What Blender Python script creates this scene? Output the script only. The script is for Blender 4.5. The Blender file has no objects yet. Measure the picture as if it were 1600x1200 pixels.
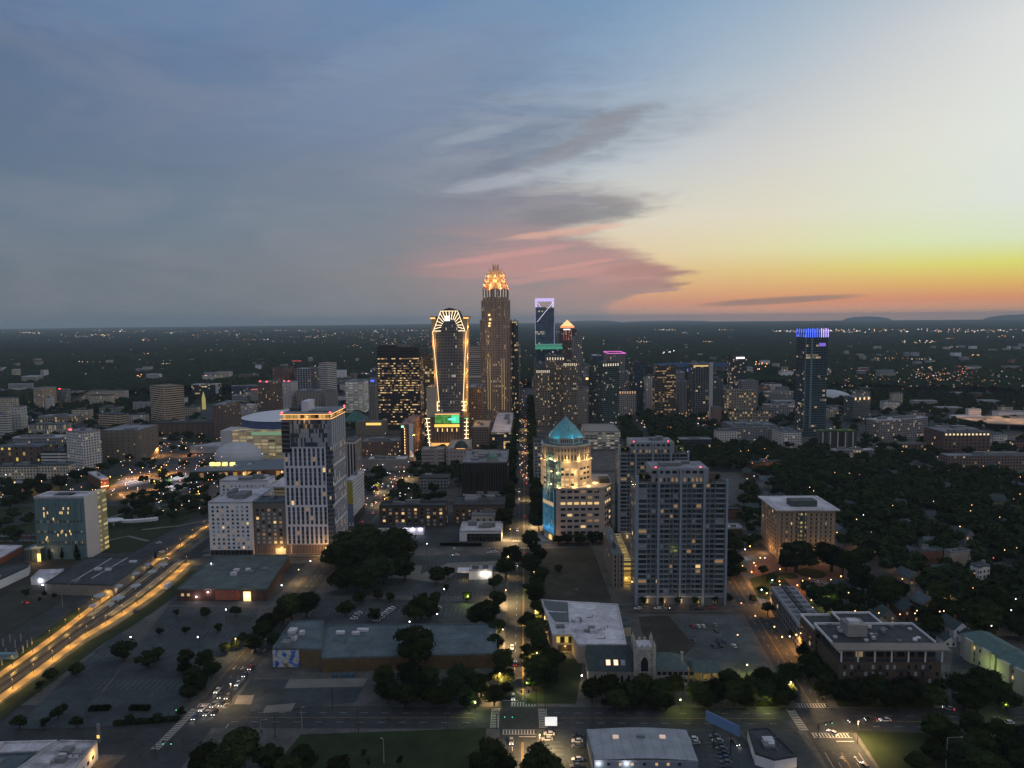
import bpy, bmesh, math, random
import numpy as np
from mathutils import Vector, Matrix
R = random.Random(7)
S = bpy.context.scene
COL = S.collection
rad = math.radians
# ------------------------------------------------------------------ camera
CAMH = 170.0
F = 1109.0                       # focal length in pixels of the 1600 px wide photograph
PITCH, YAW, ROLL = rad(5.22), rad(1.34), rad(0.54)
cd = bpy.data.cameras.new("camera"); cam = bpy.data.objects.new("camera", cd); COL.objects.link(cam)
cd.sensor_width = 36.0; cd.lens = 36.0 * F / 1600.0
cd.clip_start = 1.0; cd.clip_end = 120000.0
cam.matrix_world = (Matrix.Translation((0, 0, CAMH)) @ Matrix.Rotation(YAW, 4, 'Z')
     @ Matrix.Rotation(math.pi / 2 - PITCH, 4, 'X') @ Matrix.Rotation(-ROLL, 4, 'Z'))
S.camera = cam
CR = cam.matrix_world.to_3x3()
def ray(px, py):
 return (CR @ Vector(((px - 800) / F, (600 - py) / F, -1.0)))
def P(px, py, z=0.0):
 d = ray(px, py)
 t = (z - CAMH) / d.z
 return Vector((d.x * t, d.y * t, z))
def AT(px, py, Y):               # the point of the pixel's line of sight that lies Y metres north
 d = ray(px, py); t = Y / d.y
 return Vector((d.x * t, Y, CAMH + d.z * t))
def HT(px, yb, yt):              # height of something that stands at (px, yb) and tops out at yt
 return AT(px, yt, P(px, yb).y).z
# ------------------------------------------------------------------ render settings
S.view_settings.view_transform = 'Standard'; S.view_settings.look = 'None'
S.view_settings.exposure = 0.0; S.view_settings.gamma = 1.0
S.render.engine = 'CYCLES'
c = S.cycles
c.use_denoising = True
try: c.denoiser = 'OPENIMAGEDENOISE'
except Exception: pass
c.max_bounces = 3; c.diffuse_bounces = 1; c.glossy_bounces = 2; c.transmission_bounces = 2
c.volume_bounces = 0; c.transparent_max_bounces = 4
c.caustics_reflective = False; c.caustics_refractive = False
c.sample_clamp_indirect = 2.0; c.sample_clamp_direct = 0.0
c.use_light_tree = True
c.use_adaptive_sampling = True; c.adaptive_threshold = 0.02
# ------------------------------------------------------------------ world: dusk sky, after sunset, glow in the west (right)
def lin(rgb):
 return tuple(((v / 255) / 12.92 if v / 255 <= 0.04045 else ((v / 255 + 0.055) / 1.055) ** 2.4) for v in rgb)
W = bpy.data.worlds.new("World"); S.world = W; W.use_nodes = True
nt = W.node_tree; nt.nodes.clear(); N = nt.nodes.new; LK = nt.links.new
def nmath(op, a, b=None, c_=None, clamp=False):
 n = N('ShaderNodeMath'); n.operation = op; n.use_clamp = clamp
 for i, v in enumerate((a, b, c_)):
  if v is None: continue
  if isinstance(v, (int, float)): n.inputs[i].default_value = v
  else: LK(v, n.inputs[i])
 return n.outputs[0]
def nmap(v, a, b, c_=0.0, d=1.0, smooth=True):
 n = N('ShaderNodeMapRange'); n.interpolation_type = 'SMOOTHSTEP' if smooth else 'LINEAR'
 LK(v, n.inputs[0])
 for i, q in enumerate((a, b, c_, d)): n.inputs[1 + i].default_value = q
 return n.outputs[0]
def nmix(f, a, b, mode='MIX'):
 n = N('ShaderNodeMix'); n.data_type = 'RGBA'; n.blend_type = mode; n.clamp_factor = True
 for i, v in ((0, f), (6, a), (7, b)):
  if isinstance(v, (int, float)): n.inputs[i].default_value = v
  elif isinstance(v, tuple): n.inputs[i].default_value = (*v, 1)
  else: LK(v, n.inputs[i])
 return n.outputs[2]
tc = N('ShaderNodeTexCoord'); sp = N('ShaderNodeSeparateXYZ'); LK(tc.outputs['Generated'], sp.inputs[0])
az = nmath('ARCTAN2', sp.outputs[0], sp.outputs[1])            # 0 = up the avenue, + to the right
el = nmath('ARCSINE', nmath('MAXIMUM', nmath('MINIMUM', sp.outputs[2], 1.0), -1.0))
def pa(px): return math.atan((px - 826) / F * 0.995)           # pixel column -> azimuth
def pe(py): return math.atan((497.5 - py) / F)                 # pixel row -> elevation
azf = nmath('MULTIPLY_ADD', az, 1 / (2 * math.pi), 0.5)
def azramp(stops):
 n = N('ShaderNodeValToRGB'); cr = n.color_ramp; cr.interpolation = 'EASE'
 cr.interpolation = 'LINEAR'
 st = sorted(((a / (2 * math.pi) + 0.5, lin(col)) for a, col in stops), key=lambda s: s[0])
 while len(cr.elements) < len(st): cr.elements.new(0.5)
 for e, (p, col) in zip(cr.elements, st): e.position = p; e.color = (*col, 1)
 LK(azf, n.inputs[0]); return n.outputs[0]
def table(rows, anchors, ends):
 cols = []
 for y, cs in rows:
  cols.append((y if isinstance(y, float) else pe(y), azramp([(pa(x), k) for x, k in zip(anchors, cs)] + ends)))
 out = cols[0][1]
 for (e0, _), (e1, c1) in zip(cols, cols[1:]):
  out = nmix(nmap(el, e0, e1, smooth=False), out, c1)
 return out
ENDS = [(rad(-180), (166, 170, 182)), (rad(-100), (134, 144, 160)), (rad(75), (192, 194, 192)), (rad(120), (174, 177, 184)), (rad(180), (166, 170, 182))]  # sky out of view, beside and behind the camera, brightened to lift walls and ground
clear = table([
 (497, [(150, 138, 138), (178, 152, 144), (218, 166, 142), (214, 166, 138), (206, 162, 136)]),
 (475, [(180, 150, 138), (208, 156, 134), (222, 152, 116), (220, 150, 115), (222, 150, 105)]),
 (455, [(200, 160, 140), (222, 172, 134), (228, 177, 122), (227, 180, 110), (226, 186, 104)]),
 (430, [(205, 175, 150), (228, 192, 145), (228, 201, 135), (225, 215, 125), (222, 222, 118)]),
 (400, [(205, 185, 165), (230, 205, 172), (228, 220, 172), (221, 230, 180), (219, 230, 196)]),
 (350, [(185, 188, 190), (222, 214, 195), (226, 220, 198), (224, 228, 208), (223, 230, 222)]),
 (260, [(150, 170, 190), (188, 198, 206), (211, 210, 207), (223, 224, 214), (226, 231, 225)]),
 (130, [(118, 150, 184), (146, 170, 195), (176, 190, 203), (203, 207, 211), (222, 224, 222)]),
 (0, [(104, 140, 180), (118, 152, 188), (142, 170, 196), (164, 184, 200), (178, 192, 203)]),
 (rad(45), [(118, 142, 172)] * 5), (rad(88), [(122, 142, 168)] * 5)],  # unseen upper sky, brightened to add light on ground and roofs
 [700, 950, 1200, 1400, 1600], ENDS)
cloud = table([
 (505, [(98, 107, 117), (104, 113, 122), (118, 123, 130), (146, 138, 140), (170, 148, 140)]),
 (480, [(102, 113, 123), (112, 121, 129), (126, 129, 134), (148, 138, 138), (176, 145, 134)]),
 (430, [(104, 117, 129), (117, 126, 134), (134, 134, 138), (170, 142, 140), (184, 142, 134)]),
 (350, [(103, 121, 140), (114, 129, 145), (125, 135, 147), (146, 140, 146), (168, 152, 148)]),
 (250, [(98, 117, 141), (109, 126, 149), (122, 135, 157), (128, 140, 158), (146, 152, 162)]),
 (100, [(90, 113, 146), (101, 126, 160), (114, 137, 169), (116, 141, 172), (132, 152, 177)]),
 (0, [(84, 109, 146), (97, 127, 166), (108, 138, 176), (110, 141, 179), (122, 152, 186)]),
 (rad(45), [(110, 134, 165)] * 5), (rad(88), [(122, 142, 168)] * 5)],  # same brightened upper sky out of view, for the cloud table
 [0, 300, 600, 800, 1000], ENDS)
cv = N('ShaderNodeCombineXYZ'); LK(az, cv.inputs[0]); LK(el, cv.inputs[1])
def streak(scale, sx, sy, rot, detail=6, dist=0.0, off=0.0):
 m = N('ShaderNodeMapping'); m.inputs['Rotation'].default_value = (0, 0, rot)
 m.inputs['Scale'].default_value = (sx, sy, 1); m.inputs['Location'].default_value = (off, off * .7, 0)
 LK(cv.outputs[0], m.inputs[0])
 n = N('ShaderNodeTexNoise'); n.inputs['Scale'].default_value = scale; n.inputs['Detail'].default_value = detail
 n.inputs['Roughness'].default_value = 0.62; n.inputs['Distortion'].default_value = dist
 LK(m.outputs[0], n.inputs[0]); return n.outputs[0]
n_edge = streak(5.5, 3.0, 13.0, rad(-12), 10, 0.5)
n_wisp = streak(2.2, 1.6, 11.0, rad(-16), 8, 0.6, 3.1)
n_big = streak(2.2, 2.0, 5.0, rad(-10), 4, 0.4, 7.7)
EDGE = [(-60, 900), (0, 880), (110, 890), (160, 900), (185, 1000), (205, 1010), (235, 960), (262, 880), (285, 850), (305, 960), (322, 990), (342, 970), (366, 900),
  (384, 950), (405, 1000), (424, 1045), (432, 1075), (440, 1045), (450, 1062), (462, 1000), (472, 960), (500, 950)]
fc = N('ShaderNodeFloatCurve'); cu = fc.mapping.curves[0]
E0, E1 = pe(505), pe(-60)
pts = sorted(((pe(y) - E0) / (E1 - E0), (pa(x) + 0.2) / 0.6) for y, x in EDGE)
cu.points[0].location = (0.0, pts[0][1]); cu.points[1].location = (1.0, pts[-1][1])
for q in pts[1:-1]: cu.points.new(*q)
fc.mapping.update()
LK(nmap(el, E0, E1, smooth=False), fc.inputs[1])
edge = nmath('MULTIPLY_ADD', fc.outputs[0], 0.6, -0.2)
soft = nmap(el, pe(470), pe(60), 0.014, 0.24)
d = nmath('SUBTRACT', edge, az)
d = nmath('ADD', d, nmath('MULTIPLY', nmath('SUBTRACT', n_edge, 0.5), nmap(el, pe(480), pe(100), 0.10, 0.34)))
mask = nmap(nmath('DIVIDE', d, soft), -1.0, 1.0)
front = nmap(az, rad(-60), rad(-50))
def bump(v, a, b, c_, d_):
 return nmath('MULTIPLY', nmap(v, a, b), nmap(v, c_, d_, 1.0, 0.0))
w = nmap(n_wisp, 0.40, 0.70)
pinkz = nmath('MULTIPLY', bump(el, pe(485), pe(440), pe(395), pe(330)), bump(az, pa(560), pa(800), pa(980), pa(1100)))
cl = nmix(nmath('MULTIPLY', nmath('MULTIPLY', w, pinkz), 0.6), cloud, lin((216, 156, 148)))
palez = nmath('MULTIPLY', bump(el, pe(370), pe(300), pe(200), pe(60)), bump(az, pa(480), pa(840), pa(960), pa(1100)))
cl = nmix(nmath('MULTIPLY', nmath('MULTIPLY', w, palez), 0.42), cl, lin((182, 186, 194)))
w2 = nmap(n_edge, 0.44, 0.68)
cl = nmix(nmath('MULTIPLY', nmath('MULTIPLY', w2, palez), 0.34), cl, lin((118, 126, 142)))
cl = nmix(nmath('MULTIPLY', nmap(n_big, 0.4, 0.7), 0.22), cl, lin((152, 150, 158)))
cl = nmix(nmath('MULTIPLY', nmap(n_wisp, 0.5, 0.75), 0.16), cl, lin((92, 104, 122)))
sky = nmix(mask, clear, cl)
n_fray = streak(7.0, 2.5, 14.0, rad(-18), 9, 0.5, 1.3)
def blob(base, px, py, rx, ry, rot, col, amt, fray=2.2):
 x0, y0 = pa(px), pe(py); t = rad(rot); c_, s_ = math.cos(t), math.sin(t)
 dx = nmath('SUBTRACT', az, x0); dy = nmath('SUBTRACT', el, y0)
 u = nmath('DIVIDE', nmath('ADD', nmath('MULTIPLY', dx, c_), nmath('MULTIPLY', dy, s_)), rx / F)
 v = nmath('DIVIDE', nmath('SUBTRACT', nmath('MULTIPLY', dy, c_), nmath('MULTIPLY', dx, s_)), ry / F)
 r2 = nmath('ADD', nmath('MULTIPLY', u, u), nmath('MULTIPLY', v, v))
 r2 = nmath('ADD', r2, nmath('MULTIPLY', nmath('SUBTRACT', n_fray, 0.5), fray))
 return nmix(nmath('MULTIPLY', nmap(r2, 0.0, 1.3, 1.0, 0.0), amt), base, lin(col))
for q in ((640, 150, 260, 60, 14, (128, 146, 172), .35), (700, 70, 240, 34, 18, (132, 152, 178), .35), (300, 60, 300, 40, 12, (112, 138, 172), .4),
  (775, 286, 75, 13, 10, (180, 186, 196), .45), (760, 215, 90, 10, 14, (160, 170, 184), .5), (800, 262, 100, 12, 16, (118, 128, 146), .6), (905, 236, 120, 15, 20, (138, 140, 148), .65), (965, 196, 70, 11, 12, (140, 142, 150), .7),
  (880, 300, 100, 8, 4, (186, 184, 184), .5), (900, 340, 120, 18, 2, (128, 132, 138), .65), (960, 322, 46, 10, -8, (150, 146, 146), .7), (880, 366, 100, 7, 6, (226, 176, 158), .7), (800, 398, 140, 6, 8, (214, 158, 152), .5), (930, 403, 80, 7, 4, (184, 146, 142), .7), (820, 446, 120, 9, 4, (150, 140, 142), .6), (900, 416, 70, 4, 8, (222, 160, 146), .5),
  (880, 430, 130, 7, 8, (206, 154, 146), .5), (1000, 425, 60, 12, 0, (178, 136, 130), .7), (1050, 431, 34, 3.5, 6, (170, 136, 124), .7), (1050, 449, 30, 3.5, 8, (166, 134, 122), .7), (1000, 446, 60, 10, 3, (168, 136, 130), .7), (960, 462, 50, 8, 6, (165, 140, 134), .6)):
 sky = blob(sky, *q)
dx = nmath('DIVIDE', nmath('SUBTRACT', az, pa(1215)), 0.10)
dy = nmath('DIVIDE', nmath('SUBTRACT', el, nmath('MULTIPLY_ADD', nmath('SUBTRACT', az, pa(1215)), 0.045, pe(474))), 0.0052)
rr = nmath('ADD', nmath('MULTIPLY', dx, dx), nmath('MULTIPLY', dy, dy))
rr = nmath('ADD', rr, nmath('MULTIPLY', nmath('SUBTRACT', n_wisp, 0.5), 2.0))
sky = nmix(nmath('MULTIPLY', nmap(rr, 0.35, 1.3, 1.0, 0.0), 0.8), sky, lin((150, 128, 120)))
below = nmap(el, rad(-1.5), rad(-0.3), smooth=True)
sky = nmix(below, lin((40, 46, 54)), sky)
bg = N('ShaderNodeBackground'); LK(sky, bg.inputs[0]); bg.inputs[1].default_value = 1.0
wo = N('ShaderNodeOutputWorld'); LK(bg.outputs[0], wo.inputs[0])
# ------------------------------------------------------------------ materials
MATS = {}
def mat(name, rgb, rough=0.8, var=0.18, vs=0.25, metal=0.0, emit=None, es=1.0, spec=0.3):
 """rgb is linear base colour; var is a procedural noise variation of it at scale vs (per metre)."""
 if name in MATS: return MATS[name]
 m = bpy.data.materials.new(name); m.use_nodes = True; nt = m.node_tree
 b = nt.nodes['Principled BSDF']
 b.inputs['Roughness'].default_value = rough; b.inputs['Metallic'].default_value = metal
 b.inputs['Specular IOR Level'].default_value = spec
 if var:
  tcn = nt.nodes.new('ShaderNodeTexCoord'); no = nt.nodes.new('ShaderNodeTexNoise')
  no.inputs['Scale'].default_value = vs; no.inputs['Detail'].default_value = 5; no.inputs['Roughness'].default_value = 0.65
  nt.links.new(tcn.outputs['Object'], no.inputs['Vector'])
  cr = nt.nodes.new('ShaderNodeValToRGB')
  cr.color_ramp.elements[0].position = 0.32; cr.color_ramp.elements[1].position = 0.68
  cr.color_ramp.elements[0].color = (*[v * (1 - var) for v in rgb], 1)
  cr.color_ramp.elements[1].color = (*[min(1, v * (1 + var)) for v in rgb], 1)
  nt.links.new(no.outputs[0], cr.inputs[0]); nt.links.new(cr.outputs[0], b.inputs['Base Color'])
 else:
  b.inputs['Base Color'].default_value = (*rgb, 1)
 if emit:
  b.inputs['Emission Color'].default_value = (*emit, 1); b.inputs['Emission Strength'].default_value = es
  m.cycles.emission_sampling = 'NONE'
 MATS[name] = m; return m
def facade(name, wall, glass, bay, flr, fw, fh, lit=0.1, warm=(1, .68, .32), es=0.9, rowlit=0.0, gr=0.12, patch=0.0):
 """wall with a procedural grid of windows (UV in metres); some cells are lit rooms."""
 if name in MATS: return MATS[name]
 m = bpy.data.materials.new(name); m.use_nodes = True; t = m.node_tree; L = t.links.new; nn = t.nodes.new
 b = t.nodes['Principled BSDF']
 def mth(op, a, b2=None, c2=None):
  n = nn('ShaderNodeMath'); n.operation = op
  for i, v in enumerate((a, b2, c2)):
   if v is None: continue
   if isinstance(v, (int, float)): n.inputs[i].default_value = v
   else: L(v, n.inputs[i])
  return n.outputs[0]
 uv = nn('ShaderNodeUVMap'); s = nn('ShaderNodeSeparateXYZ'); L(uv.outputs[0], s.inputs[0])
 u = mth('DIVIDE', s.outputs[0], bay); v = mth('DIVIDE', s.outputs[1], flr)
 cu_, cv_ = mth('FLOOR', u), mth('FLOOR', v)
 fu, fv = mth('SUBTRACT', u, cu_), mth('SUBTRACT', v, cv_)
 mu = mth('LESS_THAN', mth('ABSOLUTE', mth('SUBTRACT', fu, .5)), fw / 2)
 mv = mth('LESS_THAN', mth('ABSOLUTE', mth('SUBTRACT', fv, .5)), fh / 2)
 win = mth('MULTIPLY', mu, mv)
 cc = nn('ShaderNodeCombineXYZ'); L(cu_, cc.inputs[0]); L(cv_, cc.inputs[1])
 oi = nn('ShaderNodeObjectInfo'); L(mth('MULTIPLY', oi.outputs['Random'], 91.0), cc.inputs[2])
 wn = nn('ShaderNodeTexWhiteNoise'); L(cc.outputs[0], wn.inputs['Vector'])
 c2 = nn('ShaderNodeCombineXYZ'); L(cv_, c2.inputs[1]); L(mth('FLOOR', mth('MULTIPLY', u, 0.17)), c2.inputs[0])
 wr = nn('ShaderNodeTexWhiteNoise'); L(c2.outputs[0], wr.inputs['Vector'])
 thr = mth('ADD', lit, mth('MULTIPLY', mth('LESS_THAN', wr.outputs['Value'], rowlit), 0.62))
 isl = mth('LESS_THAN', wn.outputs['Value'], thr)
 wc = nn('ShaderNodeSeparateColor'); L(wn.outputs['Color'], wc.inputs[0])
 br = mth('MULTIPLY_ADD', wc.outputs[1], 0.85, 0.15)
 est = mth('MULTIPLY', mth('MULTIPLY', win, isl), mth('MULTIPLY', br, es * .72))
 tcn = nn('ShaderNodeTexCoord'); no = nn('ShaderNodeTexNoise'); no.inputs['Scale'].default_value = 0.12; no.inputs['Detail'].default_value = 5
 L(tcn.outputs['Object'], no.inputs['Vector'])
 wl = nn('ShaderNodeMix'); wl.data_type = 'RGBA'; L(no.outputs[0], wl.inputs[0])
 wl.inputs[6].default_value = (*[q * 1.1 for q in wall], 1); wl.inputs[7].default_value = (*[min(.8, q * 1.6) for q in wall], 1)
 gv = nn('ShaderNodeMix'); gv.data_type = 'RGBA'; L(wc.outputs[2], gv.inputs[0])
 gv.inputs[6].default_value = (*[q * .6 for q in glass], 1); gv.inputs[7].default_value = (*[q * 1.6 for q in glass], 1)
 mx = nn('ShaderNodeMix'); mx.data_type = 'RGBA'; L(win, mx.inputs[0]); L(wl.outputs[2], mx.inputs[6]); L(gv.outputs[2], mx.inputs[7])
 L(mx.outputs[2], b.inputs['Base Color']); L(mth('MULTIPLY_ADD', win, gr - 0.8, 0.8), b.inputs['Roughness'])
 b.inputs['Emission Color'].default_value = (*warm, 1)
 cm = nn('ShaderNodeMix'); cm.data_type = 'RGBA'; L(wc.outputs[0], cm.inputs[0])
 cm.inputs[6].default_value = (*warm, 1); cm.inputs[7].default_value = (warm[0], min(1, warm[1] * 1.25), min(1, warm[2] * 1.9), 1)
 L(cm.outputs[2], b.inputs['Emission Color']); L(est, b.inputs['Emission Strength'])
 m.cycles.emission_sampling = 'NONE'
 MATS[name] = m; return m
def surf(name, rgb, sc, cracks, seams=None, lo=.62, hi=1.35):
 """weathered sheet: broad patches, stains, grain, optional cracks or seams."""
 m = mat(name, rgb, .9, 0); t = m.node_tree; L = t.links.new; b = t.nodes['Principled BSDF']; nn = t.nodes.new
 tcn = nn('ShaderNodeTexCoord'); out = None
 def mulr(v, a, b_, p0=.3, p1=.7):
  mr = nn('ShaderNodeMapRange'); L(v, mr.inputs[0])
  for i, q in enumerate((p0, p1, a, b_)): mr.inputs[1 + i].default_value = q
  return mr.outputs[0]
 vals = []
 for s, a, b_ in ((sc, lo, hi), (sc * 7, .78, 1.2), (sc * 60, .85, 1.15)):
  n = nn('ShaderNodeTexNoise'); n.inputs['Scale'].default_value = s; n.inputs['Detail'].default_value = 6; n.inputs['Roughness'].default_value = .7; L(tcn.outputs['Object'], n.inputs[0]); vals.append(mulr(n.outputs[0], a, b_))
 vo = nn('ShaderNodeTexVoronoi'); vo.inputs['Scale'].default_value = sc * 2.4; L(tcn.outputs['Object'], vo.inputs[0]); sp_ = nn('ShaderNodeSeparateColor'); L(vo.outputs['Color'], sp_.inputs[0]); vals.append(mulr(sp_.outputs[0], .84, 1.14, 0, 1))
 if cracks:
  vo = nn('ShaderNodeTexVoronoi'); vo.feature = 'DISTANCE_TO_EDGE'; vo.inputs['Scale'].default_value = cracks; L(tcn.outputs['Object'], vo.inputs[0]); vals.append(mulr(vo.outputs['Distance'], .55, 1, 0, .025))
 if seams:
  br = nn('ShaderNodeTexBrick'); br.inputs['Scale'].default_value = 1; br.inputs['Brick Width'].default_value = seams * 5; br.inputs['Row Height'].default_value = seams; br.inputs['Mortar Size'].default_value = .05
  br.inputs['Color1'].default_value = (1, 1, 1, 1); br.inputs['Color2'].default_value = (.9, .9, .9, 1); br.inputs['Mortar'].default_value = (.66, .66, .66, 1); L(tcn.outputs['Object'], br.inputs[0]); vals.append(br.outputs[0])
 cur = None
 for v in vals:
  if cur is None: cur = v; continue
  mm = nn('ShaderNodeMath'); mm.operation = 'MULTIPLY'; L(cur, mm.inputs[0]); L(v, mm.inputs[1]); cur = mm.outputs[0]
 vm = nn('ShaderNodeVectorMath'); vm.operation = 'SCALE'; vm.inputs[0].default_value = rgb; L(cur, vm.inputs['Scale']); L(vm.outputs[0], b.inputs['Base Color']); return m
def roofmat(name, rgb, lo=.7): return surf(name, rgb, .06, 0, 2.6, lo, 1.2)
G_DARK = mat('window_glass', (.018, .024, .034), .08, 0, spec=.6)
G_BLUE = mat('window_glass_blue', (.05, .065, .09), .12, 0, spec=.6)
G_LIT = mat('window_lit_warm', (.05, .04, .03), .4, 0, emit=(1, .66, .28), es=.85)
G_DIM = mat('window_lit_dim', (.05, .04, .03), .4, 0, emit=(1, .6, .3), es=.22)
G_PALE = mat('window_blind', (.30, .32, .36), .5, 0)
G_COOL = mat('window_lit_cool', (.05, .05, .05), .4, 0, emit=(.95, .9, .75), es=.75)
ROOF = roofmat('roof_membrane', (.26, .27, .31))
ROOFW = roofmat('roof_white', (.56, .55, .61), .75)
ROOFD = roofmat('roof_dark', (.055, .062, .072))
ROOFB = roofmat('roof_blue_grey', (.10, .135, .16))
MECH = mat('mechanical_grey', (.16, .17, .18), .7, .2, .5)
CONC = mat('concrete_pale', (.26, .25, .24), .85, .15, .2)
WHITE = mat('painted_white', (.66, .66, .70), .7, .08, .2)
CREAM = mat('cream_stucco', (.42, .37, .30), .8, .12, .2)
TAN = mat('tan_concrete', (.34, .27, .20), .8, .12, .2)
BRICK = mat('brick_red', (.15, .07, .05), .85, .2, .8)
BROWN = mat('brown_brick', (.085, .06, .045), .85, .2, .5)
DARK = mat('dark_metal', (.03, .032, .036), .5, .2, .5)
STONE = mat('grey_stone', (.32, .31, .29), .85, .3, .6)
SLATE = mat('slate_roof', (.04, .06, .065), .8, .25, .4)
FOIL = {}
# ------------------------------------------------------------------ mesh builder
class MB:
 def __init__(s): s.v = []; s.f = []; s.m = []; s.uv = []
 def face(s, pts, m=0, uv=None):
  k = len(s.v); s.v += [tuple(p) for p in pts]; s.f.append(list(range(k, k + len(pts)))); s.m.append(m)
  if uv is None:
   p0 = Vector(pts[0]); e = Vector(pts[1]) - p0
   n = e.cross(Vector(pts[2]) - p0)
   if n.length and abs(n.normalized().z) < .7:
    h = Vector((e.x, e.y, 0))
    h = h.normalized() if h.length > 1e-6 else Vector((Vector(pts[2]).x - p0.x, Vector(pts[2]).y - p0.y, 0)).normalized()
    uv = [((Vector(p) - p0).dot(h), p[2]) for p in pts]
   else: uv = [(p[0], p[1]) for p in pts]
  s.uv += uv
  return s
 def prism(s, poly, z0, z1, m=0, mt=None, bottom=False):
  poly = [(p[0], p[1]) for p in poly]
  a = sum(poly[i - 1][0] * poly[i][1] - poly[i][0] * poly[i - 1][1] for i in range(len(poly)))
  if a < 0: poly = poly[::-1]
  n = len(poly); u = 0
  for i in range(n):
   p, q = poly[i], poly[(i + 1) % n]; w_ = math.hypot(q[0] - p[0], q[1] - p[1])
   s.face([(*p, z0), (*q, z0), (*q, z1), (*p, z1)], m, [(u, 0), (u + w_, 0), (u + w_, z1 - z0), (u, z1 - z0)]); u += w_
  s.face([(*p, z1) for p in poly], m if mt is None else mt)
  if bottom: s.face([(*p, z0) for p in poly[::-1]], m)
  return s
 def box(s, x0, x1, y0, y1, z0, z1, m=0, mt=None):
  return s.prism([(x0, y0), (x1, y0), (x1, y1), (x0, y1)], z0, z1, m, mt, True)
 def obox(s, c0, ux, uy, a0, a1, b0, b1, z0, z1, m=0, mt=None):   # box in a rotated frame
  pt = lambda a, b: (c0[0] + ux[0] * a + uy[0] * b, c0[1] + ux[1] * a + uy[1] * b)
  return s.prism([pt(a0, b0), pt(a1, b0), pt(a1, b1), pt(a0, b1)], z0, z1, m, mt, True)
 def bar(s, p, q, r, m=0, n=4):
  p, q = Vector(p), Vector(q); d_ = (q - p).normalized()
  up = Vector((0, 0, 1)) if abs(d_.z) < .9 else Vector((0, 1, 0))
  a = d_.cross(up).normalized(); b = d_.cross(a)
  r2 = r if isinstance(r, tuple) else (r, r)
  R0 = [p + (a * math.cos(t) + b * math.sin(t)) * r2[0] for t in [math.pi * (2 * i + 1) / n for i in range(n)]]
  R1 = [q + (a * math.cos(t) + b * math.sin(t)) * r2[1] for t in [math.pi * (2 * i + 1) / n for i in range(n)]]
  for i in range(n):
   j = (i + 1) % n; s.face([R0[j], R0[i], R1[i], R1[j]], m)
  s.face(R1[::-1], m); s.face(R0, m); return s
 def loft(s, rings, m=0, cap=True, mcap=None):
  for a, b in zip(rings, rings[1:]):
   n = len(a)
   for i in range(n):
    j = (i + 1) % n
    s.face([a[i], a[j], b[j], b[i]], m)
  if cap: s.face(list(rings[-1]), m if mcap is None else mcap)
  return s
 def mesh(s, name, mats, o=(0, 0, 0)):
  me = bpy.data.meshes.new(name)
  o = Vector(o)
  me.from_pydata([(v[0] - o.x, v[1] - o.y, v[2] - o.z) for v in s.v], [], s.f)
  me.polygons.foreach_set('material_index', s.m)
  for q in (mats if isinstance(mats, (list, tuple)) else [mats]): me.materials.append(q)
  l = me.uv_layers.new(name='UVMap'); l.data.foreach_set('uv', [x for t in s.uv for x in t])
  me.update(); return me
 def build(s, name, mats, parent=None):
  o = tuple(parent.location) if parent is not None else (0, 0, 0)
  if parent is not None and parent.parent is not None: o = tuple(parent.location + parent.parent.location)
  return put(name, s.mesh(name, mats, o), parent)
def put(name, me, parent=None, loc=None, rz=0.0):
 ob = bpy.data.objects.new(name, me); COL.objects.link(ob)
 if parent is not None: ob.parent = parent
 if loc is not None: ob.location = loc
 if rz: ob.rotation_euler = (0, 0, rz)
 return ob
def tag(o, label, cat, group=None):
 o['label'] = label; o['category'] = cat
 if group: o['group'] = group
 return o
LASTT = [None]
def thing(name, label, cat, loc=(0, 0, 0), group=None, rz=0.0):
 o = bpy.data.objects.new(name, None); COL.objects.link(o)
 o.location = loc; o.empty_display_size = 1; o.rotation_euler = (0, 0, rz); LASTT[0] = o
 return tag(o, label, cat, group)
def struct(o, kind='structure'):
 o['kind'] = kind; return o
def copy_tree(o, parent=None):
 n = o.copy(); COL.objects.link(n); n.parent = parent
 for ch in list(KIDS.get(o.name, [])):
  copy_tree(ch, n)
 return n
KIDS = {}
def remember(o):
 KIDS[o.name] = [x for x in COL.objects if x.parent == o]
 for k in KIDS[o.name]: remember(k)
 return o
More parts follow.
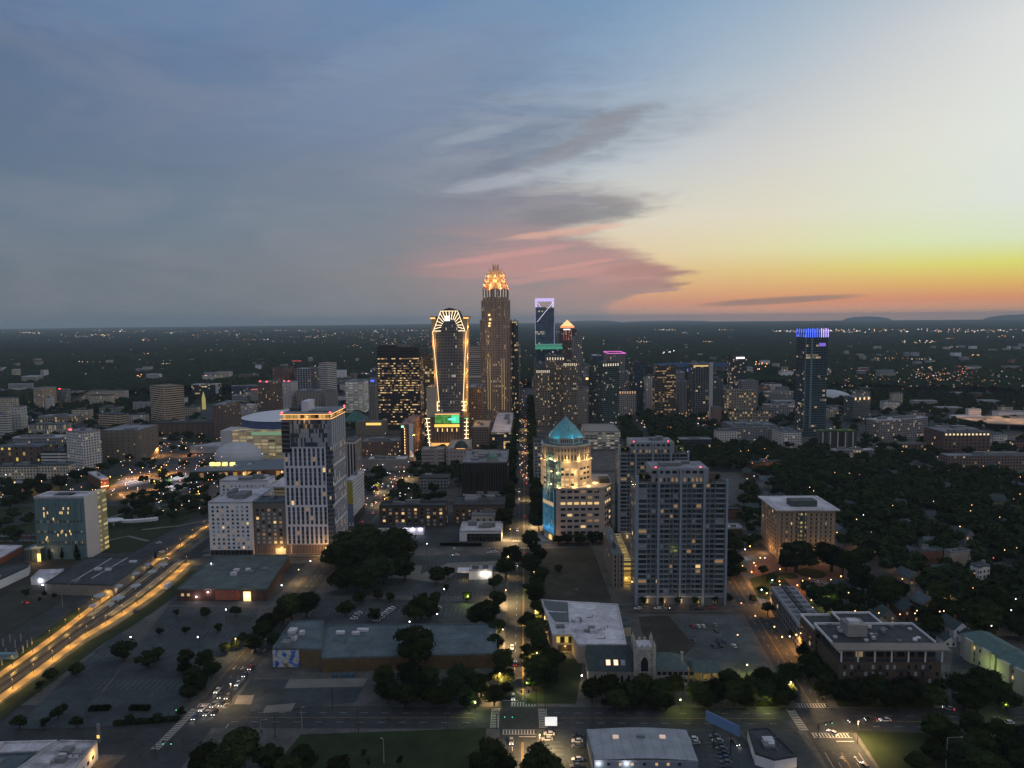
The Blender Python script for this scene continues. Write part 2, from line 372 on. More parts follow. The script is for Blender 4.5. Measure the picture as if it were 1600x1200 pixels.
# ------------------------------------------------------------------ windows: each a part of its building, past 100 one stuff part
WMESH = {}
def win_mesh(w, h, m, kind='window'):
 k = (round(w, 2), round(h, 2), m.name)
 if k not in WMESH:
  mb = MB(); mb.box(-w / 2, w / 2, -0.07, 0.05, -h / 2, h / 2, 0)
  WMESH[k] = mb.mesh('window', [m])
 return WMESH[k]
def pick(mix):
 r = R.random(); a = 0
 for m, p in mix:
  a += p
  if r < a: return m
 return mix[0][0]
def place_windows(root, specs, most=100, base=None):
 """specs: (x, y, z, facing angle, w, h, material) in world coordinates."""
 o = Vector(base if base is not None else root.location)
 def score(sp_):
  d2 = sp_[0] ** 2 + sp_[1] ** 2 + 1
  nx, ny = math.sin(sp_[3]), -math.cos(sp_[3])
  f = -(sp_[0] * nx + sp_[1] * ny) / math.sqrt(d2)
  return -(f * sp_[4] * sp_[5] / d2) * (1.6 if sp_[6] in (G_LIT, G_COOL) else 1)
 specs = sorted(specs, key=score)
 for x, y, z, a, w, h, m in specs[:most]:
  put('window', win_mesh(w, h, m), root, Vector((x, y, z)) - o, a)
 rest = specs[most:]
 if rest:
  mb = MB(); ms = []
  for x, y, z, a, w, h, m in rest:
   if m not in ms: ms.append(m)
   ux = (math.cos(a), math.sin(a)); uy = (-math.sin(a), math.cos(a)); k = ms.index(m)
   mb.obox((x, y), ux, uy, -w / 2, w / 2, -0.07, 0.05, z - h / 2, z + h / 2, k)
  ob = mb.mesh('windows', ms, o); ob = put('further_windows', ob, root); ob['kind'] = 'stuff'
def grid(p, q, z0, z1, bay, flr, w, h, mix, m0=1.0, rows=None, skip=None):
 """window specs on the wall from p to q (outside is on the right hand side when walking p->q)."""
 p, q = Vector((p[0], p[1])), Vector((q[0], q[1])); L_ = (q - p).length; u = (q - p) / L_
 a = math.atan2(u.y, u.x); n = max(1, int((L_ - 2 * m0) / bay + .01)); s = (L_ - n * bay) / 2
 out = []; nr = max(1, int((z1 - z0) / flr + .01))
 for j in range(nr):
  rowmix = rows(j, nr) if rows else None
  for i in range(n):
   if skip and skip(i, n, j, nr): continue
   c_ = p + u * (s + (i + .5) * bay)
   out.append((c_.x, c_.y, z0 + (j + .5) * flr, a, w, h, pick(rowmix or mix)))
 return out
# ------------------------------------------------------------------ boxes from the photograph's columns and rows
HROW = [560]
def hdir(px):
 d = ray(px, HROW[0]); v = Vector((d.x, d.y)); return v.normalized()
def hit(C, dr, px):              # distance along dr from C at which the wall reaches the image column px
 h = hdir(px); det = dr[0] * h.y - dr[1] * h.x
 if abs(det) < 1e-6: return 20.0
 return -(C[0] * h.y - C[1] * h.x) / det
def foot(xl, xc, xr, yb, th=None, depth=25.0, dl=None):
 HROW[0] = yb; C = P(xc, yb); C = (C.x, C.y)
 if th is None: th = 0 if xc < 826 else 90
 t = rad(th); dL = (-math.cos(t), math.sin(t)); dR = (math.sin(t), math.cos(t))
 a = hit(C, dL, xl) if xl < xc - .5 else depth
 b = hit(C, dR, xr) if xr > xc + .5 else depth
 a = a if 2 < a < 400 else depth; b = b if 2 < b < 400 else depth
 A = (C[0] + dL[0] * a, C[1] + dL[1] * a); B = (C[0] + dR[0] * b, C[1] + dR[1] * b)
 D = (A[0] + dR[0] * b, A[1] + dR[1] * b)
 return C, A, B, D, dL, dR, a, b
LIT = {'0': [(G_DARK, .96), (G_DIM, .04)], '1': [(G_DARK, .84), (G_DIM, .10), (G_LIT, .06)], '2': [(G_DARK, .62), (G_DIM, .16), (G_LIT, .22)],
 '3': [(G_DARK, .40), (G_DIM, .22), (G_LIT, .38)], 'b': [(G_BLUE, .86), (G_PALE, .06), (G_DIM, .05), (G_LIT, .03)], 'w': [(G_DARK, .58), (G_PALE, .30), (G_DIM, .09), (G_LIT, .03)],
 'c': [(G_DARK, .35), (G_COOL, .65)]}
def roofstuff(root, A, C, B, D, H, n, m=None, hh=3.0):
 """mechanical penthouses on the roof, each a part."""
 for k in range(n):
  s = .12 + .2 * R.random(); t = .12 + .2 * R.random()
  a0 = .12 + (.76 - s) * R.random(); b0 = .12 + (.76 - t) * R.random()
  pt = lambda a, b: (C[0] + (A[0] - C[0]) * a + (B[0] - C[0]) * b, C[1] + (A[1] - C[1]) * a + (B[1] - C[1]) * b)
  mb = MB().prism([pt(a0, b0), pt(a0 + s, b0), pt(a0 + s, b0 + t), pt(a0, b0 + t)], H + .02 * (k + 1), H + hh * (.5 + .7 * R.random()))
  mb.build('rooftop_unit', [m or MECH], root)
def block(name, label, xl, xc, xr, yb, yt, th=None, wall=CONC, roof=ROOF, win=None, fac=None, depth=25.0, units=1, cat='building',
  parapet=1.0, H=None, base_h=0.0, group=None, crown=None):
 """a rectangular building whose nearest corner stands at pixel (xc, yb) and tops out at row yt."""
 C, A, B, D, dL, dR, a, b = foot(xl, xc, xr, yb, th, depth)
 if H is None: H = max(4.0, HT(xc, yb, yt))
 root = thing(name, label, cat, (C[0], C[1], 0), group)
 wm = fac or wall
 MB().prism([C, B, D, A], 0, H - .3).build('wall', [wm], root)
 mb = MB(); pw = .5                        # roof slab with a parapet
 ux = (-dL[0], -dL[1]); uy = dR
 mb.obox(A, ux, uy, 0, a, 0, b, H - .3, H)
 for (a0, a1, b0, b1) in ((0, a, 0, pw), (0, a, b - pw, b), (0, pw, pw, b - pw), (a - pw, a, pw, b - pw)):
  mb.obox(A, ux, uy, a0, a1, b0, b1, H + .01, H + parapet)
 mb.build('roof', [roof], root)
 if win:
  bay, flr, w, h, mx = win[:5]; z0 = win[5] if len(win) > 5 else 1.0
  mix = LIT[mx] if isinstance(mx, str) else mx
  sp_ = grid(A, C, z0, H - 1, bay, flr, w, h, mix) + grid(C, B, z0, H - 1, bay, flr, w, h, mix)
  place_windows(root, sp_)
 if units: roofstuff(root, A, C, B, D, H, units)
 root['h'] = H
 return root, C, A, B, D, H
# ------------------------------------------------------------------ lamps
LAMPM = {}
def lamp_proto(kind, h, arm):
 k = (kind, h, arm)
 if k in LAMPM: return LAMPM[k]
 col, es = {'orange': ((1, .42, .10), 14), 'warm': ((1, .62, .26), 9), 'white': ((.9, .88, 1), 12), 'amber': ((1, .57, .13), 3)}[kind]
 hm = mat('lamp_glow_' + kind, (.5, .5, .5), .5, 0, emit=col, es=es)
 pole = MB().bar((0, 0, 0), (0, 0, h), (.14, .08), 0, 6)
 if arm: pole.bar((0, 0, h - .1), (arm, 0, h + .25), .06)
 pm = pole.mesh('pole', [MATS['dark_metal']])
 r = {'amber': .14, 'warm': .24}.get(kind, .3)
 hd = MB(); x = arm or 0; z = h + (.2 if arm else .25)
 rings = [[(x + r * math.sin(t) * math.cos(a), r * math.sin(t) * math.sin(a), z - r * math.cos(t)) for a in [i * math.pi / 3 for i in range(6)]] for t in (.15, .8, 1.57, 2.3, 3.0)]
 hd.loft(rings)
 LAMPM[k] = (pm, hd.mesh('lamp_head', [hm]), col); return LAMPM[k]
def lamp(x, y, label, kind='orange', h=9.0, arm=0, power=2500, group=None, rz=0.0, light=True, spot=True, name='street_lamp'):
 pm, hm, col = lamp_proto(kind, h, arm)
 root = thing(name, label, 'street lamp', (x, y, 0), group, rz)
 put('pole', pm, root); put('lamp_head', hm, root)
 if light:
  l = bpy.data.lights.new('lamp_light', 'SPOT' if spot else 'POINT'); l.energy = power; l.color = col; l.shadow_soft_size = .5
  if spot: l.spot_size = rad(158); l.spot_blend = .5
  o = bpy.data.objects.new('lamp_light', l); COL.objects.link(o); o.parent = root; o.location = (arm or 0, 0, h - .25)
 return root
# ------------------------------------------------------------------ ground, far woods, roads
def sheet(name, poly, z, m, kind='structure'):
 mb = MB(); pts = [(p[0], p[1], z) for p in poly]
 a = sum(pts[i - 1][0] * pts[i][1] - pts[i][0] * pts[i - 1][1] for i in range(len(pts)))
 mb.face(pts if a > 0 else pts[::-1], 0); o = mb.build(name, [m]); return struct(o, kind)
def pxp(*pts): return [(lambda v: (v.x, v.y))(P(x, y)) for x, y in pts]
def landmat():
 m = bpy.data.materials.new('land'); m.use_nodes = True; t = m.node_tree; b = t.nodes['Principled BSDF']; b.inputs['Roughness'].default_value = 1
 b.inputs['Specular IOR Level'].default_value = 0
 tcn = t.nodes.new('ShaderNodeTexCoord')
 def noise(sc, d=6):
  n = t.nodes.new('ShaderNodeTexNoise'); n.inputs['Scale'].default_value = sc; n.inputs['Detail'].default_value = d
  t.links.new(tcn.outputs['Object'], n.inputs[0]); return n.outputs[0]
 def ramp(v, *st):
  r = t.nodes.new('ShaderNodeValToRGB'); e = r.color_ramp.elements
  while len(e) < len(st): e.new(.5)
  for q, (p, col) in zip(e, st): q.position = p; q.color = (*col, 1)
  t.links.new(v, r.inputs[0]); return r.outputs[0]
 def mix(f, a, b_):
  n = t.nodes.new('ShaderNodeMix'); n.data_type = 'RGBA'
  t.links.new(f, n.inputs[0]); t.links.new(a, n.inputs[6]); t.links.new(b_, n.inputs[7]); return n.outputs[2]
 c1 = ramp(noise(.02), (.35, (.012, .017, .012)), (.65, (.03, .036, .024)))
 c2 = ramp(noise(.05), (.4, (.06, .06, .06)), (.7, (.12, .12, .12)))
 f = ramp(noise(.0035), (.56, (0, 0, 0)), (.64, (1, 1, 1)))
 t.links.new(mix(f, c1, c2), b.inputs['Base Color']); return m
LAND = landmat()
GR = 30000.0
sheet('ground', [(GR * math.cos(i * math.pi / 90), GR * math.sin(i * math.pi / 90)) for i in range(180)], 0.0, LAND)
ASPH = surf('asphalt', (.040, .045, .050), .05, .25)
ASPH2 = surf('asphalt_worn', (.044, .056, .063), .035, .16)
PAVE = surf('pavement_concrete', (.092, .092, .090), .08, 0, 1.8)
PAVEL = mat('pavement_pale', (.16, .155, .145), .9, .2, .15)
LAWN = mat('lawn_grass', (.018, .030, .010), 1, .4, .08)
DIRT = surf('bare_earth', (.034, .034, .027), .05, 0, None, .5, 1.5)
GRAV = surf('pale_gravel', (.075, .092, .100), .04, 0, None, .7, 1.3)
PAINT = mat('road_paint', (.42, .42, .40), .8, .2, 1.0)
YPAINT = mat('road_paint_yellow', (.40, .24, .04), .8, .2, 1.0)
PAVER = mat('brick_paving', (.16, .085, .06), .9, .2, .5)
sheet('road', [(-1250, 120), (1150, 120), (1150, 1750), (-1250, 1750)], .02, ASPH)
def avx(y): return -5.3 - .004 * (y - 270)          # centre line of the avenue
def rsx(y): return 121.5 + .060 * (y - 270)         # centre line of the right-hand street
def blockslab(poly, name='pavement', m=PAVE):
 o = MB().prism(poly, .0, .14).build(name, [m]); return struct(o)
HW = 7.6
XL = [-1240, -1120, -1000, -880, -760, -640, -520, -400]
YB = [(298, 497), (507, 640), (652, 775), (787, 905), (917, 1035), (1047, 1165), (1177, 1295), (1307, 1420), (1432, 1560), (1572, 1740)]
blockslab([(-255, 298), (-149, 298), (-149, 494), (-262, 494)])
blockslab([(-135, 298), (avx(298) - HW, 298), (avx(518) - HW, 518), (-135, 518)])
blockslab([(avx(298) + HW, 298), (rsx(298) - 6.8, 298), (rsx(397) - 6.8, 397), (avx(397) + HW, 397)])
blockslab([(45, 409), (rsx(409) - 6.8, 409), (rsx(640) - 6.8, 640), (45, 640)])
blockslab([(avx(400) + HW, 397.1), (38, 397.1), (38, 518), (avx(518) + HW, 518)])
blockslab([(rsx(298) + 6.8, 298), (700, 298), (700, 1000), (rsx(1000) + 6.8, 1000)])
blockslab([(-134, 130), (avx(130) - HW, 130), (avx(281) - HW, 281), (-134, 281)])
blockslab([(avx(130) + HW, 130), (rsx(150) - 8, 130), (rsx(281) - 9, 281), (avx(281) + HW, 281)])
blockslab([(rsx(150) + 9, 130), (420, 130), (420, 277), (rsx(281) + 9, 279)])
blockslab([(-420, 130), (-160, 130), (-160, 262), (-210, 264), (-420, 262)])
for (y0, y1) in YB[1:]:
 y0_ = y0 + 24 if y0 < 600 else y0
 blockslab([(-135, y0_), (avx(y0_) - HW, y0_), (avx(y1) - HW, y1), (-135, y1)])
 blockslab([(-258, y0), (-149, y0), (-149, y1), (-258, y1)])
 if y0 > 600: blockslab([(avx(y0) + HW, y0), (rsx(y0) - 7, y0), (rsx(y1) - 7, y1), (avx(y1) + HW, y1)])
 else: blockslab([(avx(y0_) + HW, y0_), (38, y0_), (38, y1), (avx(y1) + HW, y1)])
 for x0, x1 in zip(XL, XL[1:] + [-288]): blockslab([(x0 + 6, y0), (x1 - 6, y0), (x1 - 6, y1), (x0 + 6, y1)], 'pavement', LAWN if y0 < 660 and x0 > -600 else (ASPH2 if (int(x0) // 120 + int(y0)) % 3 else LAWN))
 if y0 > 1000:
  for k in range(5): blockslab([(rsx(y0) + 9 + k * 125, y0), (rsx(y0) + 121 + k * 125, y0), (rsx(y0) + 121 + k * 125, y1), (rsx(y0) + 9 + k * 125, y1)], 'pavement', ASPH2)
blockslab([(-1240, 298), (-288, 298), (-288, 496), (-1240, 496)], 'pavement', DIRT)
def lot(name, m, *pts, z=.165): return sheet(name, pxp(*pts), z, m)
lot('parking_lot', ASPH2, (118, 1139), (282, 1126), (385, 1012), (405, 950), (262, 948), (212, 1015))
lot('parking_lot', ASPH2, (20, 1140), (116, 1139), (210, 1015), (188, 985), (100, 1062))
lot('parking_lot', ASPH2, (262, 946), (420, 947), (480, 880), (300, 884))
lot('parking_lot', ASPH2, (350, 1119), (555, 1098), (575, 1062), (392, 1062))
lot('parking_lot', ASPH2, (462, 1000), (500, 935), (765, 940), (772, 970))
lot('parking_lot', ASPH2, (506, 930), (655, 868), (800, 868), (786, 932))
lot('parking_lot', ASPH2, (545, 856), (600, 800), (795, 800), (798, 842))
lot('bare_ground', DIRT, (846, 940), (836, 858), (925, 855), (958, 945))
lot('path', PAVEL, (640, 905), (700, 880), (795, 876), (790, 885), (720, 889), (690, 912), z=.175)
lot('path', PAVE, (968, 950), (975, 956), (1016, 1005), (985, 1000), (955, 950), z=.18)
lot('bare_ground', DIRT, (998, 964), (1045, 962), (1085, 1010), (1062, 1033), (1010, 1022))
lot('parking_lot', GRAV, (1050, 963), (1155, 961), (1196, 1034), (1062, 1036), (1085, 1010))
lot('lawn', LAWN, (820, 1100), (860, 1030), (912, 1030), (900, 1100))
lot('lawn', LAWN, (430, 1196), (470, 1148), (760, 1138), (757, 1196), (700, 1240), (380, 1240))
lot('parking_lot', ASPH2, (845, 1143), (915, 1141), (925, 1215), (850, 1215))
lot('parking_lot', ASPH2, (1075, 1142), (1150, 1141), (1230, 1220), (1095, 1220))
lot('parking_lot', ASPH2, (1160, 1142), (1245, 1142), (1298, 1215), (1215, 1215))
lot('lawn', LAWN, (1336, 1142), (1445, 1146), (1640, 1156), (1700, 1240), (1400, 1240))
lot('lawn', LAWN, (1310, 1105), (1300, 1085), (1480, 1090), (1485, 1108))
lot('parking_lot', ASPH2, (1482, 1060), (1490, 1020), (1560, 1060), (1600, 1118), (1490, 1110))
lot('courtyard', PAVER, (1168, 880), (1215, 865), (1330, 890), (1345, 915), (1260, 935), (1180, 905))
lot('lawn', LAWN, (1170, 905), (1215, 892), (1235, 915), (1215, 940), (1185, 935), z=.17)
lot('parking_lot', ASPH2, (1142, 868), (1135, 830), (1185, 828), (1190, 850))
lot('path', PAVE, (1395, 905), (1410, 900), (1450, 930), (1436, 935))
WARMG = surf('plaza_asphalt', (.085, .080, .075), .04, .1)
lot('parking_lot', WARMG, (160, 772), (205, 736), (300, 720), (336, 736), (262, 770), z=.19)
lot('parking_lot', WARMG, (226, 700), (262, 684), (350, 700), (330, 716), (250, 716), z=.20)
lot('plaza', WARMG, (262, 772), (300, 742), (440, 744), (440, 758), (330, 776), z=.21)
mk = MB(); ym = MB()
def stripe(mb, x0, y0, x1, y1, w, z=.028):
 d_ = Vector((x1 - x0, y1 - y0)); n = Vector((-d_.y, d_.x)).normalized() * w / 2
 mb.face([(x0 - n.x, y0 - n.y, z), (x1 - n.x, y1 - n.y, z), (x1 + n.x, y1 + n.y, z), (x0 + n.x, y0 + n.y, z)][::(1 if True else -1)], 0)
def dashes(mb, x0, y0, x1, y1, w=.15, on=3, off=6):
 L_ = math.hypot(x1 - x0, y1 - y0); k = 0
 while k < L_:
  a, b = k / L_, min(1, (k + on) / L_)
  stripe(mb, x0 + (x1 - x0) * a, y0 + (y1 - y0) * a, x0 + (x1 - x0) * b, y0 + (y1 - y0) * b, w); k += on + off
def crosswalk(x0, y0, x1, y1, depth=3.2, bar=.5, gap=.75):
 """ladder crossing from (x0,y0) to (x1,y1)"""
 d_ = Vector((x1 - x0, y1 - y0)); L_ = d_.length; d_ /= L_; n = Vector((-d_.y, d_.x))
 for s in (-1, 1):
  a = Vector((x0, y0)) + n * s * depth / 2; b = a + d_ * L_; stripe(mk, *a, *b, .22)
 k = .6
 while k < L_ - .5:
  a = Vector((x0, y0)) + d_ * k - n * (depth / 2 - .25); b = a + n * (depth - .5); stripe(mk, *a, *b, bar, .031); k += bar + gap
dashes(mk, -420, 285.5, -160, 285.5); dashes(mk, -128, 285.8, -22, 285.8); dashes(mk, -128, 293, -22, 293)
dashes(mk, 10, 285.8, 106, 285.8); dashes(mk, 10, 293.5, 106, 293.5); stripe(ym, -125, 289.2, -24, 289.6, .15); stripe(ym, 12, 289.6, 104, 289.6, .15)
stripe(ym, 142, 288, 420, 286, .15); dashes(mk, 142, 292, 420, 290); dashes(mk, 142, 284, 420, 282)
for y0, y1 in ((140, 272), (304, 512), (530, 1700)):
 stripe(ym, avx(y0) + 1.6, y0, avx(y1) + 1.6, y1, .18); stripe(ym, avx(y0) + 2.1, y0, avx(y1) + 2.1, y1, .18)
 dashes(mk, avx(y0) - 2.2, y0, avx(y1) - 2.2, y1)
 dashes(mk, avx(y0) + 5.2, y0, avx(y1) + 5.2, y1, .1, 2, 5)
for y0, y1 in ((140, 266), (302, 398), (408, 800)):
 stripe(ym, rsx(y0), y0, rsx(y1), y1, .18); dashes(mk, rsx(y0) - 3.4, y0, rsx(y1) - 3.4, y1); dashes(mk, rsx(y0) + 3.4, y0, rsx(y1) + 3.4, y1)
stripe(mk, rsx(140) + 6.6, 140, rsx(266) + 6.6, 266, .18); stripe(mk, rsx(140) - 6.4, 140, rsx(266) - 6.4, 266, .18)
for y0, y1 in ((304, 495), (520, 1700)):
 dashes(mk, -144, y0, -144, y1); dashes(mk, -140.4, y0, -140.4, y1)
stripe(ym, -148.3, 304, -148.3, 495, .15)
stripe(mk, -128.5, 262, -128.3, 284, .3)
crosswalk(-150.5, 266, -148, 296); crosswalk(-148.5, 298.6, -135, 298.6)
crosswalk(-12.9 + 4, 300.3, 2.2, 300.3); crosswalk(-12, 279, 2.2, 279); crosswalk(-15.3, 282, -15.5, 297); crosswalk(5.2, 282, 5, 297)
stripe(mk, -12.6, 303.4, -5.6, 303.4, .45); stripe(mk, -5, 275.8, 2, 275.8, .45)
crosswalk(115.8, 300, 130.5, 300); crosswalk(114.5, 277.6, 130, 277.6); crosswalk(112.6, 281, 112.6, 297)
stripe(mk, 122.5, 273.5, 129.5, 273.5, .45)
crosswalk(-15.5, 516, -.5, 516); crosswalk(-15.5, 533, -.5, 533)
stripe(mk, 64, 401, 118, 401, .2); stripe(ym, 48, 403.4, 118, 403.4, .16)
def arrow(x, y, s=1, turn=0):
 stripe(mk, x, y - 1.8 * s, x, y + 1.0 * s, .28, .03)
 mk.face([(x - .7, y + 1.0 * s, .03), (x + .7, y + 1.0 * s, .03), (x, y + 2.0 * s, .03)] if s > 0 else [(x + .7, y + 1.0 * s, .03), (x - .7, y + 1.0 * s, .03), (x, y + 2.0 * s, .03)], 0)
 if turn: stripe(mk, x, y, x + 1.3 * turn, y + .8 * s, .3, .034)
for x, y, s, t in ((-138.4, 352, -1, 1), (-142.2, 333, -1, 1), (-146, 333, -1, -1), (-142.2, 365, -1, 1), (120.3, 262, 1, -1), (125.3, 262, 1, 0), (120.3, 240, 1, -1), (125, 240, 1, 0), (-9, 262, 1, 0)): arrow(x, y, s, t)
struct(mk.build('road_markings', [PAINT])); struct(ym.build('road_centre_lines', [YPAINT]))
st = MB()
def stalls(a, b, n, depth, both=True):
 a, b = Vector(a), Vector(b); d_ = (b - a) / n; nn_ = Vector((-d_.y, d_.x)).normalized()
 for i in range(n + 1):
  c_ = a + d_ * i; e = c_ + nn_ * depth; f = c_ - nn_ * (depth if both else 0); stripe(st, f.x, f.y, e.x, e.y, .12, .172)
for y in (345, 372, 400): stalls((-228 + (400 - y) * .1, y), (-165, y), 22, 5)
stalls((-205, 316), (-165, 316), 14, 5); stalls((-120, 478), (-40, 478), 30, 5); stalls((-122, 452), (-30, 452), 34, 5)
stalls((-118, 400), (-30, 400), 32, 5); stalls((-118, 424), (-30, 424), 32, 5); stalls((-92, 560), (-30, 560), 24, 5)
stalls((8, 272), (8, 225), 17, 4.8, False); stalls((31, 225), (31, 272), 17, 4.8, False); stalls((74, 225), (74, 272), 17, 4.8, False)
stalls((-125, 338), (-80, 338), 16, 5, False)
struct(st.build('parking_markings', [mat('worn_paint', (.22, .22, .22), .9, .3, 1.5)]))
pm_ = MB()                                                     # pale concrete aprons in the front parking lot
for q in ([(375, 1100), (395, 1086), (398, 1086), (378, 1100)], [(410, 1115), (416, 1103), (462, 1099), (455, 1112)], [(444, 1076), (452, 1062), (575, 1060), (568, 1073)],
  [(365, 1101), (372, 1087), (397, 1087), (392, 1101)], [(600, 903), (640, 884), (660, 884), (655, 905)]):
 pts = pxp(*q); a = sum(pts[i - 1][0] * pts[i][1] - pts[i][0] * pts[i - 1][1] for i in range(4))
 pts = pts if a > 0 else pts[::-1]; pm_.face([(*p, .178 + .004 * (q[0][0] % 3)) for p in pts], 0)
struct(pm_.build('concrete_apron', [PAVEL]))
# ------------------------------------------------------------------ far woods: one rolling canopy surface
def canopy():
 nc, r0, r1 = 1000, 1760.0, 24000.0
 k = .0042; nr = int(math.log(r1 / r0) / k)
 rr_ = r0 * np.exp(k * np.arange(nr + 1)); aa = np.linspace(rad(-48), rad(48), nc)
 A_, R_ = np.meshgrid(aa, rr_); X = R_ * np.sin(A_ ); Y = R_ * np.cos(A_)
 rng = np.random.RandomState(3)
 def h2(i, j, s=0):
  v = np.sin(i * 127.1 + j * 311.7 + s * 74.7) * 43758.5453; return v - np.floor(v)
 def vnoise(x, y):
  i, j = np.floor(x), np.floor(y); f, g = x - i, y - j; f = f * f * (3 - 2 * f); g = g * g * (3 - 2 * g)
  return (h2(i, j) * (1 - f) + h2(i + 1, j) * f) * (1 - g) + (h2(i, j + 1) * (1 - f) + h2(i + 1, j + 1) * f) * g
 cs = 13.0; gx, gy = X / cs, Y / cs; best = np.zeros_like(X)
 for di in (-1, 0, 1):
  for dj in (-1, 0, 1):
   i, j = np.floor(gx) + di, np.floor(gy) + dj
   cx, cy = i + .2 + .6 * h2(i, j, 1), j + .2 + .6 * h2(i, j, 2)
   q = (gx - cx) ** 2 + (gy - cy) ** 2; hh = 8 + 8 * h2(i, j, 3)
   best = np.maximum(best, hh * np.sqrt(np.maximum(0, 1 - q * 1.4)))
 Z = 4 + best + 10 * vnoise(X / 260, Y / 260) + rng.rand(*X.shape) * 1.6
 Z += 14 * np.clip((R_ - 6000) / 12000, 0, 1) * vnoise(X / 2600, Y / 1500)
 open_ = vnoise(X / 330 + 9, Y / 330) * .6 + vnoise(X / 130, Y / 130 + 5) * .4
 edge_ = np.clip((R_ - r0) / 500, 0, 1)
 Z = np.where(open_ > .66 + .06 * edge_, -2.0, Z)
 V = np.stack([X, Y, Z], -1).reshape(-1, 3); n_, m_ = X.shape
 idx = np.arange(n_ * m_).reshape(n_, m_)
 Fq = np.stack([idx[:-1, :-1], idx[:-1, 1:], idx[1:, 1:], idx[1:, :-1]], -1).reshape(-1, 4)[:, ::-1]
 me = bpy.data.meshes.new('woods'); me.vertices.add(len(V)); me.vertices.foreach_set('co', V.astype(np.float32).ravel())
 me.loops.add(Fq.size); me.loops.foreach_set('vertex_index', Fq.astype(np.int32).ravel())
 me.polygons.add(len(Fq)); me.polygons.foreach_set('loop_start', np.arange(0, Fq.size, 4, dtype=np.int32))
 me.update(calc_edges=True)
 me.materials.append(mat('woods_foliage', (.020, .030, .017), 1, .5, .03, spec=0)); put('woods', me)['kind'] = 'stuff'
canopy()
for k, (px, wpx, top) in enumerate(((1352, 30, 150), (1600, 50, 175), (925, 46, 90), (1040, 70, 60))):
 d_ = hdir(px) * 27000; mb = MB(); wv = wpx / F * 27000; rings = []
 for t in (0, .35, .65, .88, 1.0):
  s = math.sqrt(max(0, 1 - t * t)) if t < 1 else .02
  rings.append([(d_.x + wv * s * math.cos(a), d_.y + 900 * s * math.sin(a), top * t + 1) for a in [i * math.pi / 12 for i in range(24)]])
 mb.loft(rings); struct(mb.build('hill', [MATS['woods_foliage']]))
# ------------------------------------------------------------------ trees
def leafmat(name, rgb):
 m = surf(name, rgb, .06, 0, None, .6, 1.5); t = m.node_tree; b = t.nodes['Principled BSDF']; b.inputs['Specular IOR Level'].default_value = 0; b.inputs['Roughness'].default_value = 1
 src = b.inputs['Base Color'].links[0].from_socket; oi = t.nodes.new('ShaderNodeObjectInfo'); h = t.nodes.new('ShaderNodeHueSaturation')
 for o_, i_, lo_, hi_ in (('Random', 'Value', .55, 1.6), ('Random', 'Hue', .485, .515)):
  mr = t.nodes.new('ShaderNodeMapRange'); mr.inputs[3].default_value = lo_; mr.inputs[4].default_value = hi_; t.links.new(oi.outputs[o_], mr.inputs[0]); t.links.new(mr.outputs[0], h.inputs[i_])
 t.links.new(src, h.inputs['Color']); t.links.new(h.outputs[0], b.inputs['Base Color']); return m
LEAF = leafmat('tree_foliage', (.017, .025, .010))
LEAF2 = leafmat('tree_foliage_olive', (.024, .032, .011))
BARK = mat('tree_bark', (.05, .04, .03), 1, .3, 2)
def crown_mesh(name, seed, n, lobes, rx=4.0, rz=3.4, cz=6.4, size=.62, cone=False, mt=LEAF):
 r = np.random.RandomState(seed)
 L_ = []
 for i in range(lobes):
  a, t = r.rand() * 6.283, r.rand() ** .4 * 1.12
  z = r.rand() * 2 - 1; q = math.sqrt(max(.05, 1 - z * z * .9)) * t * .68
  if cone: z = -1 + 2 * i / lobes; q = (1 - (z + 1) / 2) * .35 * r.rand()
  rr = (.75 + 1.35 * r.rand()) * (1 if not cone else max(.35, 1.25 * (1 - (z + 1) / 2.15)))
  L_.append((rx * q * math.cos(a), rx * q * math.sin(a), cz + rz * z * .72, rr))
 pts = []; 
 for i in range(n):
  x, y, z, rr = L_[i % lobes]
  d_ = r.normal(size=3); d_ /= np.linalg.norm(d_); s = rr * (.5 + .55 * r.rand() ** .5) if r.rand() > .14 else rr * (1.0 + .42 * r.rand())
  c_ = np.array((x, y, z)) + d_ * s * np.array((1, 1, .85))
  u = r.normal(size=3); u = u - d_ * u.dot(d_) * .6; u /= np.linalg.norm(u); w_ = np.cross(u, d_) + r.normal(size=3) * .35; w_ /= np.linalg.norm(w_)
  q = size * (.6 + .8 * r.rand()); pts += [c_ - u * q, c_ - w_ * q * .6, c_ + u * q, c_ + w_ * q * .6]
 me = bpy.data.meshes.new(name); V = np.array(pts, dtype=np.float32)
 me.vertices.add(len(V)); me.vertices.foreach_set('co', V.ravel()); me.loops.add(len(V)); me.loops.foreach_set('vertex_index', np.arange(len(V), dtype=np.int32))
 me.polygons.add(n); me.polygons.foreach_set('loop_start', np.arange(0, len(V), 4, dtype=np.int32)); me.update(calc_edges=True)
 me.materials.append(mt); return me, V
def trunk_mesh(seed):
 r = random.Random(seed); mb = MB(); top = (r.uniform(-.2, .2), r.uniform(-.2, .2), 5.2)
 mb.bar((0, 0, 0), top, (.38, .2), 0, 7)
 for i in range(6):
  a = i * 1.05 + r.random(); z = 2.6 + i * .4
  mb.bar((0, 0, z), (2.3 * math.cos(a), 2.3 * math.sin(a), z + 2.2), (.16, .05), 0, 5)
 mb.bar(top, (0, 0, 8), (.2, .05), 0, 5)
 return mb.mesh('trunk', [BARK])
TREES = {'broad': [], 'big': [], 'small': [], 'cone': []}
for s_ in range(5): TREES['broad'].append((crown_mesh('crown', 10 + s_, 2600, 13, mt=LEAF if s_ % 3 else LEAF2)[0], trunk_mesh(s_)))
